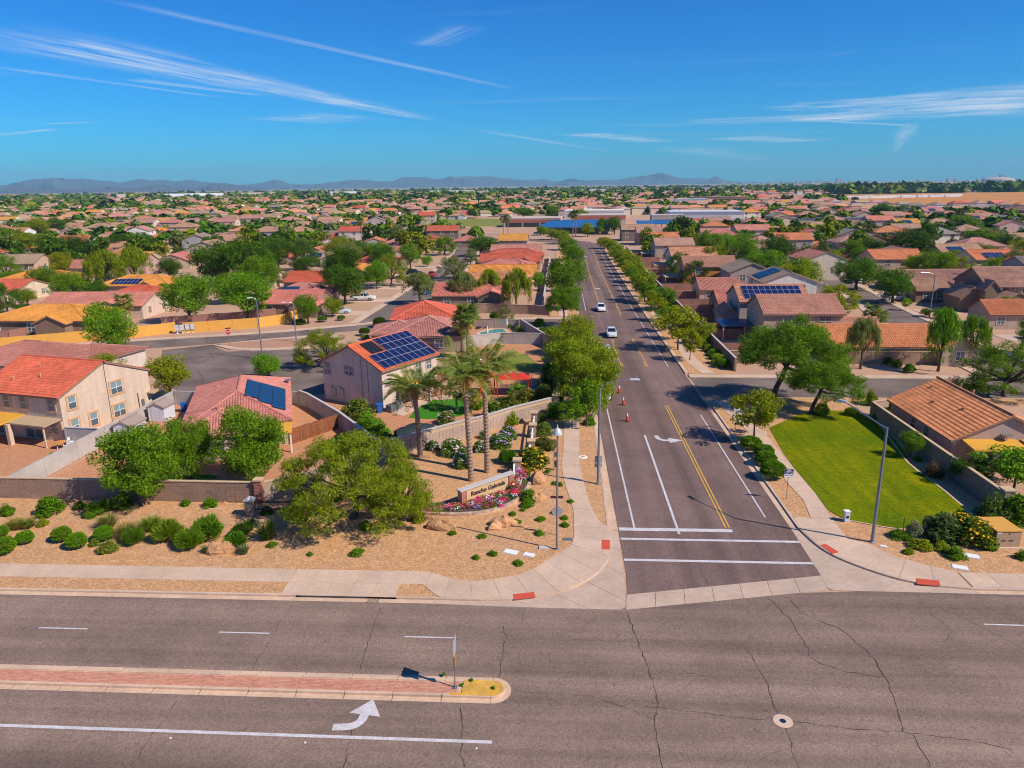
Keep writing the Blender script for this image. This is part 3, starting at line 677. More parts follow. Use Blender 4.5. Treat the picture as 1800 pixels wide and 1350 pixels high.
# tactile pads
def pad(px, name_lbl, a, b, c, d):
    P_ = [a, b, c, d]; c0 = (sum(p[0] for p in P_)/4, sum(p[1] for p in P_)/4)
    t = thing('tactile_pad', name_lbl, 'tactile pad', (*c0, KB))
    q = [(x-c0[0], y-c0[1]) for x, y in P_]
    MB().prism(q, 0, .028).build('plate', 'tactile_red', t)
    dm = MB()
    for i in range(9):
        for j in range(6):
            e = lerp(lerp(q[0], q[1], (i+.5)/9), lerp(q[3], q[2], (i+.5)/9), (j+.5)/6); dm.cbox(e[0], e[1], .028, .05, .05, .012)
    dm.build('domes', 'tactile_red', t, kind='stuff')
pad(0, 'red tactile pad on the left corner beside the boulevard kerb', *[(3.44, 47.20), (4.01, 47.22), (4.11, 48.61), (3.53, 48.67)])
pad(0, 'red tactile pad on the left corner beside the main road kerb', *[(-2.50, 40.46), (-1.14, 40.78), (-1.30, 41.37), (-2.61, 41.05)])
pad(0, 'red tactile pad on the right corner beside the boulevard kerb', *[(19.18, 48.35), (19.58, 47.11), (20.15, 47.38), (19.60, 48.62)])
pad(0, 'red tactile pad on the right corner beside the main road kerb', *[(23.58, 43.27), (24.97, 43.12), (25.21, 43.75), (23.84, 43.99)])
# right pavement
pv = link('pavement', None, kind='structure', label='concrete path beside the lawn on the right')
Ai = [(19.3, 84.5), (19.6, 80), (20.2, 76)]+[(20.40, 71.87), (20.34, 63.99), (20.33, 59.36), (20.53, 56.09), (20.02, 52.91)]; Bi = [(21.6, 84.5), (21.6, 80), (21.8, 76)]+[(21.93, 73.69), (21.93, 64.60), (21.96, 57.61), (21.61, 52.76)]
slabs(Ai, Bi, 18, 'slab', 'concrete', pv, .05, KB+.012)
ok_ = offset(kR, -.07)
Ao = [p for p in ok_ if p[1] < 53 and p[0] < 26.9][::-1]
Ao = [(18.75, 53.0)]+[p for p in Ao if p[1] < 52.6]
Bo = [(21.61, 52.76), (21.53, 49.47), (22.82, 48.65), (23.79, 46.94), (25.33, 45.82)]
Bo = [[(21.61, 52.76)][0]]+Bo[1:]+[(26.9, 45.0)]
slabs(Ao, Bo, 7, 'slab', 'concrete', pv, .05, KB+.012, .012)
slabs([(27.0, 43.05), (62, 43.05)], [(27.0, 44.9), (62, 44.4)], 19, 'slab', 'concrete', pv, .05, KB+.012)
# lawn on the right with its concrete edging
lp = [(22.91, 74.64), (28.98, 80.81), (34.10, 80.91), (35.01, 77.02), (34.12, 68.38), (32.61, 63.91), (32.90, 59.37), (32.66, 53.82), (31.23, 52.59), (28.70, 51.73), (26.57, 51.19), (24.17, 51.96), (21.85, 53.17), (22.00, 57.73), (21.97, 64.75)]
lp = smooth(lp+[lp[0]], 1)[:-1]
structure('lawn', MB().prism(lp, .0, .165), 'lawn', 'mown bright green lawn on the right between the path and the block wall')
def tufts(name, poly, n, h, colr, lab, z=.16, seed=3):
    rg = np.random.default_rng(seed); P_ = np.array(poly); x0, y0 = P_.min(0); x1, y1 = P_.max(0)
    q = rg.uniform((x0, y0), (x1, y1), (n*3, 2)); ins = np.zeros(len(q), bool); j = len(P_)-1
    for i in range(len(P_)):
        a, b = P_[i], P_[j]; c = ((a[1] > q[:, 1]) != (b[1] > q[:, 1])) & (q[:, 0] < (b[0]-a[0])*(q[:, 1]-a[1])/(b[1]-a[1]+1e-12)+a[0]); ins ^= c; j = i
    q = q[ins][:n]; k = len(q); a = rg.uniform(0, 2*pi, k); hh = h*rg.uniform(.6, 1.4, k); w = .035
    V = np.zeros((k, 3, 3)); V[:, 0] = np.c_[q[:, 0]-w*np.cos(a), q[:, 1]-w*np.sin(a), np.full(k, z)]
    V[:, 1] = np.c_[q[:, 0]+w*np.cos(a), q[:, 1]+w*np.sin(a), np.full(k, z)]
    V[:, 2] = np.c_[q[:, 0]+rg.normal(0, .03, k), q[:, 1]+rg.normal(0, .03, k), z+hh]
    me = raw_mesh(name, V.reshape(-1, 3), 3); me.materials.append(MATS['leaf_soft'])
    link(name, me, kind='stuff', color=colr, label=lab)
def raw_mesh(name, V, k):
    """a mesh of separate k-cornered faces"""
    me = D.meshes.new(name); n = len(V)//k
    me.vertices.add(len(V)); me.vertices.foreach_set('co', np.asarray(V, dtype=np.float32).ravel())
    me.loops.add(len(V)); me.loops.foreach_set('vertex_index', np.arange(len(V), dtype=np.int32))
    me.polygons.add(n); me.polygons.foreach_set('loop_start', np.arange(0, len(V), k, dtype=np.int32))
    me.update(); me.validate(); return me
tufts('lawn_grass', lp, 22000, .045, (.21, .26, .003), 'short grass blades of the lawn on the right')
ep = [(35.01, 77.02), (33.23, 67.58), (32.61, 63.91), (32.90, 59.37), (32.66, 53.82), (32.02, 52.32)]; ep = smooth(ep, 1)
MB_ = ribbon(ep, offset(ep, .16), .185); MB_.build('lawn_edging', 'concrete', kind='structure', label='curved pale concrete edging between the lawn and the shaded planting bed')
ep = smooth([(21.77, 52.96), (24.10, 51.77), (26.40, 50.81), (28.56, 51.44)], 1); ribbon(ep, offset(ep, .14), .185).build('lawn_edging', 'concrete', kind='structure', label='pale concrete edging along the near end of the lawn')
# local streets
def street(name, left, right, lab, mt='asphalt_local', z=.016, walk=1.6, kl=True, kr=True):
    structure(name, ribbon(smooth(right, 1), smooth(left, 1), z), mt, lab)
    pvx = link('pavement', None, kind='structure', label='pale pavement along the '+lab)
    for on, e, sd in ((kl, left, 1), (kr, right, -1)):
        if not on: continue
        e = smooth(e, 1); n = max(2, int(cumlen(e)[-1]/4.5))
        slabs(e, offset(e, sd*walk), n, 'slab', 'concrete', pvx, 0, .12, .01)
street('side_street', [(18.3, 95.8), (40, 95.6), (62, 95.4), (120, 95)], [(18.3, 86.2), (40, 86.2), (62, 86.2), (120, 86.2)], 'side street joining from the right', z=.012, kr=False)
street('local_street', [(58.2, 97), (59.5, 120.5), (62, 140), (65.9, 159), (68.4, 175), (72, 230), (74, 330)], [(66.8, 97), (67.9, 122), (69.5, 140), (71.3, 157), (75, 179), (80, 230), (82, 330)], 'residential street on the right between the houses', z=.020)
street('local_street', [(-38.2, 136), (-37.1, 172), (-36.5, 231), (-40, 298), (-46, 340)], [(-29.9, 129), (-28.6, 155), (-28.5, 231), (-31, 298), (-36, 340)], 'residential street on the left running away between the houses', z=.020)
street('local_street', [(-110, 106), (-92, 111), (-73.3, 119.5), (-53.9, 125.4), (-38.2, 133.5), (-30, 139)], [(-110, 98), (-92, 104), (-69.7, 113.0), (-58.3, 117.0), (-45.2, 124.2), (-35.5, 129.5), (-29, 131)], 'street in front of the golden yellow wall', z=.012, kr=False)
street('local_street', [(-12, 140), (-6, 139.8), (4.9, 140.5)], [(-12, 131.5), (-1.5, 131), (4.9, 129)], 'short street joining the boulevard from the left', z=.012)
cds = [(-64.36, 112.33), (-58.08, 116.72), (-55.38, 113.65), (-52.99, 111.55), (-46.73, 112.41), (-40.88, 113.27), (-35.24, 115.01), (-28.39, 103.27), (-27.41, 87.97), (-33.90, 85.29), (-46.06, 84.58), (-51.31, 90.34), (-59.33, 103.00)]
structure('asphalt_court', MB().sheet(cds, .022), 'asphalt_local', 'wide cracked asphalt court behind the pink roofed house on the left')
for c_ in ([(-53.86, 103.05), (-53.94, 106.00), (-53.49, 107.53), (-55.06, 109.90), (-52.62, 110.72)], [(-53.66, 109.91), (-50.41, 106.78), (-49.51, 104.17), (-47.63, 103.10), (-45.29, 99.66), (-43.17, 98.03)], [(-52.33, 99.59), (-48.32, 93.89), (-47.54, 90.96)], [(-52.38, 102.35), (-50.08, 103.08), (-46.40, 100.67), (-44.01, 97.05), (-41.85, 95.81)], [(-45.94, 112.83), (-45.27, 109.15), (-42.90, 106.08), (-41.35, 103.16)], [(-56.06, 127.50), (-54.13, 123.37), (-53.22, 120.44)], [(-62.15, 123.38), (-60.44, 120.44), (-59.51, 117.63)], [(-46.83, 130.72), (-44.31, 126.42)]):
    crack(c_, .13, None, .028)
for o in list(COL.objects):
    if o.name.startswith('crack') and o.parent is None: o.parent = D.objects['asphalt_court']
isl = smooth([(-57.54, 116.04), (-51.79, 120.21), (-44.40, 123.64), (-38.02, 124.64), (-36.13, 118.81), (-41.08, 113.88), (-48.33, 111.74), (-52.95, 112.56)], 1)
structure('kerb_island', MB().prism(isl, 0, .15), 'concrete', 'pale kerbed island in front of the yellow wall street')
cx_ = sum(p[0] for p in isl)/len(isl); cy_ = sum(p[1] for p in isl)/len(isl)
structure('island_gravel', MB().prism([(cx_+(x-cx_)*.90, cy_+(y-cy_)*.74) for x, y in isl], .1, .158), 'gravel_pink', 'pink gravel filling the kerbed island on the left')
# paths, yards
structure('yard_ground', MB().sheet([(-64, 54.9), (-46.6, 54.9), (-46.4, 82), (-52, 84), (-66, 86)], .03), 'yard_dirt', 'reddish bare earth of the yard in front of the two storey house')
structure('yard_ground', MB().sheet([(-46.2, 54.9), (-24, 54.9), (-16.9, 64.5), (-23.7, 74.0), (-29.8, 81.6), (-46, 82)], .03), 'yard_dirt', 'reddish earth of the yard round the pink roofed house')
structure('yard_ground', MB().sheet([(-23.5, 74.2), (-16.5, 64.8), (-10.2, 70.3), (-4.6, 76), (.1, 79.6), (.4, 92), (-13, 92), (-29, 85), (-29.5, 81.8)], .034), 'yard_dirt', 'reddish earth of the yard behind the sign wall')
structure('yard_ground', MB().sheet([(-14, 92.2), (.4, 92.2), (.3, 111.5), (-2.2, 116.2), (-9, 117.6), (-15, 114)], .034), 'yard_dirt', 'orange earth of the empty yard behind the palms')
structure('yard_lawn', MB().sheet(smooth([(-9.20, 100.03), (-8.94, 107.07), (-7.12, 110.16), (-4.45, 110.17), (-2.51, 103.49), (-1.61, 99.45), (-3.98, 98.14), (-5.72, 100.72), (-6.78, 98.11), (-8.79, 98.08)], 2), .045), 'dry_grass', 'patchy green grass in the orange yard behind the palms')
structure('artificial_turf', MB().sheet(smooth([(-16.63, 77.60), (-16.14, 84.85), (-13.17, 86.39), (-10.79, 85.68), (-9.35, 82.82), (-9.55, 79.66), (-11.32, 77.92), (-13.79, 77.04), (-16.63, 77.60)], 1), .05), 'turf', 'bright green artificial turf behind the sign wall')
structure('patio_slab', MB().prism([(-19.01, 79.47), (-17.82, 83.61), (-15.77, 85.59), (-13.43, 88.19), (-9.92, 88.25), (-9.37, 85.70), (-15.04, 84.62), (-16.51, 80.40), (-17.41, 78.22)], 0, .07), 'concrete', 'pale concrete patio beside the house with the solar roof')
structure('yard_lawn', MB().sheet([(-35.99, 58.81), (-30.75, 59.49), (-31.01, 60.29), (-33.91, 60.47), (-36.30, 59.86)], .05), 'turf', 'strip of bright grass inside the long wall')
structure('yard_lawn', MB().sheet(smooth([(-50.82, 65.48), (-49.80, 66.97), (-48.96, 66.17), (-49.58, 64.72), (-50.49, 65.01), (-50.82, 65.48)], 1), .05), 'turf', 'small patch of bright grass in the yard of the two storey house')
structure('pavement', MB().sheet([(19.10, 71.73), (19.91, 72.63), (22.21, 73.58), (22.20, 72.51)], .146), 'concrete', 'short path end near the lawn')
# pool
pl = [(-13.47, 126.86), (-9.78, 131.11), (-7.80, 124.32), (-10.84, 122.36), (-12.32, 122.37)]
structure('pool_edge', MB().prism([( (x-pl[0][0])*1.0+pl[0][0], y) for x, y in smooth([(-14.19, 126.86), (-9.99, 133.91), (-7.04, 123.33), (-10.68, 120.46), (-12.82, 120.46), (-14.19, 126.86)], 1)], 0, .06), 'concrete', 'pale rim of the swimming pool')
structure('pool_water', MB().sheet(pl, .065), 'pool_water', 'turquoise water of the backyard swimming pool')
structure('pool_patio', MB().sheet([(-16.95, 136.28), (-10.59, 139.25), (-5.24, 130.54), (-7.22, 119.54), (-12.83, 117.71), (-16.04, 124.33)], .03), 'yard_dirt', 'orange paving round the swimming pool')
# the verge and pavement further along the boulevard
def far_verge(x0, x1, y0, y1, lab):
    yy = list(np.linspace(y0, y1, 16)); A = [(x0+coly(y), y) for y in yy]; B = [(x1+coly(y), y) for y in yy]
    structure('verge_gravel', MB().prism(A+B[::-1], 0, .13), 'gravel_gold', lab)
far_verge(18.5, 24.9, 97.6, 300, 'gravel verge along the right side of the boulevard'); far_verge(-1.0, 4.5, 142.6, 300, 'gravel verge along the left side of the boulevard')
pv = link('pavement', None, kind='structure', label='pavement along the right side of the boulevard beyond the side street')
wv = lambda y: .9*sin(y*.16)
yy = [97.8+i*3 for i in range(40)]
slabs([(20.2+wv(y)+coly(y), y) for y in yy], [(22.0+wv(y)+coly(y), y) for y in yy], 44, 'slab', 'concrete', pv, .1, KB)
pv = link('pavement', None, kind='structure', label='pavement along the left side of the boulevard beyond the short street')
yy = [143+i*3 for i in range(30)]
slabs([(.8+coly(y), y) for y in yy], [(2.5+coly(y), y) for y in yy], 25, 'slab', 'concrete', pv, .1, KB)
for s_, e_, sd_ in ((18.02, 'kerb along the right side of the boulevard beyond the side street', -1), (4.9, 'kerb along the left side of the boulevard beyond the short street', 1)):
    kk = link('kerb', None, kind='structure', label=e_); yy = [98+i*4 for i in range(50)] if sd_ < 0 else [143+i*4 for i in range(39)]
    p_ = [(s_+coly(y)+(.0 if sd_ < 0 else 0), y) for y in yy]
    slabs(p_, offset(p_, sd_*.45), len(yy)//2, 'kerb_segment', 'kerb_concrete', kk, 0, KB+.004, .01)
# driveways off the left and right residential streets
for k, (x0, x1, y) in enumerate(((-48.5, -38.9, 147.5), (-50.5, -38.9, 165), (-52, -38.6, 186), (-52, -38.6, 213), (-50, -39, 235), (-28.0, -22.5, 186), (-28.0, -22.5, 202), (-28.2, -22.5, 222), (53, 58.5, 112), (50, 61, 134), (72.5, 80, 148), (75, 82, 170), (74, 84, 122))):
    n = 3; dw = link('driveway', None, kind='structure', label='pale concrete driveway off a residential street')
    for q in range(n):
        a = x0+(x1-x0)*q/n; MB().prism([(a, y-2.7), (a+(x1-x0)/n-.03, y-2.7), (a+(x1-x0)/n-.03, y+2.7), (a, y+2.7)], 0, .06).build('slab', 'concrete', dw)
# ------------------------------------------------------------------ block walls
def wall(name, label, pts, h=1.85, th=.2, mt='block_brown', cap='cap_tan', panel=4.0, blocks=False, pil=True, group=None, band=None, cat='wall', z=0):
    b0 = pts[0]; t = thing(name, label, cat, (b0[0], b0[1], z), group=group)
    for a, b in zip(pts[:-1], pts[1:]):
        L = math.dist(a, b); n = max(1, round(L/panel)); ux, uy = (b[0]-a[0])/L, (b[1]-a[1])/L; ang = math.atan2(uy, ux)
        for k in range(n):
            s0, s1 = L*k/n, L*(k+1)/n; ln = s1-s0; c = ((a[0]+ux*(s0+s1)/2)-b0[0], (a[1]+uy*(s0+s1)/2)-b0[1])
            off = .21 if pil else 0
            if blocks:
                mb = MB(); mb.cbox(0, 0, 0, ln-off-.02, th-.05, h-.02); rows = int(h/.2); 
                for r_ in range(rows):
                    nb = int((ln-off)/.4); bw = (ln-off)/nb
                    for q in range(nb):
                        x = -(ln-off)/2+bw*(q+.5)+((r_ % 2)-.5)*.0
                        mb.cbox(x, 0, r_*h/rows+.012, bw-.022, th+rnd.uniform(-.02, .025), h/rows-.022)
                mb.build('block_courses', mt, t, loc=(c[0], c[1], 0), rz=ang, kind='stuff')
            else:
                MB().cbox(0, 0, 0, ln-off-.01, th, h).build('panel', mt, t, loc=(c[0], c[1], 0), rz=ang)
            if pil: MB().cbox(0, 0, 0, .2, th+.07, h+.03).build('pilaster', mt, t, loc=(a[0]+ux*s0-b0[0], a[1]+uy*s0-b0[1], 0), rz=ang)
            if band: MB().cbox(0, 0, h-.42, ln-.22, th+.045, .2).build('band', band, t, loc=(c[0], c[1], 0), rz=ang)
            if cap: MB().cbox(0, 0, h+.002, ln-.012, th+.09, .07).build('cap', cap, t, loc=(c[0], c[1], 0), rz=ang)
    return t
def pillar(name, label, x, y, h, w, mt, cap, cat='pillar', z=.13, group=None, pyr=False):
    """a masonry pillar of separate stones under a cap"""
    t = thing(name, label, cat, (x, y, z), group=group)
    MB().cbox(0, 0, 0, w-.08, w-.08, h).build('core', mt, t)
    r = random.Random(int(x*10)); zz = 0; rows = max(5, int(h/.17))
    for k in range(rows):
        hh = h/rows
        for s in range(4):
            n = 2; c_, s_ = [(1,0),(0,1),(-1,0),(0,-1)][s]; sp = r.uniform(.35, .65)
            for a, b in ((-.5, -.5+sp), (-.5+sp, .5)):
                wd = (b-a)*w; mid_ = (a+b)/2*w; d = w/2+r.uniform(-.01, .03)
                MB().cbox(0, 0, 0, .09, wd-.014, hh-.016).build('stone', mt, t, loc=(c_*(d-.045)-s_*mid_, s_*(d-.045)+c_*mid_, zz), rz=math.atan2(s_, c_))
        zz += hh
    cp = MB()
    if pyr: cp.add([(-w*.62,-w*.62,h),(w*.62,-w*.62,h),(w*.62,w*.62,h),(-w*.62,w*.62,h),(-w*.6,-w*.6,h+.1),(w*.6,-w*.6,h+.1),(w*.6,w*.6,h+.1),(-w*.6,w*.6,h+.1),(0,0,h+.34)], [(3,2,1,0),(0,1,5,4),(1,2,6,5),(2,3,7,6),(3,0,4,7),(4,5,8),(5,6,8),(6,7,8),(7,4,8)])
    else: cp.cbox(0, 0, h, w+.16, w+.16, .13)
    cp.build('cap', cap, t); return t
BW = wall('block_wall', 'long brown split block wall behind the desert shrubs on the left', [(-62, 54.9), (-24.9, 54.3)], 1.9, .2, 'block_brown', 'cap_tan', 4.2, True, False, z=.05)
pillar('brick_pillar', 'red brick pillar at the right end of the long brown wall', -24.5, 54.3, 2.05, .6, 'brick_red', 'cap_tan')
wall('block_wall', 'short wall turning back behind the big shade tree', [(-24.2, 54.6), (-21.5, 56.5), (-16.8, 63.7)], 1.8, .2, 'block_tan', 'cap_tan', 3.5, False, True, z=.05)
wall('block_wall', 'tan block wall with a pale band curving behind the three palms', [(-16.7, 64.0), (-14.1, 66.3), (-10.4, 69.8), (-7.2, 72.5), (-4.6, 75.4), (-.3, 79.2)], 2.0, .2, 'block_tan', 'cap_light', 4.4, True, True, band='cap_tan', z=.05)
pillar('stone_pillar', 'dark stone pillar where the tan wall meets the boulevard', .15, 79.4, 2.2, .75, 'ledge_stone', 'cap_tan', pyr=True)
wall('block_wall', 'tall grey brown wall between the boulevard trees and the yards', [(.35, 79.9), (.6, 92.7), (.45, 111.9), (-1.9, 116.6), (-6.3, 129.8)], 2.0, .2, 'block_tan', 'cap_light', 4.0, False, True)
wall('block_wall', 'pale grey wall between the orange yard and the pool', [(-15, 114.2), (-9.0, 117.6), (-2.2, 116.9)], 1.85, .2, 'block_grey', 'cap_light', 5.0)
wall('block_wall', 'light grey block wall running between the two left houses', [(-47.0, 55.1), (-46.5, 82.1)], 1.8, .2, 'block_grey', None, 4.3)
wall('block_wall', 'short grey wall joining the two storey house', [(-50.7, 68.3), (-47.0, 68.0)], 1.8, .2, 'block_grey', 'cap_light', 3.4)
wall('block_wall', 'grey wall between the pink roofed yard and the solar house yard', [(-30.9, 82.6), (-29.5, 81.4), (-23.5, 74.2), (-16.9, 65.0)], 1.75, .2, 'block_grey', 'cap_light', 4.0)
wall('block_wall', 'pale wall stub behind the pink roofed house', [(-34.0, 83.5), (-31.0, 82.7)], 1.6, .2, 'block_grey', None, 3)
wall('block_wall', 'pale wall by the orange gate behind the sheds', [(-46.3, 82.2), (-43.2, 81.8)], 1.8, .2, 'block_grey', None, 3)
wall('yellow_wall', 'golden yellow wall along the street, left of the mailboxes', [(-104, 107.5), (-92.4, 113.5), (-81, 119.8), (-75.1, 122.6), (-69.9, 127.8)], 1.9, .2, 'wall_gold', None, 5.5)
wall('yellow_wall', 'golden yellow wall along the street, right of the mailboxes', [(-68.0, 126.8), (-56.2, 132), (-52.6, 136), (-51.7, 141)], 1.9, .2, 'wall_gold', None, 5.0)
wall('block_wall', 'dark brown wall beside the lawn in front of the tiled house', [(35.05, 78.2), (35.05, 54.6)], 1.9, .22, 'block_brown', 'cap_tan', 4.6, True, True, z=.05)
pillar('stone_pillar', 'stacked stone pillar at the near end of the dark lawn wall', 35.2, 54.1, 2.05, .75, 'ledge_stone', 'cap_tan')
wall('block_wall', 'brown wall running right from the stacked stone pillar', [(35.7, 53.9), (62, 53.7)], 1.55, .2, 'block_brown', 'cap_tan', 4.5, True, False, z=.05)
wall('block_wall', 'short tan wall beside the tiled house by the side street', [(35.1, 78.6), (37.3, 79.5)], 1.9, .2, 'block_tan', 'cap_tan', 3)
wall('block_wall', 'brown wall with pale cap along the right pavement of the boulevard', [(25.1, 99.2), (25.2, 124), (25.25, 161), (25.6, 200), (26.6, 250), (28, 290)], 1.95, .2, 'block_brown', 'cap_light', 5.0, False, True)
wall('block_wall', 'dark wall facing the side street in front of the striped roof', [(25.4, 104.2), (44.2, 104.0), (56.5, 103.9)], 1.85, .2, 'block_brown', 'cap_tan', 4.4, False, True)
i = 0
for y, x1 in ((110.2, 32), (121.5, 32.5), (126.5, 33.0), (137, 32.5), (147, 33), (154.5, 33), (166, 33.5), (179, 34), (196, 34), (212, 34.5), (229, 34.5), (246, 35), (262, 35.5)):
    i += 1
    wall('yard_wall', 'reddish block wall dividing the backyards right of the boulevard', [(25.3+max(0, (y-161)*.012), y), (x1, y)], 1.75, .18, 'block_rose', None, 3.6, group='yard walls right of the boulevard')
wall('yard_wall', 'brown side wall beyond the short street on the left', [(-1.2, 144.5), (-5.5, 146.2), (-14, 147.5), (-26, 147)], 1.9, .2, 'block_brown', 'cap_tan', 5)
wall('yard_wall', 'brown wall at the back of the swimming pool', [(-15.5, 131), (-6.4, 130)], 1.8, .2, 'block_tan', 'cap_tan', 4)
wall('yard_wall', 'long pale grey wall between the back yards left of the centre', [(-64, 158), (-66, 190), (-68, 222), (-70, 262)], 1.9, .2, 'block_grey', None, 6)
wall('yard_wall', 'grey wall behind the row of red roofs by the boulevard', [(-2.5, 150), (-2.2, 200), (-1.6, 260)], 1.9, .2, 'block_grey', 'cap_light', 6)
wall('yard_wall', 'pink block wall beside the brown house on the far left', [(-104, 118), (-97, 121), (-95.5, 124)], 1.7, .2, 'block_rose', None, 4)
wall('yard_wall', 'pinkish wall behind the golden yellow street wall', [(-76, 134), (-64, 139), (-56, 145)], 1.7, .2, 'block_rose', None, 4)
# wooden fence and gate
wf = thing('wooden_fence', 'dark brown board fence between the pink roofed house and the grey wall', 'fence', (-27.0, 68.6, 0))
fx, fy = 3.4, 5.3; fl = math.hypot(fx, fy)
for k in range(int(fl/.2)):
    t_ = (k+.5)/int(fl/.2); MB().cbox(0, 0, 0, .175, .03, 1.65+rnd.uniform(-.04, .06)).build('board', 'wood', wf, loc=(fx*t_, fy*t_, .02), rz=math.atan2(fy, fx))
for zz in (.4, 1.3): MB().cbox(fx/2+.04, fy/2-.03, zz, fl, .05, .09, math.atan2(fy, fx)).build('rail', 'wood', wf)
gt = thing('wooden_gate', 'orange wooden gate between two pale walls behind the sheds', 'gate', (-43.2, 81.8, 0))
for k in range(7): MB().cbox(.15+k*.26, .02*k, .05, .24, .04, 1.7).build('board', 'gate_wood', gt)
for zz in (.35, 1.4): MB().cbox(.95, .11, zz, 1.8, .04, .1).build('rail', 'wood', gt)

# ------------------------------------------------------------------ roofs and houses
def clip(poly, v):
    xs = []
    n = len(poly)
    for i in range(n):
        (u0, v0), (u1, v1) = poly[i], poly[(i+1) % n]
        if abs(v1-v0) < 1e-9:
            if abs(v0-v) < 1e-6: xs += [u0, u1]
            continue
        t = (v-v0)/(v1-v0)
        if -1e-6 <= t <= 1+1e-6: xs.append(u0+(u1-u0)*t)
    return (min(xs), max(xs)) if xs else None
def tile_face(mb, poly, pitch=.27, course=.42):
    """curved roof tiles in courses over one planar roof face; the first edge of poly is the eave"""
    P_ = [Vector(p) for p in poly]; u = (P_[1]-P_[0]).normalized(); n = None
    for k in range(2, len(P_)):
        n = u.cross(P_[k]-P_[0])
        if n.length > 1e-4: break
    n.normalize()
    if n.z < 0: n = -n
    w = n.cross(u).normalized(); o = P_[0]
    if w.z < 0: w = -w
    q = [((p-o).dot(u), (p-o).dot(w)) for p in P_]; vmax = max(v for _, v in q)
    nc = max(1, int(round(vmax/course))); prof = (.0, .045, .062, .045)
    for k in range(nc):
        v0, v1 = vmax*k/nc, min(vmax*(k+1)/nc+.02, vmax-.001)
        a, b = clip(q, min(max(v0, 1e-4), vmax-1e-4)), clip(q, v1)
        if not a or not b: continue
        lo, hi = min(a[0], b[0]), max(a[1], b[1])
        i0, i1 = math.ceil(lo/pitch*4), math.floor(hi/pitch*4); us = [(lo, int(lo/pitch*4) % 4)]+[(i*pitch/4, i % 4) for i in range(i0, i1+1)]+[(hi, 0)]
        vs = []; uv = []
        for x, ph in us:
            xb = min(max(x, a[0]), a[1]); xt = min(max(x, b[0]), b[1]); h = prof[ph]
            jb = .02
            vs.append(tuple(o+u*xb+w*(v0-jb)+n*(h+.055))); vs.append(tuple(o+u*xt+w*v1+n*(h+.012)))
            uv.append(((x/pitch), k+.1)); uv.append(((x/pitch), k+.9))
        m_ = len(us); fs = []; us_ = []
        for i in range(m_-1):
            fs.append((2*i, 2*i+2, 2*i+3, 2*i+1))
            bx = math.floor((us[i][0]+us[i+1][0])/2/pitch)+.5
            us_.append([(bx, k+.5)]*4)
        mb.add(vs, fs, us_)
def roof_polys(b):
    """planar faces (eave edge first, seen from above counter-clockwise) and ridge/hip lines of one roof block"""
    x0, x1, y0, y1, e, r, ty = b['x0'], b['x1'], b['y0'], b['y1'], b['e'], b['r'], b['t']
    o = b.get('o', .4); og = b.get('og', .25)
    if ty == 'gx':
        ym = (y0+y1)/2; s = (r-e)/((y1-y0)/2); z = e-s*o; a0, a1 = x0-og, x1+og
        return [[(a0, y0-o, z), (a1, y0-o, z), (a1, ym, r), (a0, ym, r)], [(a1, y1+o, z), (a0, y1+o, z), (a0, ym, r), (a1, ym, r)]], [((a0, ym, r), (a1, ym, r))]
    if ty == 'gy':
        xm = (x0+x1)/2; s = (r-e)/((x1-x0)/2); z = e-s*o; a0, a1 = y0-og, y1+og
        return [[(x1+o, a0, z), (x1+o, a1, z), (xm, a1, r), (xm, a0, r)], [(x0-o, a1, z), (x0-o, a0, z), (xm, a0, r), (xm, a1, r)]], [((xm, a0, r), (xm, a1, r))]
    if ty == 'hip':
        w, d = x1-x0, y1-y0
        if w >= d: s = (r-e)/(d/2); A, B = (x0+d/2, (y0+y1)/2, r), (x1-d/2, (y0+y1)/2, r)
        else: s = (r-e)/(w/2); A, B = ((x0+x1)/2, y0+w/2, r), ((x0+x1)/2, y1-w/2, r)
        z = e-s*o; c = [(x0-o, y0-o, z), (x1+o, y0-o, z), (x1+o, y1+o, z), (x0-o, y1+o, z)]
        if w >= d: F = [[c[0], c[1], B, A], [c[1], c[2], B], [c[2], c[3], A, B], [c[3], c[0], A]]; H_ = [(c[0], A), (c[3], A), (c[1], B), (c[2], B), (A, B)]
        else: F = [[c[0], c[1], A], [c[1], c[2], B, A], [c[2], c[3], B], [c[3], c[0], A, B]]; H_ = [(c[0], A), (c[1], A), (c[2], B), (c[3], B), (A, B)]
        return F, H_
    if ty == 'shed':    # falls towards -y
        s = (r-e)/(y1-y0); z = e-s*o
        return [[(x0-og, y0-o, z), (x1+og, y0-o, z), (x1+og, y1, r), (x0-og, y1, r)]], []
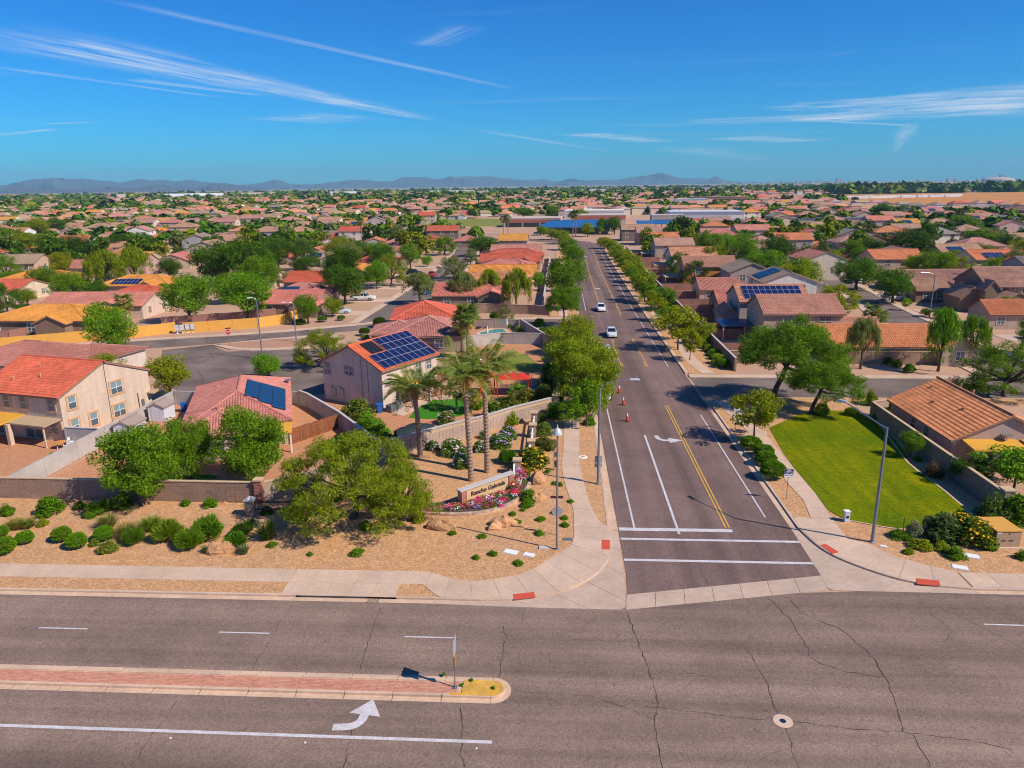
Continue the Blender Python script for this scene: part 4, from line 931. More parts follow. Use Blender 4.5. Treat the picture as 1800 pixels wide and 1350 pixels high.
def house_meshes(blocks, tiles=False, soffit=True):
    """wall mesh, roof mesh (tile face 0, trim 1, cap 2)"""
    wm, rm = MB(), MB()
    for b in blocks:
        x0, x1, y0, y1, e, r, ty = b['x0'], b['x1'], b['y0'], b['y1'], b['e'], b['r'], b['t']
        if not b.get('open'):
            bz = b.get('b', 0); ee = e-.02
            if ty == 'gx':
                ym = (y0+y1)/2; rr = r-.05
                wm.add([(x0,y0,bz),(x1,y0,bz),(x1,y1,bz),(x0,y1,bz),(x0,y0,ee),(x1,y0,ee),(x1,y1,ee),(x0,y1,ee),(x0,ym,rr),(x1,ym,rr)],
                       [(0,1,5,4),(2,3,7,6),(1,2,6,9,5),(3,0,4,8,7)])
            elif ty == 'gy':
                xm = (x0+x1)/2; rr = r-.05
                wm.add([(x0,y0,bz),(x1,y0,bz),(x1,y1,bz),(x0,y1,bz),(x0,y0,ee),(x1,y0,ee),(x1,y1,ee),(x0,y1,ee),(xm,y0,rr),(xm,y1,rr)],
                       [(1,2,6,5),(3,0,4,7),(0,1,5,8,4),(2,3,7,9,6)])
            else: wm.box(x0, x1, y0, y1, bz, ee)
        F, H_ = roof_polys(b)
        for f in F:
            t = .16; P_ = [Vector(p) for p in f]; n = len(f)
            u = (P_[1]-P_[0]).normalized(); nn = u.cross(P_[-1]-P_[0]).normalized(); w = nn.cross(u)
            uv = [((p-P_[0]).dot(u)/.30, (p-P_[0]).dot(w)/.42) for p in P_]
            rm.cur = 0; rm.add([tuple(p) for p in P_], [tuple(range(n))], [uv])
            rm.cur = 1; lo = [(p.x, p.y, p.z-t) for p in P_]
            rm.add([tuple(p) for p in P_]+lo, [(i, i+n, (i+1) % n+n, (i+1) % n) for i in range(n)]+[tuple(range(n, 2*n))[::-1]])
            if tiles: rm.cur = 0; tile_face(rm, f)
        rm.cur = 2
        for a, c in H_:
            rr = .13 if tiles else .10; a = Vector(a)+Vector((0, 0, .05)); c = Vector(c)+Vector((0, 0, .05)); n = max(2, int((c-a).length/.45)) if tiles else 1
            for k in range(n):
                p, q = a.lerp(c, k/n), a.lerp(c, (k+1)/n+.02); rm.tube([p, q], [rr*1.05, rr*.9] if tiles else [rr, rr], 6)
    return wm, rm
mat('glass_screen', (.15, .15, .13), .3, spec=.6)
WCACHE = {}
def window_meshes(w, h, bars, tw):
    k = (w, h, bars, tw)
    if k not in WCACHE:
        f = MB(); d = .07                         # frame stands on the wall plane y=0, outside is -y
        f.box(-w/2-tw, w/2+tw, -d, 0, -tw, 0); f.box(-w/2-tw, w/2+tw, -d, 0, h, h+tw); f.box(-w/2-tw, -w/2, -d, 0, 0, h); f.box(w/2, w/2+tw, -d, 0, 0, h)
        g_ = MB(); g_.box(-w/2, w/2, -.022, 0, 0, h*.5); g_.cur = 1; g_.box(-w/2, w/2, -.022, 0, h*.5, h)
        b = MB(); bt = .05
        b.box(-w/2, w/2, -.045, -.022, h*.5-bt/2, h*.5+bt/2)
        if bars > 1: b.box(-bt/2, bt/2, -.050, -.022, 0, h)
        for s in (-1, 1): b.box(s*w/2-(bt if s > 0 else 0), s*w/2+(0 if s > 0 else bt), -.045, -.022, 0, h)
        WCACHE[k] = (f.mesh('window', 'trim'), g_.mesh('pane', ['glass', 'glass_screen']), b.mesh('sash_bars', 'white'), g_.mesh('pane', ['glass', 'glass_blue']))
    return WCACHE[k]
SIDE = {'S': (0, -1, 0), 'E': (1, 0, pi/2), 'N': (0, 1, pi), 'W': (-1, 0, -pi/2)}
def window(root, x, y, z, side, w=1.0, h=1.25, tw=.12, color=(.7, .6, .5), bars=2, blue=False, full=True):
    f, g_, b, gb = window_meshes(round(w, 2), round(h, 2), bars, round(tw, 2))
    o = link('window', f, root, (x, y, z), SIDE[side][2], color)
    link('pane', gb if blue else g_, o)
    if full: link('sash_bars', b, o)
    return o
PCACHE = {}
def panel_mesh(w, h, mt, grid=True):
    k = (w, h, mt)
    if k not in PCACHE:
        m_ = MB(); m_.box(-w/2, w/2, -h/2, h/2, 0, .035); m_.cur = 1; t = .025
        for a in ((-w/2, w/2, -h/2, -h/2+t), (-w/2, w/2, h/2-t, h/2), (-w/2, -w/2+t, -h/2+t, h/2-t), (w/2-t, w/2, -h/2+t, h/2-t)): m_.box(*a, .0, .042)
        PCACHE[k] = m_.mesh('solar_panel', [mt, 'solar_frame' if mt == 'solar' else 'black_plastic'])
    return PCACHE[k]
def solar(root, face, u0, v0, nu, nv, w=1.0, h=1.65, mt='solar', gap=.03, lift=.16, skip=()):
    """rows of panels on a roof face (its first edge is the eave)"""
    P_ = [Vector(p) for p in face]; u = (P_[1]-P_[0]).normalized(); n = u.cross(P_[-1]-P_[0]).normalized(); wv_ = n.cross(u)
    M_ = Matrix((u, wv_, n)).transposed().to_4x4()
    for i in range(nu):
        for j in range(nv):
            if (i, j) in skip: continue
            p = P_[0]+u*(u0+(w+gap)*(i+.5))+wv_*(v0+(h+gap)*(j+.5))+n*lift
            o = link('solar_panel', panel_mesh(w, h, mt), root); mm = M_.copy(); mm.translation = p; o.matrix_basis = mm
def house(label, x, y, rz, blocks, roofc, wallc, trimc=None, tiles=False, cat='house', name='house', group=None):
    t = thing(name, label, cat, (x, y, 0), rz, group)
    wm, rm = house_meshes(blocks, tiles)
    wm.build('wall', 'stucco', t, color=wallc)
    ro = rm.build('roof', ['roof_tile' if tiles else 'roof_wave', 'roof_trim', 'ridge_cap'], t, color=roofc)
    if tiles: ro['kind'] = 'stuff'
    return t
mat('roof_trim', (.30, .19, .14), .8)
RC = dict(red=(.54, .115, .062), pink=(.56, .19, .145), rose=(.53, .205, .155), gold=(.66, .27, .055), tan=(.46, .25, .155), orange=(.58, .20, .085), dust=(.46, .245, .165), grey=(.29, .235, .17), brown=(.36, .185, .125), apricot=(.58, .26, .13))
WC = dict(cream=(.66, .50, .36), tan=(.52, .36, .25), beige=(.60, .44, .32), brown=(.27, .17, .115), white=(.72, .64, .56), grey=(.42, .36, .34), orange=(.60, .22, .06), mauve=(.44, .33, .29), dark=(.22, .16, .13))
def B_(t, x0, x1, y0, y1, e, r, **k): return dict(t=t, x0=x0, x1=x1, y0=y0, y1=y1, e=e, r=r, **k)
def vent(root, x, y, z, h=.35, mt='ridge_cap', col=(.6, .35, .25)):
    MB().lathe([(.06, -.2), (.06, h), (.09, h+.01), (.09, h+.07), (.02, h+.1)], 8).build('roof_vent', mt, root, loc=(x, y, z), color=col)
def post(root, x, y, h, w=.15, mt='stucco', col=(.6, .44, .32), z=0): MB().cbox(0, 0, 0, w, w, h).build('post', mt, root, loc=(x, y, z), color=col)
def cover(root, x0, x1, y0, y1, z0, z1, mt, name='patio_cover', th=.14, col=None):
    """a sloping slab roof over a patio: z0 at y0, z1 at y1"""
    v = [(x0,y0,z0),(x1,y0,z0),(x1,y1,z1),(x0,y1,z1)]; lo = [(a, b, c-th) for a, b, c in v]
    return MB().add(v+lo, [(0,1,2,3),(7,6,5,4),(0,4,5,1),(1,5,6,2),(2,6,7,3),(3,7,4,0)]).build(name, mt, root, color=col)
mat('cover_gold', (.70, .35, .04), .7, (1, .92, 1.05)); mat('cover_tan', (.50, .34, .20), .75, (1, .92, 1.05)); mat('gate_dark', (.05, .045, .045), .6)

# --- the two storey house on the left
ta = house('two storey tan house with an orange red tiled roof by the left edge', -51.1, 68.7, R(-14),
           [B_('gx', -11.6, 0, 0, 12.0, 5.0, 7.35, o=.3, og=.15)], (.60, .13, .068), (.67, .49, .36), tiles=True)
TR_ = (.62, .34, .17)
for y_, z_, w_, h_ in ((1.4, 3.35, 1.0, 1.3), (7.25, 3.4, 1.65, 1.35), (7.2, .72, 1.65, 1.35), (3.7, .75, 1.0, 1.4), (1.3, .75, 1.0, 1.4)):
    window(ta, 0, y_, z_, 'E', w_, h_, .2, TR_, 2 if w_ > 1.2 else 1, True)
for x_ in (-7.45, -5.05, -1.25): window(ta, x_, 0, 3.35, 'S', .95, 1.3, .2, (.58, .34, .20), 1)
window(ta, -10, 0, 3.35, 'S', .95, 1.3, .2, (.58, .34, .20), 1)
window(ta, -4.2, 0, .2, 'S', 2.4, 2.0, .1, (.4, .35, .3), 2); window(ta, -1.6, 0, .9, 'S', 1.0, 1.2, .1, (.4, .35, .3), 1); window(ta, -8.6, 0, .3, 'S', 2.2, 1.9, .1, (.4, .35, .3), 2)
cover(ta, -5.1, -.15, -2.15, -.02, 2.42, 2.62, 'cover_tan'); cover(ta, -10.6, -5.15, -2.9, -.02, 2.45, 2.7, 'cover_gold')
for x_, y_, w_ in ((-.45, -2.0, .14), (-4.95, -2.2, .42), (-10.3, -2.7, .3)): post(ta, x_, y_, 2.3, w_, col=(.62, .46, .34))
MB().box(-.25, .0, -.25, -.02, 0, 2.3).build('post', 'stucco', ta, color=(.62, .46, .34))
for x_, y_ in ((-5.2, 2.6), (-8.2, 1.8), (-7.0, 4.2)): vent(ta, x_, y_, 5.0+y_/6*2.35+.05)
MB().box(.0, .12, 10.4, 10.8, .9, 1.7).build('meter_box', 'steel', ta)
MB().tube([(.08, 10.0, .8), (.08, 10.0, 2.5), (.02, 10.0, 2.6)], .04, 6).build('conduit', 'dark_trim', ta)
MB().box(-.02, .02, 5.95, 6.05, 0, 6.9).build('control_joint', 'joint', ta)
cover(ta, .0, 1.0, 11.4, 12.3, 2.3, 2.5, 'cover_tan', 'side_gate_post')
# --- pink roofed single storey house with solar panels
tb = house('single storey house with a pink tiled hip roof and blue solar panels', -35.3, 62.0, R(20.3),
           [B_('hip', 0, 10, 3.6, 20.4, 2.75, 4.75, o=.35), B_('hip', 0, 6.6, .9, 8.6, 2.75, 3.95, o=.35)], (.53, .20, .155), (.62, .46, .34), tiles=True)
F, _ = roof_polys(B_('hip', 0, 10, 3.6, 20.4, 2.75, 4.75, o=.35))
solar(tb, F[1], 2.55, .70, 8, 1, 1.05, 1.42, 'solar_blue', .012); solar(tb, F[1], 3.35, 2.13, 7, 1, 1.08, 1.42, 'solar_blue', .012); solar(tb, F[1], 4.25, 3.56, 6, 1, 1.10, 1.42, 'solar_blue', .012)
cover(tb, 6.7, 10.3, .7, 3.9, 2.25, 2.55, 'cover_gold'); post(tb, 10.1, .9, 2.2, .16, col=(.7, .65, .6)); post(tb, 6.9, .9, 2.2, .16, col=(.7, .65, .6))
window(tb, 8.4, 3.6, .3, 'S', 2.2, 1.9, .1, (.6, .5, .4)); window(tb, 3.2, .9, .8, 'S', 1.5, 1.2, .12, (.6, .5, .4)); window(tb, 0, 7, .9, 'W', 1.2, 1.2, .12, (.6, .5, .4)); window(tb, 10, 12, .9, 'E', 1.2, 1.2, .12, (.6, .5, .4))
for x_, y_ in ((2.4, 15.3), (2.6, 14.2), (2.5, 13.2), (3.3, 15.0), (1.6, 10), (3.4, 10.6)): vent(tb, x_, y_, 2.75+x_*.4, .12)
MB().lathe([(.02, .0), (.25, .03), (.42, .12), (.43, .14)], 12).build('dish', 'steel', tb, loc=(10.1, 17.9, 3.1)); MB().tube([(10.0, 17.9, 2.6), (10.1, 17.9, 3.1)], .03, 5).build('dish_mast', 'steel', tb)
# --- the house cut by the left edge behind it
t = house('brownish pink hip roofed house behind the two storey house at the left edge', -73.5, 98.0, R(-14), [B_('hip', -9, 6.5, -7, 5.5, 2.8, 4.7), B_('hip', 1, 10.5, -2, 7.5, 2.7, 3.9)], (.42, .17, .125), (.60, .50, .42), tiles=True)
window(t, -4, -7, .9, 'S', 1.4, 1.2); window(t, 3, -7, .9, 'S', 1.2, 1.2)
# --- solar house behind the palms
tc = house('two storey house with an orange roof covered by a big solar array behind the palms', -20.1, 80.3, R(60.5),
           [B_('gx', 0, 10.2, 0, 9.8, 5.0, 7.35, o=.35, og=.3)], (.62, .14, .06), (.64, .49, .40), tiles=True)
F, _ = roof_polys(B_('gx', 0, 10.2, 0, 9.8, 5.0, 7.35, o=.35, og=.3))
solar(tc, F[0], .75, .22, 9, 1, 1.03, 1.38, 'solar', .035); solar(tc, F[0], .75, 1.63, 9, 1, 1.03, 1.38, 'solar', .035); solar(tc, F[0], 4.0, 3.06, 6, 2, 1.03, 1.28, 'solar', .035)
solar(tc, F[0], 1.55, 3.25, 2, 1, 1.0, 2.15, 'black_plastic', .03)
for y_, z_, w_, h_ in ((9.0, 3.45, .8, 1.2), (5.3, 3.75, 1.2, .85)): window(tc, 0, y_, z_, 'W', w_, h_, .16, (.36, .26, .24), 2)
window(tc, 8.6, 0, 3.3, 'S', 1.1, 1.2, .14, (.6, .46, .36)); window(tc, 6.6, 0, 3.3, 'S', 1.1, 1.2, .14, (.6, .46, .36)); window(tc, 3.7, 0, .1, 'S', 1.8, 2.0, .1, (.3, .25, .2)); window(tc, 8.2, 0, .9, 'S', 1.2, 1.2, .12, (.6, .46, .36)); window(tc, 10.2, 5, 3.4, 'E', 1.2, 1.2, .14, (.6, .46, .36))
cover(tc, 2.4, 6.1, -2.5, -.02, 2.35, 2.6, 'cover_gold')
for x_, y_ in ((2.7, -2.3), (5.8, -2.3), (2.6, -.4)): post(tc, x_, y_, 2.25, .28, col=(.64, .48, .36))
for y_, z_, hh in ((8.4, .6, 1.2), (7.9, .8, .9), (7.1, .7, 1.3), (6.6, .6, 1.2)): MB().box(-.18, 0, y_-.22, y_+.22, z_, z_+hh).build('meter_box', 'stucco', tc, color=(.55, .44, .40))
MB().box(-.03, 0, 3.2, 3.24, 0, 5.9).build('control_joint', 'joint', tc); MB().box(-.03, 0, 2.2, 2.24, 0, 5.9).build('control_joint', 'joint', tc)
# --- red hip and pink hip behind it
td = house('red tiled hip roofed house at the corner of the left street', -24.2, 132.3, R(8), [B_('hip', -5.6, 5.6, -6.5, 6.5, 2.8, 4.9)], (.60, .125, .07), WC['brown'], tiles=True)
window(td, -5.6, -2, .9, 'W', 1.2, 1.2); window(td, -2, -6.5, .9, 'S', 1.3, 1.2)
te = house('single storey house with a dusty pink tiled hip roof beside the fan palm', -20.9, 117.0, R(6), [B_('hip', -5.8, 5.8, -6.2, 6.2, 2.8, 4.8), B_('hip', -9.0, -1, -3.5, 4.8, 2.7, 4.0)], (.46, .19, .15), (.34, .24, .19), tiles=True)
window(te, 2, -6.2, .9, 'S', 1.3, 1.2); window(te, -4, -6.2, .9, 'S', 1.3, 1.2)
# --- right: tiled house behind the lawn wall
tf = house('single storey house with a long salmon tiled roof behind the lawn wall', 36.6, 64.7, 0, [B_('gy', 0, 9.4, 0, 12.8, 2.65, 4.9, o=.4, og=.3), B_('hip', 6.2, 14, -3.6, 3.2, 2.6, 3.9, o=.35)], (.78, .29, .115), (.52, .37, .30), tiles=True)
cover(tf, .6, 5.4, -2.3, -.02, 2.35, 2.6, 'cover_gold'); post(tf, .8, -2.1, 2.25, .2, col=(.52, .38, .32)); post(tf, 4.9, -2.1, 2.25, .2, col=(.52, .38, .32))
for y_ in (5.0, 7.7): window(tf, 0, y_, .85, 'W', .9, 1.35, .08, (.45, .33, .28), 1)
window(tf, 2.7, 0, .2, 'S', 2.0, 1.9, .1, (.4, .3, .26)); window(tf, 7.6, -3.6, .8, 'S', 1.2, 1.2, .12, (.62, .5, .42)); window(tf, 6.2, -2, .2, 'W', 1.2, 1.8, .1, (.5, .4, .34))
for x_, y_ in ((2.1, 8.2), (3.5, 11.5), (3.0, 4.4)): MB().cbox(0, 0, 0, .5, .28, .14).build('roof_vent', 'ridge_cap', tf, loc=(x_, y_, 2.7+x_*.47), rz=.2, color=(.5, .2, .1))
for y_ in (9.5, 11.6, 7.2): vent(tf, 5.2, y_, 4.8, .35)
MB().lathe([(.02, 0), (.3, .04), (.5, .15), (.5, .17)], 14).build('dish', 'steel', tf, loc=(4.4, -.3, 2.95)); MB().tube([(4.4, -.3, 2.5), (4.4, -.3, 2.97)], .03, 5).build('dish_mast', 'steel', tf)
tr = house('corner of a tan house cut off by the right edge beyond the tiled roof', 62.6, 84.2-8.0, 0, [B_('gx', 0, 10, 0, 8, 4.6, 6.2)], RC['tan'], WC['beige']); window(tr, 0, 4, 1, 'W', 1.2, 1.2)
# --- the striped roof and its neighbours right of the boulevard
t = house('low house with a boldly striped orange tile roof behind the dark wall', 46.5, 108.6, 0, [B_('gx', -8.4, 8.4, -4.2, 4.2, 2.7, 4.9, o=.5), B_('gy', 8.0, 13.0, -6, 2, 2.6, 4.0)], (.66, .25, .10), (.50, .37, .29), tiles=True)
for x_ in (-6, -2.5, 1, 5.0): window(t, x_, -4.2, .9, 'S', 1.2, 1.2, .12, (.6, .48, .4))
window(t, 10.5, -6, .9, 'S', 1.2, 1.2)
t = house('two storey house with a broad pinkish tan roof behind the big shade tree', 39.5, 121.2, 0, [B_('gx', -6.2, 6.2, -5.2, 5.2, 5.3, 7.5), B_('gx', 5.5, 12.0, -6.6, 1.0, 2.8, 4.2), B_('hip', 6.0, 11, 0, 5, 2.8, 4.0)], (.53, .245, .16), WC['tan'], tiles=True)
window(t, 3.4, -5.2, 3.2, 'S', 1.9, 1.5, .12, (.42, .32, .28)); window(t, -6.2, 1, 3.4, 'W', 1.2, 1.2); window(t, -6.2, -2, 3.6, 'W', .6, .6, .1, WC['tan'], 1); window(t, -2.5, -5.2, 3.3, 'S', 1.2, 1.2)
cover(t, -11.6, -6.3, -.5, 4.5, 2.35, 2.7, 'solar_blue', 'patio_cover'); [post(t, x_, y_, 2.3, .2, col=WC['beige']) for x_, y_ in ((-11.3, -.3), (-7.8, -.3), (-11.3, 4.2))]
t = house('two storey house with a row of dark solar panels along its salmon roof', 38.6, 133.6, 0, [B_('gx', -6.0, 6.0, -5, 5, 5.3, 7.5), B_('gx', 5.2, 9.5, -3, 4, 2.8, 4.1), B_('gy', -8.6, -5.5, -3.5, 3, 2.7, 3.9)], (.58, .25, .145), WC['mauve'], tiles=True)
F, _ = roof_polys(B_('gx', -6.0, 6.0, -5, 5, 5.3, 7.5)); solar(t, F[0], 1.1, 1.1, 10, 3, 1.0, 1.35, 'solar', .03)
for y_ in (-2.6, -1.2): window(t, -6.0, y_, 3.2, 'W', .9, 1.4, .12, WC['beige'])
window(t, -6.0, 2.2, 3.4, 'W', .8, 1.2, .12, WC['beige'])

# --- generic houses at middle distance: id, x, y, width, depth, type, storeys, roof, wall, extras, label
MIDS = [
 (-95,131,20,13,'hip',1,'gold','brown','w','wide gold tiled hip roofed brown house behind the yellow wall at far left'),
 (-95,147,22,11,'gx',1,'rose','cream','','long dusty rose roof with a cream gable end behind the gold roofed house'),
 (-93,158,14,11,'hip',1,'red','tan','','red hip roof directly behind the long dusty rose roof'),
 (-104,178,19,12,'hip',1,'gold','tan','s','gold hip roof with a dark solar panel beyond the red hip roof on the left'),
 (-136,170,17,12,'gx',1,'red','cream','sg','red roofed cream house with black solar panels cut by the left edge'),
 (-138,189,20,12,'hip',1,'gold','cream','','broad gold roof left of the two willows'),
 (-174,232,26,12,'gx',1,'rose','cream','','long dusty rose roof at the left edge behind the small fan palms'),
 (-181,252,11,10,'hip',1,'red','tan','','small red hip roof left of the dark tree on the far left'),
 (-146,219,10,10,'gx',1,'rose','tan','','rose roof between the willows and the dark left tree'),
 (-186,280,14,12,'hip',1,'red','tan','','red roof above the dark left tree, in front of gold roofs'),
 (-55,149,13,10,'gx',1,'pink','brown','w2','brown walled house with a pink roof and white windows on the street corner'),
 (-57,161,13,11,'hip',1,'rose','tan','s','rose hip roof with a small solar array behind the corner house'),
 (-62,184,12,12,'gx',1,'red','tan','','red roof with a shaded eave left of the big dark street tree'),
 (-59,207,14,13,'hip',1,'gold','tan','s','gold hip roof beside the pale grey yard wall'),
 (-57,231,14,13,'hip',1,'red','tan','','red hip roof beyond the gold one on the left street'),
 (-60,263,20,13,'gx',1,'pink','cream','s','pink roof with solar panels at the bend of the left street'),
 (-97,252,13,11,'gx',1,'red','tan','','red roofed house left of the grey weeping tree'),
 (-86,263,10,11,'gy',1,'orange','tan','','tan box like house with a red orange roof right of the grey weeping tree'),
 (-96,352,15,10,'gx',2,'red','white','','white two storey house with a red roof behind the tall thin palm'),
 (-55,322,11,12,'hip',1,'red','cream','','red hip roof far along the left street'),
 (-53,350,15,11,'gx',2,'red','dark','','dark walled two storey house far along the left street'),
 (-38,318,11,11,'hip',1,'pink','brown','','pink roof at the far end of the left street'),
 (-18,160,17,12,'gx',1,'pink','brown','','striped pink roof behind the row of weeping trees left of the boulevard'),
 (-15,181,19,12,'hip',1,'apricot','tan','','apricot roof, nearest in the stacked row left of the boulevard'),
 (-14,197,18,12,'gx',1,'gold','tan','','gold roof, second in the stacked row left of the boulevard'),
 (-14,214,16,12,'hip',1,'pink','tan','','pink hip roof, third in the stacked row left of the boulevard'),
 (-14,231,19,12,'gx',1,'red','tan','','red roof, fourth in the stacked row left of the boulevard'),
 (-14,248,20,12,'hip',1,'red','tan','','red hip roof, fifth in the stacked row left of the boulevard'),
 (-14,266,18,12,'gx',1,'rose','tan','','rose roof, sixth in the stacked row left of the boulevard'),
 (-16,284,11,12,'gx',2,'gold','grey','','two storey house with a gold roof at the back of the stacked row'),
 (38,345,15,11,'gx',2,'tan','dark','','dark walled two storey house nearest the solar carport'),
 (41,322,12,10,'gx',2,'dust','tan','','dusty roofed two storey house second from the solar carport'),
 (41,286,12,11,'gx',2,'orange','tan','','orange roofed two storey house in the row right of the boulevard'),
 (40.5,256,13,10,'gx',2,'dust','mauve','p','dusty brown roofed two storey house in the row right of the boulevard'),
 (40,218,13,11,'gx',2,'apricot','white','p','apricot roofed two storey house with a pale gable in the boulevard row'),
 (39,190,13,10,'gx',2,'tan','orange','wp','two storey house with a bright orange wall under a tan roof'),
 (46,178,10,11,'gy',2,'grey','mauve','','grey roofed house with a mauve gable facing the picture'),
 (36.5,166,9,9,'gx',1,'rose','tan','','small low rose roof next to the blue solar gable'),
 (49,160,11,12,'gy',2,'grey','white','S','pale gabled house with a blue solar array on its grey roof'),
 (37,147,10,9,'gx',1,'pink','brown','','low pink roof behind the house with the solar row'),
 (90,180,16,12,'gx',1,'dust','tan','','long dusty roof beside the right hand street trees'),
 (81,163,7,7,'gx',1,'tan','brown','','small tan porch roof in front of the long dusty roof'),
 (80,133,8,7,'gx',1,'orange','tan','','low orange tiled porch wing right of the residential street'),
 (117,222,12,11,'gx',2,'tan','grey','s','grey two storey house with blue solar panels on the right'),
 (117,203,14,11,'gx',2,'orange','cream','sw','cream two storey house with an orange roof and scattered solar panels'),
 (118,184,13,11,'gx',2,'grey','grey','w','grey roofed two storey house cut by the right edge'),
 (92,206,13,11,'gx',2,'orange','tan','','orange tan roof in front of the round dark tree on the right'),
 (87,277,13,10,'gx',2,'orange','grey','','orange roofed house behind the tall right palms'),
 (86,246,15,12,'hip',1,'pink','orange','','pink roof with a little orange wall on the right'),
 (84,228,13,11,'gy',1,'rose','dark','','rose roof with a dark gable on the right'),
 (98,214,12,11,'gy',2,'brown','mauve','','brown gable roof beside the round dark tree on the right'),
 (121,353,13,10,'gx',2,'dust','grey','','grey two storey house with arched windows far on the right'),
 (117,300,11,10,'gy',2,'grey','grey','','grey gable roofed house far on the right'),
 (113,272,10,10,'gy',2,'tan','brown','','tan roofed house beside the grey gable on the right'),
 (152,330,13,10,'gx',2,'dust','tan','','dusty roofed house in front of the pale field'),
 (87,334,15,11,'gx',2,'rose','grey','','rose roofed house far right of the white workshop'),
 (78,368,12,10,'hip',2,'orange','tan','','orange hip roof right of the white workshop'),
 (164,284,10,10,'gy',2,'rose','tan','','rose gable at the far right edge'),
 (163,266,11,10,'gx',2,'dust','mauve','','dusty roof at the far right edge in front of the rose gable'),
]
OCC = []
def fit_house(x, y, w, d, ty, st, rc, wc, ex, label, group=None, rz=0, detail=True):
    tl = y < 192
    e, r = (2.8, 4.7) if st == 1 else (5.3, 7.3)
    bl = [B_(ty, -w/2, w/2, -d/2, d/2, e, r)]
    if st == 2 and detail: bl.append(B_('gx', (w/2-.6) if x > 10 else (-w/2-3.4), (w/2+3.4) if x > 10 else (-w/2+.6), -d/2+.6, d/2-2, 2.8, 4.2))
    elif st == 1 and detail and w > 12: bl.append(B_('gy', w*.1, w*.1+5.6, -d/2-2.2, 0, 2.7, 4.0))
    j = lambda c, a: tuple(max(.01, v*rnd.uniform(1-a, 1+a)) for v in c)
    t = house(label, x, y, rz, bl, j(RC[rc], .06), j(WC[wc], .05), group=group, tiles=tl)
    tc_ = (.76, .72, .68) if 'w' in ex else j(WC['beige'], .1)
    side = 'E' if x < 0 else 'W'; sx = w/2 if x < 0 else -w/2
    zs = (.9,) if st == 1 else (.9, 3.4)
    for z_ in zs:
        n = 3 if w > 14 else 2
        for k in range(n): 
            xx = -w/2+w*(k+.5)/n+rnd.uniform(-.4, .4)
            if st == 1 and detail and w > 12 and w*.1-.5 < xx < w*.1+6.1: continue
            window(t, xx, -d/2, z_, 'S', 1.3, 1.25, .12, tc_)
        for k in range(2): window(t, sx, -d/2+d*(k+.5)/2, z_, side, 1.1, 1.2, .12, tc_)
    F, _ = roof_polys(bl[0])
    if 's' in ex: solar(t, F[0] if ty != 'gy' else F[1], w*.22, .9, max(3, int(w*.38)), 2, 1.0, 1.55, 'solar' if rnd.random() < .6 else 'solar_blue', .03)
    if 'S' in ex: solar(t, F[1], 2.0, .8, 6, 3, 1.0, 1.55, 'solar_blue', .03)
    if 'p' in ex: cover(t, -w/2-4.5, -w/2-.05, -d/2+2, d/2-3, 2.4, 2.7, 'cover_tan'); [post(t, -w/2-4.3, y_, 2.3, .15) for y_ in (-d/2+2.2, d/2-3.2)]
    if 'g' in ex: MB().box(w*.28, w*.28+4.5, -d/2-.05, -d/2, 0, 2.2).build('garage_door', 'white', t)
    for k in range(2): vent(t, rnd.uniform(-w*.3, w*.3), rnd.uniform(-d*.2, -.5), e+.7, .8)
    OCC.append((x, y, max(w, d)/2+2)); return t
for row in MIDS: fit_house(*row)
t = house('big brown two storey house with a wide dusty tile roof on the right', 93, 152, 0, [B_('gx', -8.5, 9, -5.5, 6.5, 5.3, 8.3), B_('gy', 1.5, 8.6, -9, 0, 5.2, 7.3), B_('gy', -12.5, -8, -4, 2, 3.2, 4.9), B_('gy', -7.5, -1.8, -9.5, -4, 2.9, 4.6), B_('gy', -9.2, -6.6, -6.4, -3, 5.0, 6.4)], RC['dust'], WC['brown'], tiles=True)
for x_, z_ in ((-6.2, 3.6), (-2.5, 3.6), (0, 3.6)): window(t, x_, -5.5, z_, 'S', 1.2, 1.4, .14, WC['tan'])
MB().box(-6.6, -2.7, -9.56, -9.5, 0, 2.3).build('garage_door', 'white', t); window(t, 5, -9, 3.4, 'S', 1.6, 1.5, .14, WC['tan']); window(t, 5, -9, .8, 'S', 1.6, 1.5, .14, WC['tan']); window(t, -8.5, 3.5, 3.4, 'W', 1.1, 1.4, .14, WC['tan']); window(t, 1.5, -6, 3.4, 'W', .9, 1.3, .14, WC['tan'])
t = house('brown two storey house with a forward gable cut by the right edge', 113, 150, 0, [B_('gx', -8, 8, -5, 6, 5.3, 7.9), B_('gy', -7, -1, -8, 0, 5.2, 7.0), B_('gx', -11, -6.5, -9, -5, 2.8, 4.0)], RC['dust'], WC['brown'], tiles=True)
window(t, -4, -8, 3.4, 'S', 1.5, 1.4, .14, WC['tan']); window(t, 3, -5, 3.4, 'S', 1.3, 1.4, .14, WC['tan']); window(t, -7, -4, 3.4, 'W', 1, 1.3, .14, WC['tan'])
OCC += [(93, 152, 14), (113, 150, 12)]
for h in ((-24, 132, 9), (-21, 117, 9), (46, 108, 11), (39, 121, 8), (38, 134, 8)): OCC.append(h)
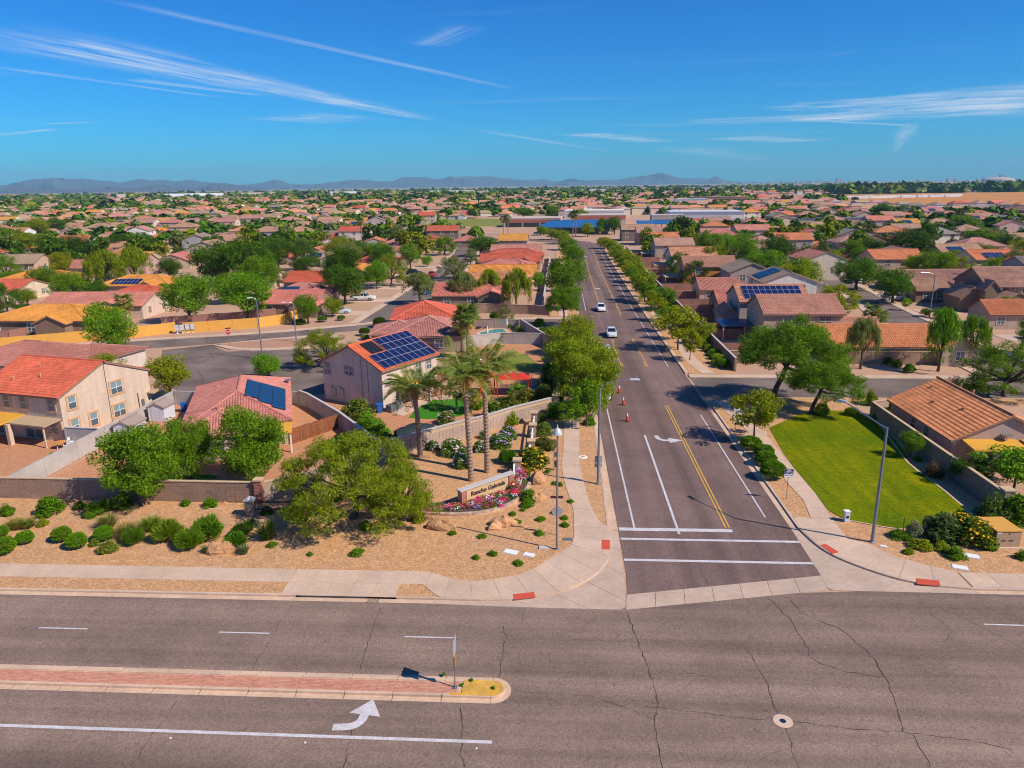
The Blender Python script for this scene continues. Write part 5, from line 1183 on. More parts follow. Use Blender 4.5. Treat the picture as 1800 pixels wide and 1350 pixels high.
# ------------------------------------------------------------------ plants
def leaves(clumps, n, L, Wd, droop=0., flat=.75, shell=.5, seed=1, up=.5):
    """n leaf shaped faces spread through the clumps (x, y, z, r); returns their corners"""
    rg = np.random.default_rng(seed); C_ = np.array(clumps, float)
    w = C_[:, 3]**2.2; k = rg.choice(len(C_), n, p=w/w.sum()); c = C_[k]
    d = rg.normal(size=(n, 3)); d /= np.linalg.norm(d, axis=1)[:, None]
    rr = c[:, 3]*(shell+(1-shell)*np.sqrt(rg.random(n))); p = c[:, :3]+d*rr[:, None]*np.array([1, 1, flat])
    nr = d*.8+rg.normal(size=(n, 3))*.6+np.array([0, 0, up]); nr /= np.linalg.norm(nr, axis=1)[:, None]
    t = rg.normal(size=(n, 3)); 
    if droop: t = t*(1-droop)+np.array([0, 0, -1.])*droop*1.6+d*.4*droop; 
    t -= nr*(t*nr).sum(1)[:, None]*(1-droop); t /= np.linalg.norm(t, axis=1)[:, None]
    b = np.cross(nr, t); b /= np.linalg.norm(b, axis=1)[:, None]
    s = rg.uniform(.65, 1.35, n)[:, None]
    V = np.stack([p-t*s*L/2, p+b*s*Wd/2+t*s*L*.1, p+t*s*L/2, p-b*s*Wd/2+t*s*L*.1], 1)
    return V.reshape(-1, 3)
def limbs(base_pts, clumps, r0, n, seed, fork, jit=.25, seg=6):
    """a tapered trunk through base_pts, then limbs to n of the clumps"""
    r = random.Random(seed); mb = MB(); k = len(base_pts)
    mb.tube(base_pts, [r0*(1.25 if i == 0 else 1-.35*i/k) for i in range(k)], seg+2)
    top = Vector(base_pts[-1]); cs = sorted(clumps, key=lambda c: r.random())[:n]
    for c in cs:
        e = Vector(c[:3]); m_ = top.lerp(e, .5)+Vector((r.uniform(-jit, jit), r.uniform(-jit, jit), r.uniform(-.1, .35)))
        s_ = Vector(base_pts[-1]) if r.random() < fork else Vector(base_pts[-2]).lerp(top, r.uniform(.5, 1))
        mb.tube([s_, s_.lerp(m_, .5)+Vector((r.uniform(-.1, .1),)*3), m_, e], [r0*.62, r0*.48, r0*.32, r0*.07], seg-1, cap=False)
    return mb
def blob(n, w, h0, h1, seed, cr=(.7, 1.1), fill=.55, gap=.25):
    """clump centres inside an uneven crown of width w between heights h0 and h1"""
    r = random.Random(seed); out = []; ph = [r.uniform(0, 6.28) for _ in range(4)]
    while len(out) < n:
        a = r.uniform(0, 2*pi); u = r.uniform(-1, 1); q = (r.random()**(1/3))
        if q < fill*r.random(): continue
        s = sqrt1(u); k = 1+gap*sin(2*a+ph[0])*.6+gap*sin(3*a+ph[1]+u*2)*.6+gap*.5*sin(5*u+ph[2])
        x, y = cos(a)*s*q*k*w/2, sin(a)*s*q*k*w/2; z = (h0+h1)/2+u*q*(h1-h0)/2
        out.append((x*.86, y*.86, z, r.uniform(*cr)))
    return out
def sqrt1(u): return math.sqrt(max(0, 1-u*u))
TREE = {}
def tree_kind(k, w, h, trunk, crown, mt='leaf'):
    tm = trunk.mesh('trunk', 'bark'); cm = raw_mesh('crown', crown, 4); cm.materials.append(MATS[mt]); TREE[k] = (w, h, tm, cm)
# leafy round trees
for k, sd_, w, h in (('leafy', 11, 6, 6), ('leafy2', 12, 6, 6), ('leafy3', 13, 6.4, 5.6)):
    c = blob(52, w, h*.22, h*.97, sd_, (.65, 1.1), .55, .17); tree_kind(k, w, h, limbs([(0,0,-.1),(.05,0,.8),(0,.05,h*.30)], c, .20, 12, sd_, .6), leaves(c, 10000, .215, .115, .15, .8, .5, sd_))
for k, sd_, w, h in (('fine', 14, 7, 6.4), ('fine2', 15, 7, 6.0)):
    c = blob(80, w, h*.13, h*.98, sd_, (.6, 1.05), .5, .28); tree_kind(k, w, h, limbs([(0,0,-.1),(.1,.05,.8),(.1,.05,h*.28)], c, .18, 14, sd_, .5, .4), leaves(c, 24000, .185, .10, .2, .85, .4, sd_))
# big spreading mesquite / palo verde with feathery foliage
for k, sd_, w, h, n in (('mesquite', 21, 11, 7, 30000), ('mesquite2', 22, 9, 6.4, 14000), ('mesquite3', 23, 8, 6, 12000)):
    r = random.Random(sd_); c = []
    for q in range(150 if n > 20000 else 70):
        a = r.uniform(0, 2*pi); s = math.sqrt(r.random()); x, y = cos(a)*s*w*.46, sin(a)*s*w*.46
        top = h*.93-(s**2)*h*.42+r.uniform(-.25, .35); z = top-r.random()**1.3*h*(.62 if s > .55 else .4)
        c.append((x, y, max(h*.19, z), r.uniform(.5, 1.0)))
    tree_kind(k, w, h, limbs([(0,0,-.1),(.25,.05,.7),(.35,0,h*.26)], c, .24, 18, sd_, .35, .6), leaves(c, n, .27 if n > 20000 else .31, .062, .35, .6, .2, sd_, .8), 'leaf_soft')
# tall umbrella palo verde with a leaning trunk
r = random.Random(31); c = []
for q in range(90):
    a = r.uniform(0, 2*pi); s = math.sqrt(r.random()); x, y = cos(a)*s*4.6+.5, sin(a)*s*4.4; z = 6.6-(s**2)*2.6+r.uniform(-1.3, .4)
    c.append((x, y, max(2.6, z), r.uniform(.6, 1.15)))
tree_kind('umbrella', 10.5, 7.6, limbs([(-1.1,0,-.1),(-.75,.1,1.2),(-.2,0,2.5),(.1,.1,3.4)], c, .26, 22, 31, .4, .5), leaves(c, 27000, .29, .07, .3, .6, .2, 31, .8), 'leaf_soft')
# weeping trees
for k, sd_ in (('weeping', 41), ('weeping2', 42)):
    r = random.Random(sd_); c = []; w, h = 5, 6.2
    for q in range(34):
        a = r.uniform(0, 2*pi); s = math.sqrt(r.random()); x, y = cos(a)*s*w*.42, sin(a)*s*w*.42; zt = h*.95-s*s*h*.3
        ln = r.uniform(.25, .6)*h*(.5+.5*s)
        for j in range(4): c.append((x*(1+.06*j)+r.uniform(-.12, .12), y*(1+.06*j)+r.uniform(-.12, .12), zt-ln*j/4, .5-.06*j))
    tree_kind(k, w, h, limbs([(0,0,-.1),(.1,0,1.0),(.1,.1,h*.38)], [q for q in c if q[2] > h*.55], .17, 12, sd_, .5), leaves(c, 6800, .36, .075, .8, 1.2, .2, sd_), 'leaf_soft')
# small street trees
for k, sd_ in (('street', 51), ('street2', 52)):
    c = blob(30, 4.4, 1.5, 4.9, sd_, (.5, .85), .55, .35); tree_kind(k, 4.4, 5, limbs([(0,0,-.1),(.03,0,.8),(0,.02,1.7)], c, .085, 14, sd_, .6), leaves(c, 3900, .25, .12, .2, .8, .45, sd_))
# low detail trees for the far suburb
for k, sd_ in (('far', 61), ('far2', 62), ('far3', 63)):
    c = blob(26, 6, .9, 5.2, sd_, (.7, 1.3), .5, .35); tree_kind(k, 6, 5.4, limbs([(0,0,-.1),(0,0,.8),(.05,0,1.8)], c, .2, 5, sd_, .6, .2, 4), leaves(c, 720, .85, .5, .1, .8, .55, sd_), 'leaf_far')
GREEN = dict(deep=(.068, .165, .005), mid=(.130, .250, .006), bright=(.150, .315, .007), olive=(.235, .295, .006), grey=(.205, .235, .060), yellow=(.270, .300, .006), dark=(.042, .110, .005), blue=(.105, .19, .035))
ALLT = []
def tree(kind, x, y, w, h, col, label, group=None, z=0, cat='tree', name='tree', rz=None):
    w0, h0, tm, cm = TREE[kind]; rz = rnd.uniform(0, 6.28) if rz is None else rz
    t = thing(name, label, cat, (x, y, z), rz, group, (w/w0, w/w0, h/h0))
    link('trunk', tm, t); k = rnd.uniform(.9, 1.1); c = GREEN[col]
    k *= .72 if kind.startswith('far') else 1; link('crown', cm, t, color=tuple(v*k for v in c)); ALLT.append((x, y)); return t
# near trees, each with its own words
tree('mesquite', -15.9, 51.6, 12.4, 7.5, 'olive', 'big spreading shade tree with feathery yellow green leaves beside the rail fence', z=.1, rz=.4)
tree('mesquite3', -11.8, 51.4, 5.6, 5.0, 'olive', 'smaller feathery tree just left of the flower bed and sign', z=.1, rz=2.0)
tree('fine', -34.3, 53.6, 7.2, 6.9, 'mid', 'leafy tree leaning over the long brown wall, leftmost of the near trees', z=.1, rz=1.2)
tree('fine2', -33.2, 59.4, 5.4, 5.6, 'mid', 'dense green tree behind the long wall, in front of the pink roof', rz=.3)
tree('fine', -27.4, 58.9, 7.0, 6.8, 'mid', 'tall leafy tree in front of the gold patio cover of the pink roofed house')
tree('leafy3', -69.0, 105.8, 8.0, 9.2, 'bright', 'large bright green tree standing by the left street in front of the yellow wall')
tree('leafy2', -48.6, 85.4, 5.6, 5.4, 'yellow', 'round yellow green tree between the two storey house and the asphalt court')
tree('mesquite3', -58.5, 88, 8, 5.2, 'yellow', 'low yellow green tree behind the ridge of the left two storey house')
tree('mesquite2', -33.6, 100.8, 8.6, 6.4, 'olive', 'rounded feathery tree on the far side of the solar house')
tree('leafy', -39.4, 94.4, 4.6, 3.6, 'bright', 'bright dense bush like tree at the edge of the asphalt court')
tree('street', 1.9, 74.0, 3.2, 3.6, 'bright', 'small dark leaved tree beside the stone pillar of the tan wall', rz=1)
tree('street2', 3.5, 74.7, 4.2, 5.2, 'mid', 'young forked street tree nearest the junction on the left pavement', z=.1, rz=.2)
tree('fine', 3.6, 80.3, 7.6, 6.6, 'olive', 'full street tree beside the parked white van')
tree('fine2', 3.4, 88.5, 9.8, 7.0, 'olive', 'widest street tree left of the boulevard, behind the parked van')
tree('fine', 2.8, 99.0, 8.4, 6.8, 'olive', 'street tree left of the boulevard opposite the diamond road works sign')
tree('leafy2', 3.2, 108.5, 6.2, 6.4, 'yellow', 'yellow green street tree next to the left lamp near the silver sedan')
tree('umbrella', 1.6, 132.4, 7.2, 8.2, 'mid', 'open crowned tree at the mouth of the short left street', rz=2)
tree('leafy', 2.4, 150.5, 8.8, 11.0, 'mid', 'tall street tree just beyond the mouth of the short left street')
tree('street', 20.2, 70.6, 5.2, 5.4, 'yellow', 'street tree on the right verge beside the clipped round shrubs', z=.1, rz=.6)
tree('umbrella', 27.2, 84.0, 14.2, 11.2, 'mid', 'tallest spreading tree with a leaning dark trunk at the far end of the lawn', z=.1, rz=.05)
tree('umbrella', 29.9, 79.9, 9.4, 6.9, 'mid', 'smaller spreading tree with a leaning trunk standing on the lawn edge', z=.1, rz=.1)
tree('weeping', 42.8, 101.0, 5.0, 7.4, 'grey', 'grey green tree in front of the striped orange roof')
tree('weeping2', 52.8, 99.8, 5.4, 8.6, 'bright', 'tall bright weeping tree right of the striped roof')
tree('weeping', 59.0, 103.5, 4.4, 7.2, 'mid', 'second weeping tree behind the bright one near the right corner street')
tree('mesquite2', 54.5, 87.5, 11.0, 7.6, 'mid', 'wide feathery tree behind the salmon tiled house')
tree('mesquite', 72, 107, 9.5, 8.5, 'mid', 'large tree by the parked pickup at the right edge')
tree('leafy2', 33.7, 66.4, 2.4, 2.6, 'mid', 'thin young tree in the curved bed beside the dark lawn wall', z=.1)
tree('street', 38.7, 58.8, 5.6, 3.9, 'bright', 'bright willow like bush tree beside the patio of the tiled house')
tree('street2', 35.8, 59.6, 3.6, 2.7, 'dark', 'dark shrub like tree in the shade of the lawn wall')
# further trees: kind, crown centre px, base px, width px, height px (converted to metres), colour, words
FT = [
 ((-71.7, 136.7, 9.6, 8.9),'leafy','bright','bright green tree behind the mailboxes'), ((-61.4, 140.3, 10.5, 8.6),'leafy2','bright','bright green tree beside the brown corner house'),
 ((-93.1, 194.7, 11.6, 11.1),'leafy3','deep','dark green tree, left one of the dark clump on the left'), ((-84.1, 190.9, 12.9, 11.5),'leafy','deep','darkest tallest tree in the clump behind the bright pair'), ((-73.7, 185.1, 7.7, 6.8),'mesquite2','grey','grey green tree right of the dark clump'),
 ((-116.6, 182.0, 9.2, 10.0),'weeping','olive','left of two big weeping trees in front of the gold roofs'), ((-112.6, 188.4, 10.1, 10.0),'weeping2','olive','right of two big weeping trees in front of the gold roofs'),
 ((-174.2, 254.7, 12.4, 8.9),'leafy2','dark','dark tree between the red and rose roofs on the far left'), ((-121.0, 177.1, 8.7, 3.7),'leafy3','deep','low dark tree below the broad gold roof'), ((-112.5, 175.9, 7.5, 3.1),'leafy','deep','low dark tree under the two weeping trees'),
 ((-117.4, 146.9, 7.3, 7.0),'mesquite2','deep','dark tree cut by the left edge beside the gold roof'),
 ((-221.2, 293.7, 14.3, 8.4),'leafy','olive','olive tree above the fan palms on the far left'),((-216.5, 298.5, 12.1, 7.6),'leafy2','mid','mid green tree above the fan palms on the far left'),((-243.7, 311.6, 12.6, 10.4),'leafy3','mid','mid green tree at the left edge above the rose roof'),
 ((-285.1, 389.4, 15.7, 10.4),'leafy','olive','olive tree in the second belt at the far left'),((-293.5, 418.1, 10.1, 9.8),'leafy2','deep','deep green tree in the second belt at the far left'),((-183.9, 301.3, 10.2, 7.1),'leafy3','dark','dark tree beside the small red roof on the left'),((-172.6, 297.8, 11.0, 7.5),'leafy','deep','deep green tree above the gold solar roof'),((-180.4, 340.2, 7.1, 6.4),'leafy2','bright','small bright tree among gold roofs on the left'),
 ((-88.4, 251.6, 7.2, 7.8),'weeping','grey','grey weeping tree in front of the tan box house'),((-83.7, 269.7, 5.1, 3.6),'leafy','yellow','small yellow green tree by the tan box house'),((-80.8, 276.2, 7.9, 7.1),'leafy2','mid','mid green tree below the tall thin palm'),
 ((-47.2, 159.4, 9.5, 8.4),'leafy3','deep','big dark street tree above the white pickup'),((-43.5, 189.6, 8.8, 8.9),'mesquite2','olive','big rounded olive tree beside the left street'),((-45.9, 184.2, 5.6, 6.7),'leafy','bright','lighter tree against the rounded olive one on the left street'),
 ((-46.0, 229.9, 6.9, 7.5),'leafy2','mid','forked green tree by the bend of the left street'),((-41.8, 236.3, 3.7, 3.5),'leafy3','bright','small bright tree by the bend of the left street'),((-42.4, 278.1, 10.5, 6.4),'mesquite3','mid','flat crowned tree at the bend of the left street'),
 ((-73.3, 339.9, 8.0, 7.3),'weeping2','grey','grey tree behind the pink solar roof'),((-66.7, 339.3, 7.4, 6.7),'weeping','grey','second grey tree behind the pink solar roof'),((-28.7, 203.4, 8.0, 6.8),'mesquite2','grey','olive grey tree on the right side of the left street'),
 ((-29.8, 158.3, 8.6, 6.5),'weeping2','grey','wide greyish weeping tree at the corner of the left street'),((-20.2, 158.1, 6.3, 6.8),'weeping','grey','grey weeping tree before the striped pink roof, left one'),((-14.6, 159.6, 5.8, 7.3),'weeping2','olive','weeping tree before the striped pink roof, middle one'),((-7.9, 148.4, 6.1, 8.9),'weeping','olive','tall weeping tree before the striped pink roof, right one'),((-4.2, 180.0, 4.0, 4.5),'leafy','bright','small bright tree beside the row of weeping trees'),
 ((-47.8, 135.9, 4.9, 5.3),'leafy2','mid','leafy tree at the corner beside the brown house'),((-45.2, 143.4, 3.9, 3.8),'leafy3','olive','low round tree beside the corner driveway'),
 ((-27.6, 270.2, 10.6, 7.2),'leafy','deep','dark tree behind the end of the left street'),((-27.9, 240.7, 5.3, 5.2),'mesquite3','grey','grey brown tree beside the stacked roofs'),((-9.2, 133.3, 3.8, 3.6),'mesquite3','grey','silvery olive tree by the swimming pool'),
 ((5.5, 219.7, 6.9, 7.8),'leafy2','mid','boulevard tree third beyond the short left street'),((4.8, 255.5, 7.2, 7.4),'leafy3','mid','boulevard tree fourth beyond the short left street'),((4.4, 294.1, 7.3, 6.2),'leafy','olive','boulevard tree fifth beyond the short left street'),((2.6, 325.8, 7.6, 5.9),'leafy2','olive','boulevard tree sixth beyond the short left street'),((-1.6, 353.8, 7.1, 5.3),'leafy3','olive','boulevard tree where the road bends left'),((-6.2, 386.9, 6.6, 4.1),'leafy','olive','boulevard tree nearest the bend in the distance'),((-0.1, 203.5, 3.8, 4.7),'leafy','dark','dark tree behind the boulevard trees on the left'),((1.3, 178.8, 4.2, 5.6),'leafy3','deep','deep green tree close behind the tall left street tree'),
 ((20.0, 300.7, 6.5, 4.5),'leafy2','yellow','most distant street tree in the right boulevard row'),((21.3, 278.0, 6.0, 5.0),'leafy','yellow','second most distant street tree in the right boulevard row'),((21.7, 254.5, 5.9, 5.4),'leafy3','olive','third most distant street tree in the right boulevard row'),((22.4, 232.9, 5.8, 5.3),'leafy','yellow','fourth most distant street tree in the right boulevard row'),((22.6, 211.8, 5.9, 5.5),'leafy2','olive','street tree in the right boulevard row opposite the orange walled house'),((21.7, 193.1, 5.7, 5.4),'leafy3','olive','street tree in the right row by the low rose roof'),((19.9, 161.4, 6.6, 6.5),'street2','olive','street tree in the right row with a bare trunk on the verge'),((22.4, 150.8, 5.5, 4.7),'leafy2','mid','tree leaning on the brown wall right of the boulevard'),((19.4, 112.7, 7.0, 6.9),'street','yellow','full street tree on the right verge beyond the side street'),((24.1, 116.5, 3.7, 3.7),'leafy','olive','tree in the yard behind the brown boulevard wall'),
 ((25.0, 387.4, 8.3, 8.1),'leafy','deep','left of the dark pair of trees beside the solar carport'),((30.9, 386.6, 8.9, 8.7),'leafy2','deep','right of the dark pair of trees beside the solar carport'),((-7.6, 382.7, 5.3, 5.2),'leafy3','mid','small tree at the left end of the solar carport'),((16.3, 371.3, 8.0, 6.7),'leafy','olive','tree in front of the solar carport'),((-2.6, 577.3, 10.6, 8.6),'leafy2','deep','dark tree left of the white workshop'),((-25.4, 592.3, 19.1, 7.5),'leafy3','deep','dark trees left of the brick shop'),((19.0, 563.1, 11.2, 7.5),'leafy','olive','tree in front of the white workshop'),
 ((54.2, 262.4, 9.7, 9.1),'leafy3','mid','broad tree behind the boulevard houses on the right'),((60.9, 268.3, 9.1, 8.0),'leafy','bright','bright tree behind the boulevard houses on the right'),((68.1, 272.2, 9.2, 7.3),'leafy2','mid','mid green tree in the belt right of the boulevard houses'),((65.3, 240.7, 8.9, 8.7),'mesquite2','deep','dark feathery tree in the belt right of the boulevard houses'),((60.4, 212.9, 10.8, 6.8),'leafy3','bright','wide bright tree above the blue solar gable'),((56.9, 173.5, 9.7, 8.2),'leafy','blue','big mottled tree above the salmon solar roof'),((57.3, 148.9, 9.0, 6.0),'mesquite2','yellow','round yellow green tree above the pinkish tan roof'),((73.0, 179.8, 11.1, 7.6),'leafy3','deep','large dark street tree on the right residential street'),((72.4, 158.8, 8.8, 7.0),'leafy2','deep','street tree beside the lamp on the right residential street'),((104.9, 226.9, 14.1, 11.1),'leafy','dark','very dark round tree between the right hand roofs'),((112.7, 216.1, 10.8, 6.1),'leafy3','olive','olive tree before the cream solar house'),((121.5, 218.5, 7.6, 5.5),'leafy2','mid','tree beside the cream solar house'),((196.9, 369.5, 16.6, 8.9),'leafy','mid','tree in the far belt at the right'),((159.0, 281.4, 15.2, 7.8),'leafy2','mid','wide tree in front of the far right rose roofs'),((159.0, 263.3, 11.9, 7.0),'leafy3','deep','tree at the right edge beside the grey roofed house'),((168.7, 315.6, 14.2, 6.5),'leafy','bright','bright tree in the belt above the blue solar roof'),((219.6, 512.2, 13.8, 10.4),'leafy2','deep','dark tree before the pale storage yard'),((236.7, 525.5, 14.1, 9.1),'leafy3','deep','dark tree before the orange field'),((170.1, 498.5, 12.8, 7.3),'leafy','deep','dark far tree above the grey house'),((161.4, 500.2, 9.0, 6.6),'leafy2','mid','small far tree above the grey house'),((163.2, 550.5, 19.1, 8.0),'leafy3','mid','far row tree right of the workshops'),((70.8, 149.4, 2.0, 2.6),'street','bright','slim young tree by the right residential street'),((71.3, 142.2, 2.4, 1.7),'leafy','mid','low round tree in the right front yard'),((72.9, 140.3, 2.8, 2.2),'leafy3','deep','dark low tree before the brown two storey house'),((85.4, 140.2, 6.5, 4.3),'mesquite3','olive','tree in front of the right hand orange porch'),
]
for (x, y, w, h), k, c, lab in FT: tree(k, x, y, w*(1.12 if x < -20 else 1.04), h*(1.08 if x < -20 else 1.03), c, lab)
for k, y in enumerate((105.5, 121, 127.5, 138, 149, 158, 168, 177.5, 187, 196, 205, 214, 223.5, 233, 243, 253, 264, 275, 287, 298)):
    tree(('street', 'street2')[k % 2], 19.7+coly(y)+rnd.uniform(-.2, .3), y, rnd.uniform(3.3, 4.6), rnd.uniform(4.0, 5.2), ('yellow', 'olive', 'mid')[k % 3], 'slim street tree on the right verge of the boulevard', 'distant street trees on the right verge')
# palms --------------------------------------------------------------
def frond_mesh(name, Ln, up, drop, nl, lw, seed, tip=.0):
    """a feather frond: arching midrib with two rows of leaflets"""
    r = random.Random(seed); V = []; P_ = []
    for i in range(9):
        t = i/8; P_.append(Vector((Ln*t*(1-.15*t), 0, up*t-drop*t*t)))
    def q(t): i = min(7, int(t*8)); return P_[i].lerp(P_[i+1], t*8-i)
    for i in range(8):
        a, b = P_[i], P_[i+1]; w = .045*(1-i/9); V += [(a.x, -w, a.z), (a.x, w, a.z), (b.x, w*.8, b.z), (b.x, -w*.8, b.z)]
        V += [(a.x, 0, a.z-w), (a.x, 0, a.z+w), (b.x, 0, b.z+w*.8), (b.x, 0, b.z-w*.8)]
    for i in range(nl):
        t = .16+.84*i/nl; p = q(t); l = .62*math.sin(pi*min(1, t*.85+.12))+.12
        for s in (-1, 1):
            a = r.uniform(.75, 1.05); e = p+Vector((l*cos(a), s*l*sin(a), r.uniform(-.12, .22)*l)); m_ = p.lerp(e, .45)
            V += [tuple(p), (m_.x+lw, m_.y, m_.z+.02), tuple(e), (m_.x-lw, m_.y, m_.z+.02)]
    me = raw_mesh(name, np.array(V), 4); me.materials.append(MATS['leaf_soft']); return me
FR = [frond_mesh('frond', 2.7, 2.5, 1.7, 56, .03, 1), frond_mesh('frond', 3.0, 2.0, 2.1, 56, .03, 2), frond_mesh('frond', 2.9, 1.2, 2.3, 52, .03, 3), frond_mesh('frond', 1.9, 3.1, .9, 50, .03, 4)]
def date_trunk(h, r, seed, lean):
    rr = random.Random(seed); mb = MB(); path = []; rad = []; n = int(h/.16)
    for i in range(n+1):
        t = i/n; z = t*h; path.append((lean[0]*t+.05*sin(t*4), lean[1]*t, z)); rad.append((r*(1.15 if i == 0 else 1)-.05*t)*(1.12 if i % 2 else .9))
    mb.tube(path, rad, 10); return mb
def date_palm(x, y, h, label, seed, s=1.0, lean=(0, 0), r=.26):
    t = thing('date_palm', label, 'palm tree', (x, y, .1), 0); rr = random.Random(seed)
    date_trunk(h, r, seed, lean).build('trunk', 'palm_bark', t)
    bm = MB(); top = Vector((lean[0], lean[1], h))
    for i in range(46):
        a = i*2.4; z = h-.95+i*.021; w = .50-.007*i; bm.tube([(top.x+cos(a)*r*.8, top.y+sin(a)*r*.8, z), (top.x+cos(a)*w, top.y+sin(a)*w, z+.28)], [.10, .03], 4)
    bm.build('boots', 'palm_bark', t)
    for i in range(36):
        a = i*2.39996+rr.uniform(-.15, .15); u = i/36
        me = FR[2] if u < .2 else FR[1] if u < .5 else FR[0] if u < .84 else FR[3]
        o = link('frond', me, t, tuple(top+Vector((cos(a)*.12, sin(a)*.12, -.15+.3*u))), a, (.33*rr.uniform(.8, 1.1), .39*rr.uniform(.85, 1.1), .085))
        if u < .07: o.color = (.42, .27, .10, 1)
        k = rr.uniform(1.02, 1.30)*s; o.scale = (k, k, k*rr.uniform(.8, 1.15)); o.rotation_euler = (rr.uniform(-.25, .25), rr.uniform(-.15, .2), a)
    return t
date_palm(-13.0, 65.2, 6.9, 'date palm nearest the solar house, leftmost of three tall palms', 1, 1.02, (-.25, 0))
date_palm(-7.4, 59.5, 9.6, 'date palm in the middle of the three, rising behind the sign', 2, 1.0, (-.35, .1))
date_palm(-6.15, 61.5, 9.9, 'rightmost date palm of the three with a worker in its crown', 3, 1.0, (-.1, .15))
def fan_mesh(seed, Ln=1.0):
    r = random.Random(seed); V = []; n = 16
    V += [(0, -.03, 0), (0, .03, 0), (.9, .02, .25), (.9, -.02, .25)]
    for i in range(n):
        a = -1.9+3.8*i/(n-1); l = Ln*(.75+.25*cos(a))*r.uniform(.85, 1.1); w = .085; c, s = cos(a), sin(a)
        z1 = .25+.10; V += [(.9, 0, .25), (.9+c*l*.6+s*w, s*l*.6-c*w, z1-.02), (.9+c*l, s*l, .25-.35*l*r.uniform(.3, 1.2)), (.9+c*l*.6-s*w, s*l*.6+c*w, z1)]
    me = raw_mesh('fan_leaf', np.array(V), 4); me.materials.append(MATS['leaf_soft']); return me
FM = [fan_mesh(5), fan_mesh(6)]
def fan_palm(x, y, h, w, label, seed, n=30, col=(.13, .20, .03), skirt=True, rt=.22):
    t = thing('fan_palm', label, 'palm tree', (x, y, 0)); rr = random.Random(seed)
    MB().tube([(0,0,-.1),(.03,0,h*.3),(0,.03,h*.7),(0,0,h)], [rt*1.35, rt, rt*.9, rt*.85], 9).build('trunk', 'palm_bark', t)
    for i in range(n):
        a = i*2.4+rr.uniform(-.2, .2); u = i/n; k = w/3.6*rr.uniform(.85, 1.15)
        o = link('fan_leaf', FM[i % 2], t, (0, 0, h-.1+.25*u), a, tuple(v*rr.uniform(.75, 1.2) for v in col))
        o.scale = (k,)*3; o.rotation_euler = (0, .75-1.65*u, a)
        if skirt and u < .16: o.color = (.42, .28, .09, 1); o.rotation_euler = (0, 1.15, a)
    return t
fan_palm(-13.2, 106.5, 6.6, 4.4, 'leafy fan palm standing between the pink hip roof and the pool', 1, 44)
fan_palm(-14.6, 111.5, 4.6, 4.0, 'shorter fan palm tucked behind the tall one by the pool', 2, 30)
fan_palm(-11.5, 80.5, 2.4, 3.2, 'young queen palm on the artificial turf, left one', 3, 18, (.15, .19, .04), False, .12)
fan_palm(-9.6, 79.4, 2.0, 2.8, 'young yellowing palm on the artificial turf, right one', 4, 16, (.24, .20, .04), False, .10)
fan_palm(-4.6, 84.5, .8, 3.0, 'low fan palm beside the red shade roof', 5, 20, (.10, .22, .02), False, .14)
fan_palm(*(-85.6, 138.0, 3.9, 4.6)[:2], 4.0, 4.4, 'single palm in the yard behind the yellow wall', 6, 22, (.15, .2, .02), False, .18)
fan_palm(*(-91.4, 131.5, 2.6, 2.2)[:2], 1.6, 3.0, 'small palm beside the gold roofed house behind the yellow wall', 7, 16, (.2, .2, .02), False, .14)
for q, (px, lab) in enumerate((((-176.0, 228.2, 6.7, 3.7)[:2], 'fan palm at the left edge before the long rose roof'), ((-171.9, 231.2, 6.8, 3.7)[:2], 'second fan palm before the long rose roof at the left edge'))): fan_palm(*px, 3.2, 5.6, lab, 8+q, 24, (.12, .21, .02), False)
fan_palm(*(-80.2, 301.0, 4.3, 11.1)[:2], 11.5, 4.0, 'tall thin palm with a brown skirt in front of the white two storey house', 11, 26)
fan_palm(*(8.8, 368.1, 3.4, 9.9)[:2], 11, 5.0, 'left of two tall palms in front of the solar carport', 12, 26); fan_palm(*(10.2, 368.0, 3.4, 9.9)[:2], 11.5, 5.0, 'right of two tall palms in front of the solar carport', 13, 26)
fan_palm(*(-27.7, 394.1, 4.3, 7.7)[:2], 8, 5.0, 'palm above the stacked roofs left of the boulevard', 14, 22); fan_palm(*(-25.2, 393.8, 4.3, 7.7)[:2], 8.5, 5.0, 'second palm above the stacked roofs left of the boulevard', 15, 22)
fan_palm(*(-0.1, 217.0, 2.7, 3.3)[:2], 2.6, 4.2, 'dark fan palm behind the boulevard trees on the left', 16, 22, (.07, .12, .02))
fan_palm(*(118.5, 327.0, 3.5, 8.4)[:2], 9, 5.4, 'tall palm among the right hand roofs', 17, 24); fan_palm(*(115.6, 330.6, 3.0, 5.4)[:2], 5.5, 4.6, 'shorter palm left of the tall one among the right hand roofs', 18, 20)
fan_palm(*(60.3, 139.8, 3.3, 2.6)[:2], 1.4, 4.0, 'leafy fan palm cluster at the corner of the right residential street', 19, 24, (.13, .20, .03), False); fan_palm(*(60.7, 136.9, 3.0, 2.1)[:2], 1.0, 3.6, 'second low fan palm at the corner of the right residential street', 20, 20, (.17, .20, .03), False)
fan_palm(*(63.9, 277.1, 3.0, 4.6)[:2], 4.6, 4.4, 'fan palm behind the orange walled house', 21, 22, (.17, .19, .03)); fan_palm(*(22.8, 374.7, 3.5, 4.5)[:2], 3.2, 4.2, 'small palm between the carport and the dark trees', 22, 18)
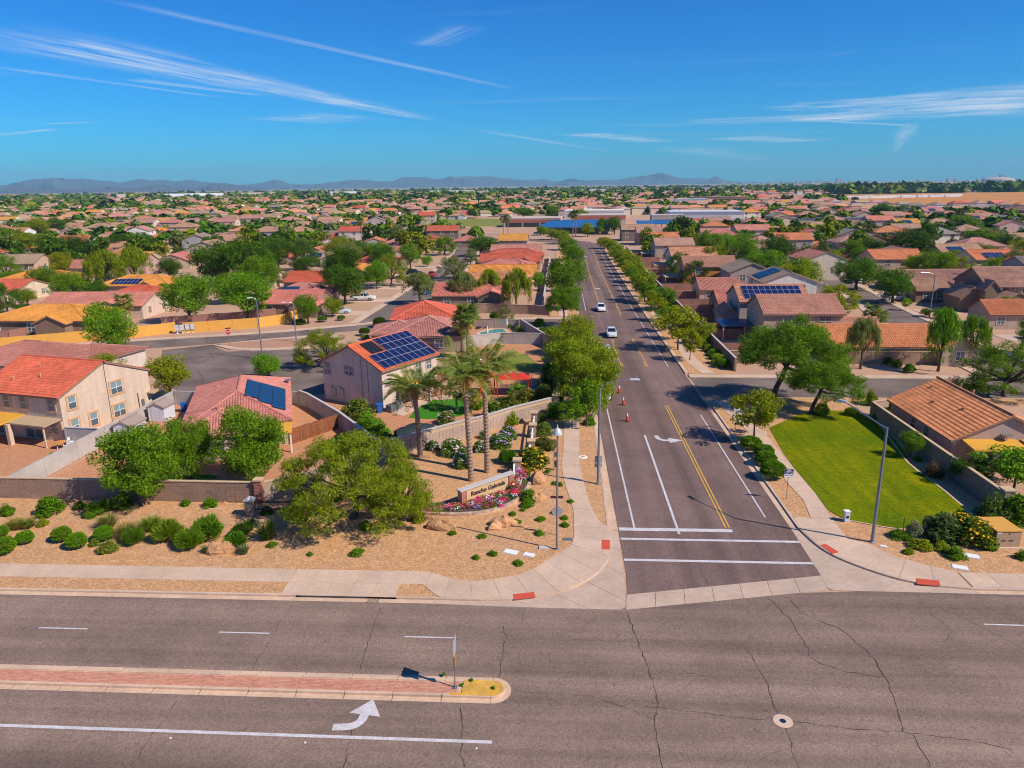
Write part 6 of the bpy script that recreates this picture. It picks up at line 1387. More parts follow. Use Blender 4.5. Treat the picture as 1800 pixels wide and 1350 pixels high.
# shrubs --------------------------------------------------------------
def dome(n, L, Wd, seed, w=1., h=.85, sh=.86, cl=.16, droop=.1, mt='leaf', k=60):
    r = random.Random(seed); c = []
    for i in range(k):
        a = r.uniform(0, 2*pi); u = r.random(); s = sqrt1(u); q = r.uniform(.72, 1.) if sh > .5 else r.random()**.5
        c.append((cos(a)*s*w/2*q*.86, sin(a)*s*w/2*q*.86, h*(.08+.80*u*q), cl*r.uniform(.8, 1.25)))
    me = raw_mesh('shrub', leaves(c, n, L, Wd, droop, .9, .3, seed, .4), 4); me.materials.append(MATS[mt]); return me
def ballmesh(n, seed):
    rg = np.random.default_rng(seed); d = rg.normal(size=(n, 3)); d[:, 2] = np.abs(d[:, 2])*1.15-.32; d /= np.linalg.norm(d, axis=1)[:, None]
    ph = rg.uniform(0, 6, 3); az = np.arctan2(d[:, 1], d[:, 0]); rr = (.47+.018*np.sin(3*az+ph[0])+.02*np.sin(5*d[:, 2]*3+ph[1]))*rg.uniform(.80, 1.03, n)
    p = d*rr[:, None]*np.array([1, 1, .92])+np.array([0, 0, .38]); t = d*.7+rg.normal(size=(n, 3))*.5+np.array([0, 0, .25]); t /= np.linalg.norm(t, axis=1)[:, None]
    b = np.cross(t, rg.normal(size=(n, 3))); b /= np.linalg.norm(b, axis=1)[:, None]; s = rg.uniform(.7, 1.3, n)[:, None]; L_, W_ = .085, .034
    me = raw_mesh('shrub', np.stack([p-t*s*L_/2, p+b*s*W_/2, p+t*s*L_/2, p-b*s*W_/2], 1).reshape(-1, 3), 4); me.materials.append(MATS['leaf']); return me
SH = dict(ball=ballmesh(6500, 1), loose=dome(2600, .12, .05, 2, h=.95, cl=.20, sh=.4, k=46), dark=dome(3400, .10, .05, 3, h=1.0, cl=.19, k=60))
def blades(n, h, w, seed, arch=.5, mt='leaf_soft', thick=.018):
    r = random.Random(seed); V = []
    for i in range(n):
        a = r.uniform(0, 2*pi); b = r.random()**.6*w*.18; x, y = cos(a)*b, sin(a)*b; a += r.uniform(-.5, .5); ln = h*r.uniform(.65, 1.1); o = arch*r.uniform(.2, 1.2)
        p0 = Vector((x, y, 0)); p1 = Vector((x+cos(a)*w*.25*o, y+sin(a)*w*.25*o, ln*.62)); p2 = Vector((x+cos(a)*w*.58*o, y+sin(a)*w*.58*o, ln*(1-.35*o*o)))
        s = Vector((-sin(a), cos(a), 0))*thick
        V += [tuple(p0-s), tuple(p0+s), tuple(p1+s), tuple(p1-s), tuple(p1-s), tuple(p1+s), tuple(p2+s*.15), tuple(p2-s*.15)]
    me = raw_mesh('shrub', np.array(V), 4); me.materials.append(MATS[mt]); return me
SH['grass'] = blades(420, 1.0, 1.2, 4, .8, thick=.012); SH['spiky'] = blades(900, .95, 1.15, 5, .62, thick=.017)
def bushy(n, seed):
    rg = np.random.default_rng(seed); d = rg.normal(size=(n, 3)); d[:, 2] = np.abs(d[:, 2])*1.1-.15; d /= np.linalg.norm(d, axis=1)[:, None]
    az = np.arctan2(d[:, 1], d[:, 0]); ph = rg.uniform(0, 6, 3); rr = (.42+.05*np.sin(3*az+ph[0])+.04*np.sin(5*az+ph[1]+d[:, 2]*4))*rg.uniform(.45, 1.08, n)
    p = d*rr[:, None]*np.array([1.05, 1.05, 1.0])+np.array([0, 0, .25]); t = d+rg.normal(size=(n, 3))*.28+np.array([0, 0, .45]); t /= np.linalg.norm(t, axis=1)[:, None]
    b = np.cross(t, rg.normal(size=(n, 3))); b /= np.linalg.norm(b, axis=1)[:, None]; s = rg.uniform(.6, 1.4, n)[:, None]; L_, W_ = .20, .026
    me = raw_mesh('shrub', np.stack([p-t*s*L_/2, p+b*s*W_/2, p+t*s*L_/2, p-b*s*W_/2], 1).reshape(-1, 3), 4); me.materials.append(MATS['leaf_soft']); return me
SH['spiky'] = bushy(5200, 8)
SH['yucca'] = blades(130, .8, 1.0, 6, .7, thick=.022)
def shrub(kind, x, y, w, h, col, label, group=None, z=.12, cat='shrub', name='shrub'):
    return link(name, SH[kind], None, (x, y, z), rnd.uniform(0, 6.28), tuple(v*rnd.uniform(.9, 1.1) for v in col), label=label, cat=cat, group=group, scale=(w, w, h))
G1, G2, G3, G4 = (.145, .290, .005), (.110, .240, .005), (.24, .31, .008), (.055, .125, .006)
LATER = []
for (x, y), w, h, k, c, lab in (
  ((-39.93, 45.18),1.75,1.5,'ball',G1,'clipped ball shrub cut by the left edge, nearest the pavement'), ((-42.11, 47.84),1.1,1.0,'ball',G1,'clipped ball shrub cut by the left edge, further back'), ((-39.45, 46.76),1.3,1.15,'ball',G1,'clipped ball shrub second from the left edge'),
  ((-36.87, 47.20),1.45,1.35,'ball',G1,'clipped ball shrub, left one of a touching pair'), ((-35.06, 46.21),1.5,1.4,'ball',G1,'clipped ball shrub, right one of a touching pair'), ((-33.76, 47.40),1.45,1.35,'ball',G1,'clipped ball shrub beside the pale tufted grass'),
  ((-40.91, 51.64),2.0,1.6,'dark',G2,'large rounded dark shrub close to the brown wall'), ((-44.42, 51.42),1.25,1.0,'loose',G2,'leafy shrub near the brown wall by the left edge'), ((-40.11, 49.63),.9,.6,'loose',G3,'small pale shrub left of the ball shrub pair'),
  ((-41.83, 48.99),1.4,.8,'grass',(.28,.28,.05),'yellowish ornamental grass by the left edge'), ((-41.06, 49.21),1.3,.7,'grass',(.22,.26,.04),'greener ornamental grass right of the yellowish one'),
  ((-34.65, 49.42),1.5,1.1,'grass',(.25,.30,.06),'pale ornamental grass behind a clipped ball'), ((-32.48, 48.08),1.6,1.0,'grass',(.27,.28,.07),'straw coloured ornamental grass beside the dark spiky shrub'), ((-31.25, 47.04),1.6,1.2,'spiky',G2,'dark spiky shrub right of the straw coloured grass'),
  ((-34.00, 46.59),.8,.6,'loose',(.16,.22,.02),'tiny lime shrub beside a clipped ball'), ((-32.36, 45.71),1.4,.9,'loose',(.20,.24,.03),'lime green open shrub nearest the pavement on the left'),
  ((-30.97, 49.07),1.7,1.1,'grass',(.20,.27,.02),'yellow green tufted shrub left of the big spiky row'), ((-28.96, 47.75),2.3,1.5,'spiky',(.20,.30,.010),'big spiky shrub, first of the row of three'), ((-26.74, 46.67),2.2,1.4,'spiky',(.18,.285,.010),'big spiky shrub, nearest of the row of three'), ((-25.92, 47.94),2.2,1.8,'spiky',(.17,.28,.010),'tallest spiky shrub, last of the row of three'),
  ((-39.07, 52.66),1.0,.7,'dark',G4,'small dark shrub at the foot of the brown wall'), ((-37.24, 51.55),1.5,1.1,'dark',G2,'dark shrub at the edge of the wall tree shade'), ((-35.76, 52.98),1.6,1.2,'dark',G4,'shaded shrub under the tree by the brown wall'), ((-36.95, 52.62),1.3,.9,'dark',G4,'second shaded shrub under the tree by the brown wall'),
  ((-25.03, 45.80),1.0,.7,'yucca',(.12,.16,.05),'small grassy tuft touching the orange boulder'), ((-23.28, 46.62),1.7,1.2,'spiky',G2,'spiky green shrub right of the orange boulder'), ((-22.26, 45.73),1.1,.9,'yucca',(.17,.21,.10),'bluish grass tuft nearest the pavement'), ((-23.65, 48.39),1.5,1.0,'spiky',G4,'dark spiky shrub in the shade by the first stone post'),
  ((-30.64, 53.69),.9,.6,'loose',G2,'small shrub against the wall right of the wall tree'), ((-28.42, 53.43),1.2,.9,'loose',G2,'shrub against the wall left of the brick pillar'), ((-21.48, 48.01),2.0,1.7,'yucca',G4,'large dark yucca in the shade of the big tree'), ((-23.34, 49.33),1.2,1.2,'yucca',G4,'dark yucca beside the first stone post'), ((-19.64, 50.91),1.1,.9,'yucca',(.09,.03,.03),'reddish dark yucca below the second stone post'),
  ((-20.70, 46.89),.8,.4,'loose',G2,'tiny shrub at the near edge of the tree shade'), ((-14.12, 45.94),1.1,.45,'loose',G2,'low green shrub alone on the gravel near the pavement'), ((-17.43, 45.66),.5,.3,'loose',G2,'tiny weed on the gravel below the big tree'),
  ((-10.66, 51.30),1.1,1.2,'loose',(.14,.10,.02),'reddish leaved shrub at the left end of the planter'), ((-14.48, 49.91),1.0,.7,'loose',G2,'small shrub by the roots of the big tree'),
  ((-13.31, 60.00),1.2,1.0,'loose',G3,'pale shrub below the tan curving wall'), ((-14.90, 54.75),1.6,1.0,'dark',G2,'shrub hidden behind the big tree'), ((-18.41, 55.20),1.4,1.0,'dark',G2,'shrub behind the rail fence'),
  ((-0.11, 77.33),1.9,2.0,'dark',(.06,.16,.012),'dense dark green bush at the end of the tan wall'), ((3.82, 75.42),1.3,.9,'dark',G2,'low green bush at the foot of the forked street tree'),
  ((-4.78, 75.24),2.0,1.7,'loose',G3,'leafy green bush behind the left stone pillar'), ((-1.17, 72.14),2.2,1.4,'loose',(.10,.17,.02),'green bush right of the second stone pillar'), ((-0.99, 67.89),2.4,1.5,'loose',(.16,.14,.03),'reddish green bush right of the third stone pillar'), ((-1.55, 75.89),1.6,1.2,'loose',(.13,.17,.03),'olive bush by the furthest stone pillar'), ((-2.08, 62.62),3.0,2.1,'loose',(.26,.22,.015),'bush covered with yellow flowers beside the planter'), ((-4.44, 63.97),1.7,1.3,'spiky',G2,'spiky shrub left of the nearest stone pillar'),
  ((-2.19, 55.71),1.5,1.0,'loose',G2,'low shrub at the corner of the flower planter'), ((-2.15, 54.38),1.2,.6,'loose',G2,'low shrub in front of the pale boulder by the planter'),
  ((19.35, 68.41),2.1,1.5,'ball',G2,'first of four clipped round shrubs on the right verge, under the tree'), ((19.94, 66.10),2.0,1.5,'ball',G2,'second of four clipped round shrubs on the right verge'), ((19.69, 64.20),2.0,1.5,'ball',G2,'third of four clipped round shrubs on the right verge'), ((19.39, 60.95),2.3,1.9,'ball',G2,'nearest of four clipped round shrubs on the right verge'),
  ((25.43, 49.81),1.6,.7,'loose',G2,'low shrub left of the staked sapling'), ((26.18, 48.28),1.6,.7,'loose',G3,'low spreading shrub in front of the staked sapling'), ((27.57, 48.17),1.2,.6,'loose',G3,'small low shrub left of the white box lid'), ((27.90, 47.04),1.5,.8,'loose',G2,'low dark shrub touching the white box lid'), ((30.87, 48.53),1.4,.7,'loose',G2,'low shrub at the left foot of the tan cabinet'), ((24.99, 47.50),.8,.4,'loose',G3,'tiny shrub beside the right pavement'),
  ((28.44, 49.91),3.2,2.1,'loose',(.07,.12,.03),'large grey green bush in front of the lawn end'), ((29.82, 50.23),2.6,1.9,'loose',(.06,.12,.02),'second large bush behind the yellow flowering one'), ((30.31, 49.11),2.5,2.0,'loose',(.24,.22,.015),'bush with yellow flowers beside the tan cabinet'), ((33.91, 53.18),2.6,2.1,'loose',(.10,.15,.03),'bush behind the tan cabinet'), ((35.59, 52.94),2.8,2.2,'dark',G2,'dark bush in front of the stacked stone pillar'), ((32.39, 46.96),1.0,.7,'loose',G2,'low shrub cut by the right edge'),
  ((33.54, 61.62),1.6,1.4,'loose',(.16,.09,.03),'reddish shrub in the curved bed beside the lawn wall'), ((33.96, 65.45),.9,.5,'loose',G2,'tiny shrub in the curved bed'),
  ((30.17, 79.60),1.9,1.6,'loose',G3,'loose pale bush at the far edge of the lawn'), ((33.29, 79.25),1.6,1.1,'ball',G2,'round green bush at the far corner of the lawn'), ((35.26, 77.28),1.3,1.0,'ball',G2,'small round bush near the lawn wall corner'), ((38.66, 81.47),1.8,1.6,'dark',G2,'bush at the corner of the tiled house'), ((37.14, 83.67),1.4,2.0,'loose',G3,'upright yellow green bush by the end of the lawn wall'), ((48.26, 102.24),1.6,1.1,'loose',G3,'pale bush before the dark wall of the striped house'), ((48.59, 99.03),1.5,1.2,'dark',G2,'dark bush before the dark wall of the striped house'),
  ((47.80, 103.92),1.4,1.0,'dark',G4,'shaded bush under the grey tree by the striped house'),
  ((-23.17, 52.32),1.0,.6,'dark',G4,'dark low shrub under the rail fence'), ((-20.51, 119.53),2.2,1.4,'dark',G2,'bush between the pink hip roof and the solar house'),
  ((-32.86, 132.33),2.6,2.2,'ball',G4,'dark clipped topiary mushroom by the left street'), ((-33.73, 124.35),2.0,1.6,'ball',G4,'dark clipped ball below the topiary mushroom'), ((-32.75, 120.93),1.6,.9,'ball',G3,'light clipped ball below the topiary mushroom'), ((-45.55, 137.69),1.9,1.3,'ball',G2,'round clipped bush on the corner by the brown house'), ((-42.34, 139.51),1.7,1.1,'ball',G2,'second round clipped bush on the corner by the brown house'), ((-49.29, 135.31),2.4,1.0,'dark',G4,'low dark bush in front of the brown house'),
  ((-22.39, 77.48),3.6,2.4,'loose',(.16,.19,.02),'yellow green bush hanging over the grey yard wall'), ((-20.21, 73.54),2.8,1.9,'loose',G1,'green bush along the grey yard wall, middle one'), ((-18.32, 70.84),2.4,1.7,'loose',G1,'green bush along the grey yard wall, lower one'), ((-16.76, 66.68),2.6,1.9,'dark',(.05,.15,.015),'bright leafy bush in the corner of the tan wall'), ((-21.45, 67.37),2.2,1.5,'dark',G2,'shrub inside the wooden fence corner'), ((-19.78, 66.60),2.6,1.5,'dark',G2,'wide shrub inside the grey wall corner'),
  ((-6.88, 77.80),2.4,2.4,'loose',(.10,.17,.02),'bush behind the tan wall beside the turf, left one'), ((-5.26, 79.96),2.8,2.2,'loose',(.13,.17,.02),'bush behind the tan wall beside the turf, middle one'), ((-3.37, 82.23),3.0,2.4,'loose',(.17,.18,.02),'yellowish bush behind the tan wall near the boulevard'), ((-1.37, 84.62),2.8,2.2,'loose',(.12,.15,.02),'bush behind the tan wall nearest the boulevard'), ((-0.36, 91.08),3.4,3.2,'dark',G4,'big dark bush in the corner of the orange yard'), ((-11.97, 75.67),2.0,1.4,'loose',(.16,.12,.06),'flowering shrub behind the tan wall'), ((-9.16, 80.99),1.6,2.2,'loose',G1,'green shrub right of the artificial turf'),
  ((-2.01, 124.31),2.0,1.6,'ball',(.06,.22,.015),'bright green ball shrub by the swimming pool wall'), ((-6.42, 126.84),1.5,1.3,'loose',G3,'shrub at the corner of the swimming pool'), ((-7.86, 130.55),1.6,1.6,'loose',G1,'leafy shrub behind the swimming pool'), ((-14.34, 132.24),2.4,2.0,'dark',G4,'dark shrub at the back of the pool'), ((-11.76, 139.88),2.2,1.6,'dark',G4,'grey dark shrub behind the pool'), ((-0.82, 125.30),2.6,1.4,'dark',G2,'shrub outside the pool wall by the short street'), ((-2.90, 133.30),2.4,1.4,'dark',G2,'shrub by the short street, further left'),
  ((-1.70, 104.92),1.2,.9,'yucca',G2,'spiky plant in the orange yard'),
  ):
    h = h*1.3 if k == 'spiky' else h
    LATER.append((k, x, y, w, h, c, lab)) if 'yellow flower' in lab or 'flowering' in lab else shrub(k, x, y, w, h, c, lab)
i = 0
for x, y in [(-7.67, 49.21), (-9.53, 54.14), (-5.35, 48.83), (-5.48, 45.60), (-4.36, 46.20), (-2.48, 45.00), (-2.53, 53.51), (-3.31, 52.76), (-2.92, 51.36), (-1.07, 51.82), (-1.11, 49.43), (0.83, 50.91), (0.04, 53.07), (0.81, 52.18), (0.49, 58.63), (-0.64, 61.56), (0.04, 58.98), (1.36, 55.26)]:
    shrub('loose', x, y, rnd.uniform(.5, .85), rnd.uniform(.25, .4), G2, 'small green weed scattered on the corner gravel', 'weeds on the corner gravel'); i += 1
for k in range(34):
    y = 101+k*2.6+rnd.uniform(-.5, .5); shrub(rnd.choice(('loose', 'dark', 'ball')), 24.0+coly(y)+rnd.uniform(-.5, .3), y, rnd.uniform(1.3, 2.2), rnd.uniform(.9, 1.7), rnd.choice((G2, G3, G1)), 'rounded shrub in the strip along the brown boulevard wall', 'shrubs along the boulevard wall')
for k in range(16):
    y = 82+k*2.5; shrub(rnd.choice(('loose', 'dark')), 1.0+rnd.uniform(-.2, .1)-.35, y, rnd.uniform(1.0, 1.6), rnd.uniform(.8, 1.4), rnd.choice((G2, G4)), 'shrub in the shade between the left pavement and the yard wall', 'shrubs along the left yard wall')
# rose bushes: a shrub with blossom of its own
pet = raw_mesh('blossom', leaves([(cos(a)*.36, sin(a)*.36, .45+.3*sin(a*3), .16) for a in np.linspace(0, 6.2, 14)]+[(0, 0, .8, .2)], 260, .085, .08, 0, .8, .9, 9, 1.2), 4); pet.materials.append(MATS['petal'])
def rose(x, y, w, h, colr, label, leaf=(.10, .19, .02), name='rose_bush', cat='rose bush', z=.12):
    t = thing(name, label, cat, (x, y, z), rnd.uniform(0, 6), scale=(w, w, h)); link('foliage', SH['dark'], t, color=leaf); link('blossom', pet, t, color=colr); return t
for (px, py), w, h, c, lab in (((-10.05, 66.38),2.6,1.4,(.75,.62,.60),'wide pale rose bush between the first two palm trunks'),((-8.74, 64.89),1.6,1.2,(.72,.45,.55),'pink rose bush left of the middle palm'),((-8.65, 62.85),1.7,1.3,(.68,.60,.66),'dark pale flowered rose bush behind the sign'),((-7.29, 66.93),1.6,1.1,(.72,.6,.58),'rose bush between the middle and right palms'),((-5.54, 68.59),2.6,1.3,(.58,.42,.68),'mauve rose bush right of the palms'),((-12.06, 67.28),1.3,1.0,(.6,.6,.55),'small rose bush below the tan wall'),((-4.82, 70.81),1.8,1.4,(.55,.35,.75),'purple rose bush beside the stone pillars'),((-7.37, 70.75),1.1,.8,(.6,.5,.4),'tiny rose bush near the tan wall')):
    rose(*(px, py), w, h, c, lab)
for k, x, y, w, h, c, lab in LATER: rose(x, y, w, h, (.80, .40, .008) if 'yellow' in lab else (.62, .42, .5), lab, (.14, .19, .008), 'flowering_bush', 'flowering bush')
# flower bed of the sign
FC = dict(red=(.74, .015, .03), pink=(.78, .05, .22), white=(.80, .77, .76), purple=(.45, .17, .66), orange=(.74, .13, .015), magenta=(.66, .015, .20))
BED = thing('flower_bed', 'bed of red, pink, white and purple flowers in front of the sign', 'flower bed', (-6.0, 54.6, .12))
def bedspot(rr):
    t_ = rr.random()
    if t_ < .70:
        u = t_/.70; a = lerp((-10.8, 52.75), (-4.3, 53.7), u); b = lerp((-9.4, 52.9), (-3.2, 57.4), u); v = rr.random(); p = lerp(a, b, v*.96); z = .22+.10*v*u
    else:
        u = (t_-.70)/.30; a = lerp((-3.4, 54.8), (-2.15, 61.6), u); b = lerp((-3.6, 57.8), (-3.5, 61.6), u); v = rr.random(); p = lerp(a, b, v*.8); z = .34+.3*v
    return p[0]+6, p[1]-54.6, z
for name_, n_, seed_ in (('red', 1100, 1), ('pink', 640, 2), ('white', 800, 3), ('purple', 520, 4), ('orange', 650, 5), ('magenta', 480, 6)):
    rr = random.Random(seed_); C_ = [(*bedspot(rr), rr.uniform(.20, .38)) for q in range(24)]
    C_ = [(x, y, z+.12, r_) for x, y, z, r_ in C_]
    me = raw_mesh('blossom', leaves(C_, n_, .13, .12, 0, .5, .5, seed_, 1.3), 4); me.materials.append(MATS['petal']); link('blossom', me, BED, color=FC[name_], label=name_+' blossom', kind='stuff')
rr = random.Random(9); C_ = [(*bedspot(rr), rr.uniform(.26, .40)) for q in range(330)]
me = raw_mesh('foliage', leaves(C_, 12000, .11, .06, 0, .9, .25, 12, .6), 4); me.materials.append(MATS['leaf']); link('foliage', me, BED, color=(.13, .20, .01), kind='stuff')
# boulders
def boulder(x, y, sx, sy, h, label, seed, col=None):
    r = random.Random(seed); V = []; F_ = []; n = 14; m_ = 7
    ph = [r.uniform(0, 6) for _ in range(6)]
    for j in range(m_+1):
        t = j/m_*pi*.62
        for i in range(n):
            a = 2*pi*i/n; k = 1+.16*sin(2*a+ph[0])+.10*sin(3*a+ph[1]+t*2)+.08*sin(5*a+ph[2])+r.uniform(-.06, .06)
            V.append((cos(a)*sin(t+.02)*sx/2*k, sin(a)*sin(t+.02)*sy/2*k, (cos(t)-cos(pi*.62))/(1-cos(pi*.62))*h*(1+.14*sin(a*2+ph[3])+.1*sin(a+ph[4]))))
    for j in range(m_):
        for i in range(n): F_.append((j*n+i, (j+1)*n+i, (j+1)*n+(i+1) % n, j*n+(i+1) % n))
    F_.append(tuple(range(n)))
    MB().add(V, F_).build('boulder', 'boulder', None, loc=(x, y, .05), label=label, cat='boulder', rz=r.uniform(-.4, .4))
for (px, py), sx, sy, h, lab, sd_ in (((-23.99, 46.00),2.1,1.2,.8,'orange boulder among the shrubs near the pavement',1),((-8.61, 50.21),2.4,1.2,.75,'long pale boulder below the planter',2),((-3.92, 50.94),1.9,1.2,.75,'boulder with a dark shaded cleft in front of the planter',3),((-4.53, 50.25),1.0,.8,.6,'small orange boulder touching the cleft boulder',4),((-1.42, 59.32),1.5,1.3,1.0,'upright boulder near the curving path',5),((-1.34, 55.73),1.5,1.1,.6,'low pale boulder beside the planter corner',6),((25.10, 47.83),.5,.3,.2,'small white stone by the right pavement',7),((-27.48, 54.01),.6,.4,.25,'small pale stone by the brown wall',8)):
    boulder(*(px, py), sx, sy, h, lab, sd_)
sap = thing('staked_sapling', 'thin grey sapling tied between two dark stakes beside the lawn', 'sapling', (*(26.26, 49.66), .12))
for s in (-.75, .75): MB().tube([(s, 0, 0), (s*1.02, .05, 1.6)], .035, 5).build('stake', 'dark_trim', sap)
link('foliage', SH['loose'], sap, (0, 0, .35), 0, (.30, .30, .16), scale=(1.0, 1.0, 1.3)); MB().tube([(0,0,0),(.03,0,.7),(0,.02,1.3)], .02, 5).build('trunk', 'bark', sap)
# ------------------------------------------------------------------ the entrance sign and its planter
def text_mesh(name, body, size, depth, mt, parent, M_):
    c = D.curves.new(name, 'FONT'); c.body = body; c.size = size; c.extrude = depth; c.align_x = 'CENTER'; c.align_y = 'CENTER'; c.resolution_u = 2; c.offset = .008*size
    o = D.objects.new(name, c); dg = bpy.context.evaluated_depsgraph_get()
    COL.objects.link(o); bpy.context.view_layer.update()
    me = D.meshes.new_from_object(o.evaluated_get(bpy.context.evaluated_depsgraph_get())); D.objects.remove(o)
    me.materials.clear(); me.materials.append(MATS[mt]); q = link(name, me, parent); q.matrix_basis = M_; return q
sx0, sy0, sx1, sy1 = -7.72, 54.05, -3.65, 58.05
sl = math.hypot(sx1-sx0, sy1-sy0); sa = math.atan2(sy1-sy0, sx1-sx0)
sg = thing('entrance_sign', 'tan monument sign with dark raised lettering above the flower bed', 'sign', (sx0, sy0, .1), sa)
MB().box(.0, sl, -.15, .22, 0, 1.42).build('backing', 'block_tan', sg)
MB().box(.62, sl-.62, -.22, -.15, .18, 1.36).build('panel', 'sign_panel', sg)
for x0_ in (0, sl-.58):
    MB().box(x0_+.03, x0_+.55, -.27, .27, 0, 1.40).build('pillar', 'block_tan', sg)
    for r_ in range(11):
        for q in range(3):
            MB().box(x0_+.012+q*.186+(.0), x0_+.19+q*.186, -.30-rnd.uniform(0, .02), -.27, .02+r_*.125, .133+r_*.125).build('brick', 'brick_red', sg)
MB().box(-.08, sl+.08, -.32, .28, 1.42, 1.53).build('cap', 'cap_light', sg)
text_mesh('lettering', 'Rancho Gabriela', .55, .03, 'lettering', sg, Matrix.Translation((sl/2, -.25, .92)) @ Matrix.Rotation(pi/2, 4, 'X'))
pc = [(-11.0, 52.7), (-8.6, 52.35), (-6.6, 52.5), (-4.9, 53.2), (-3.4, 54.6), (-2.5, 56.6), (-2.05, 59.2), (-2.0, 61.8)]
pn = thing('planter_wall', 'low curved stone wall holding the flower bed', 'planter', (-6.0, 53.0, .1))
ps = smooth(pc, 2); Lp = cumlen(ps); nst = int(Lp[-1]/.36)
for row in range(2):
    for k in range(nst):
        a = at_len(ps, Lp, (k+.0+.5*row)*.36); b = at_len(ps, Lp, min(Lp[-1], (k+.97+.5*row)*.36)); ln = math.dist(a, b)
        if ln < .1: continue
        MB().cbox(0, 0, 0, ln, .26+rnd.uniform(-.03, .05), .125+rnd.uniform(-.01, .01)).build('stone', 'planter_stone', pn, loc=((a[0]+b[0])/2+6, (a[1]+b[1])/2-53, row*.135), rz=math.atan2(b[1]-a[1], b[0]-a[0]))
MB().prism([(x+6, y-53) for x, y in offset(ps, .1)]+[(3.0, 8.6), (2.3, 5.4), (-1.6, 2.0), (-4.5, 1.2)], 0, .20).build('soil', 'bark', pn)
# stone pillars joined by a pale rail, running away behind the sign
pp = [(-3.35, 61.2), (-2.25, 66.3), (-2.25, 71.2), (-2.2, 75.3)]
for (x, y), lab in zip(pp, ('nearest square stone pillar with a pale cap behind the sign', 'second square stone pillar behind the sign', 'third square stone pillar behind the sign', 'furthest square stone pillar behind the sign by the tan wall')):
    pillar('stone_pillar', lab, x, y, 1.35, .66, 'ledge_stone', 'cap_tan')
for k in range(3):
    a, b = pp[k], pp[k+1]; l = math.dist(a, b); t = thing('rail', ('pale rail between the nearest and second stone pillars', 'pale rail between the second and third stone pillars', 'pale rail between the third and furthest stone pillars')[k], 'rail', (*lerp(a, b, .5), .13), math.atan2(b[1]-a[1], b[0]-a[0]))
    for zz in (.95, .45): MB().box(-l/2+.3, l/2-.3, -.07, .07, zz, zz+.14).build('beam', 'white', t)
t = thing('rail', 'pale sloping rail from the sign to the nearest stone pillar', 'rail', (-3.55, 59.3, .13), pi/2+.05)
MB().box(-1.0, 1.6, -.08, .08, .95, 1.1).build('beam', 'white', t)
for (x, y), lab in (((-24.3, 51.9), 'left stone post of the rail fence with a pointed cap'), ((-19.9, 52.2), 'right stone post of the rail fence half hidden by the big tree')): pillar('stone_post', lab, x, y, 1.35, .62, 'ledge_stone', 'cap_light', 'post', pyr=True)
t = thing('rail_fence', 'two weathered horizontal rails between the stone posts', 'fence', (-22.1, 52.05, .13), .07)
for zz in (.55, 1.15): MB().tube([(-1.85, 0, zz), (0, .03, zz-.03), (1.85, 0, zz)], .07, 6).build('rail', 'bark', t)
t = thing('stepping_stones', 'short row of pale stepping stones on the gravel near the brown wall', 'stepping stones', (*(-28.32, 53.00), .13))
for k in range(5): MB().cbox(-1.0+k*.48, 0, 0, .34, .26, .03).build('stone', 'concrete', t)

mat('maroon', (.12, .02, .03), .5)
# ------------------------------------------------------------------ lamps, signs, boxes
def lamp(x, y, h, arm, label, rz=0, rise=.55, straight=False, z=.13, plates=False, sc=1):
    t = thing('street_lamp', label, 'street lamp', (x, y, z), rz)
    MB().lathe([(.20, 0), (.20, .05), (.13, .1), (.115, 1.0), (.08, h), (.0, h+.02)], 10).build('pole', 'pole_paint', t)
    MB().lathe([(.24, 0), (.24, .04), (.13, .05)], 8).build('base_plate', 'steel', t)
    p = [(0, 0, h-.15), (arm*.18, 0, h+rise*.45), (arm*.5, 0, h+rise*.85), (arm, 0, h+rise)] if not straight else [(0, 0, h-.1), (arm, 0, h+rise)]
    MB().tube(p, [.05, .045, .04, .035][:len(p)], 6).build('arm', 'steel', t)
    hd = MB(); e = p[-1]; hd.add([(e[0]-.1, -.12, e[2]-.03), (e[0]+.75, -.15, e[2]-.04), (e[0]+.75, .15, e[2]-.04), (e[0]-.1, .12, e[2]-.03), (e[0]-.1, -.06, e[2]+.07), (e[0]+.6, -.08, e[2]+.1), (e[0]+.6, .08, e[2]+.1), (e[0]-.1, .06, e[2]+.07)], [(3,2,1,0),(4,5,6,7),(0,1,5,4),(1,2,6,5),(2,3,7,6),(3,0,4,7)])
    hd.build('lamp_head', 'lamp_glass', t)
    if plates:
        for z0_, hh in ((1.95, .62), (1.52, .36)): MB().box(-.32, .32, .10, .13, z0_, z0_+hh).build('sign_plate', 'sign_back', t)
        MB().box(-.1, .1, -.1, .12, .0, .25).build('hand_hole', 'steel', t)
    return t
lamp(3.83, 59.1, 8.75, 2.6, 'street lamp with a curved arm on the left verge beside the boulevard', 0, .75, plates=True)
lamp(23.1, 49.05, 8.8, 3.6, 'tall street lamp on the right corner with a long arm over the lawn', R(118), .85, True)
lamp(4.05, 118.2, 8.2, 2.6, 'street lamp with a curved arm beyond the left boulevard trees', 0, .7)
lamp(-45.0, 106.1, 9.2, .6, 'plain grey lamp pole rising from the asphalt court', R(200), .4, z=0)
lamp(-44.0, 118.5, 6.6, 1.2, 'small bent lamp on the kerbed island', R(205), .3)
lamp(71.5, 141, 8.0, 2.4, 'street lamp on the right residential street', R(190), .6)
lamp(4.3, 172, 8.2, 2.6, 'street lamp far up the left side of the boulevard', 0, .7)
t = thing('post_lamp', 'post top lamp with a white bell shade at the left corner', 'street lamp', (*(0.21, 47.17), .13))
MB().lathe([(.16, 0), (.16, .05), (.085, .08), (.075, 1.4), (.062, 8.6), (.05, 8.7)], 10).build('pole', 'pole_paint', t)
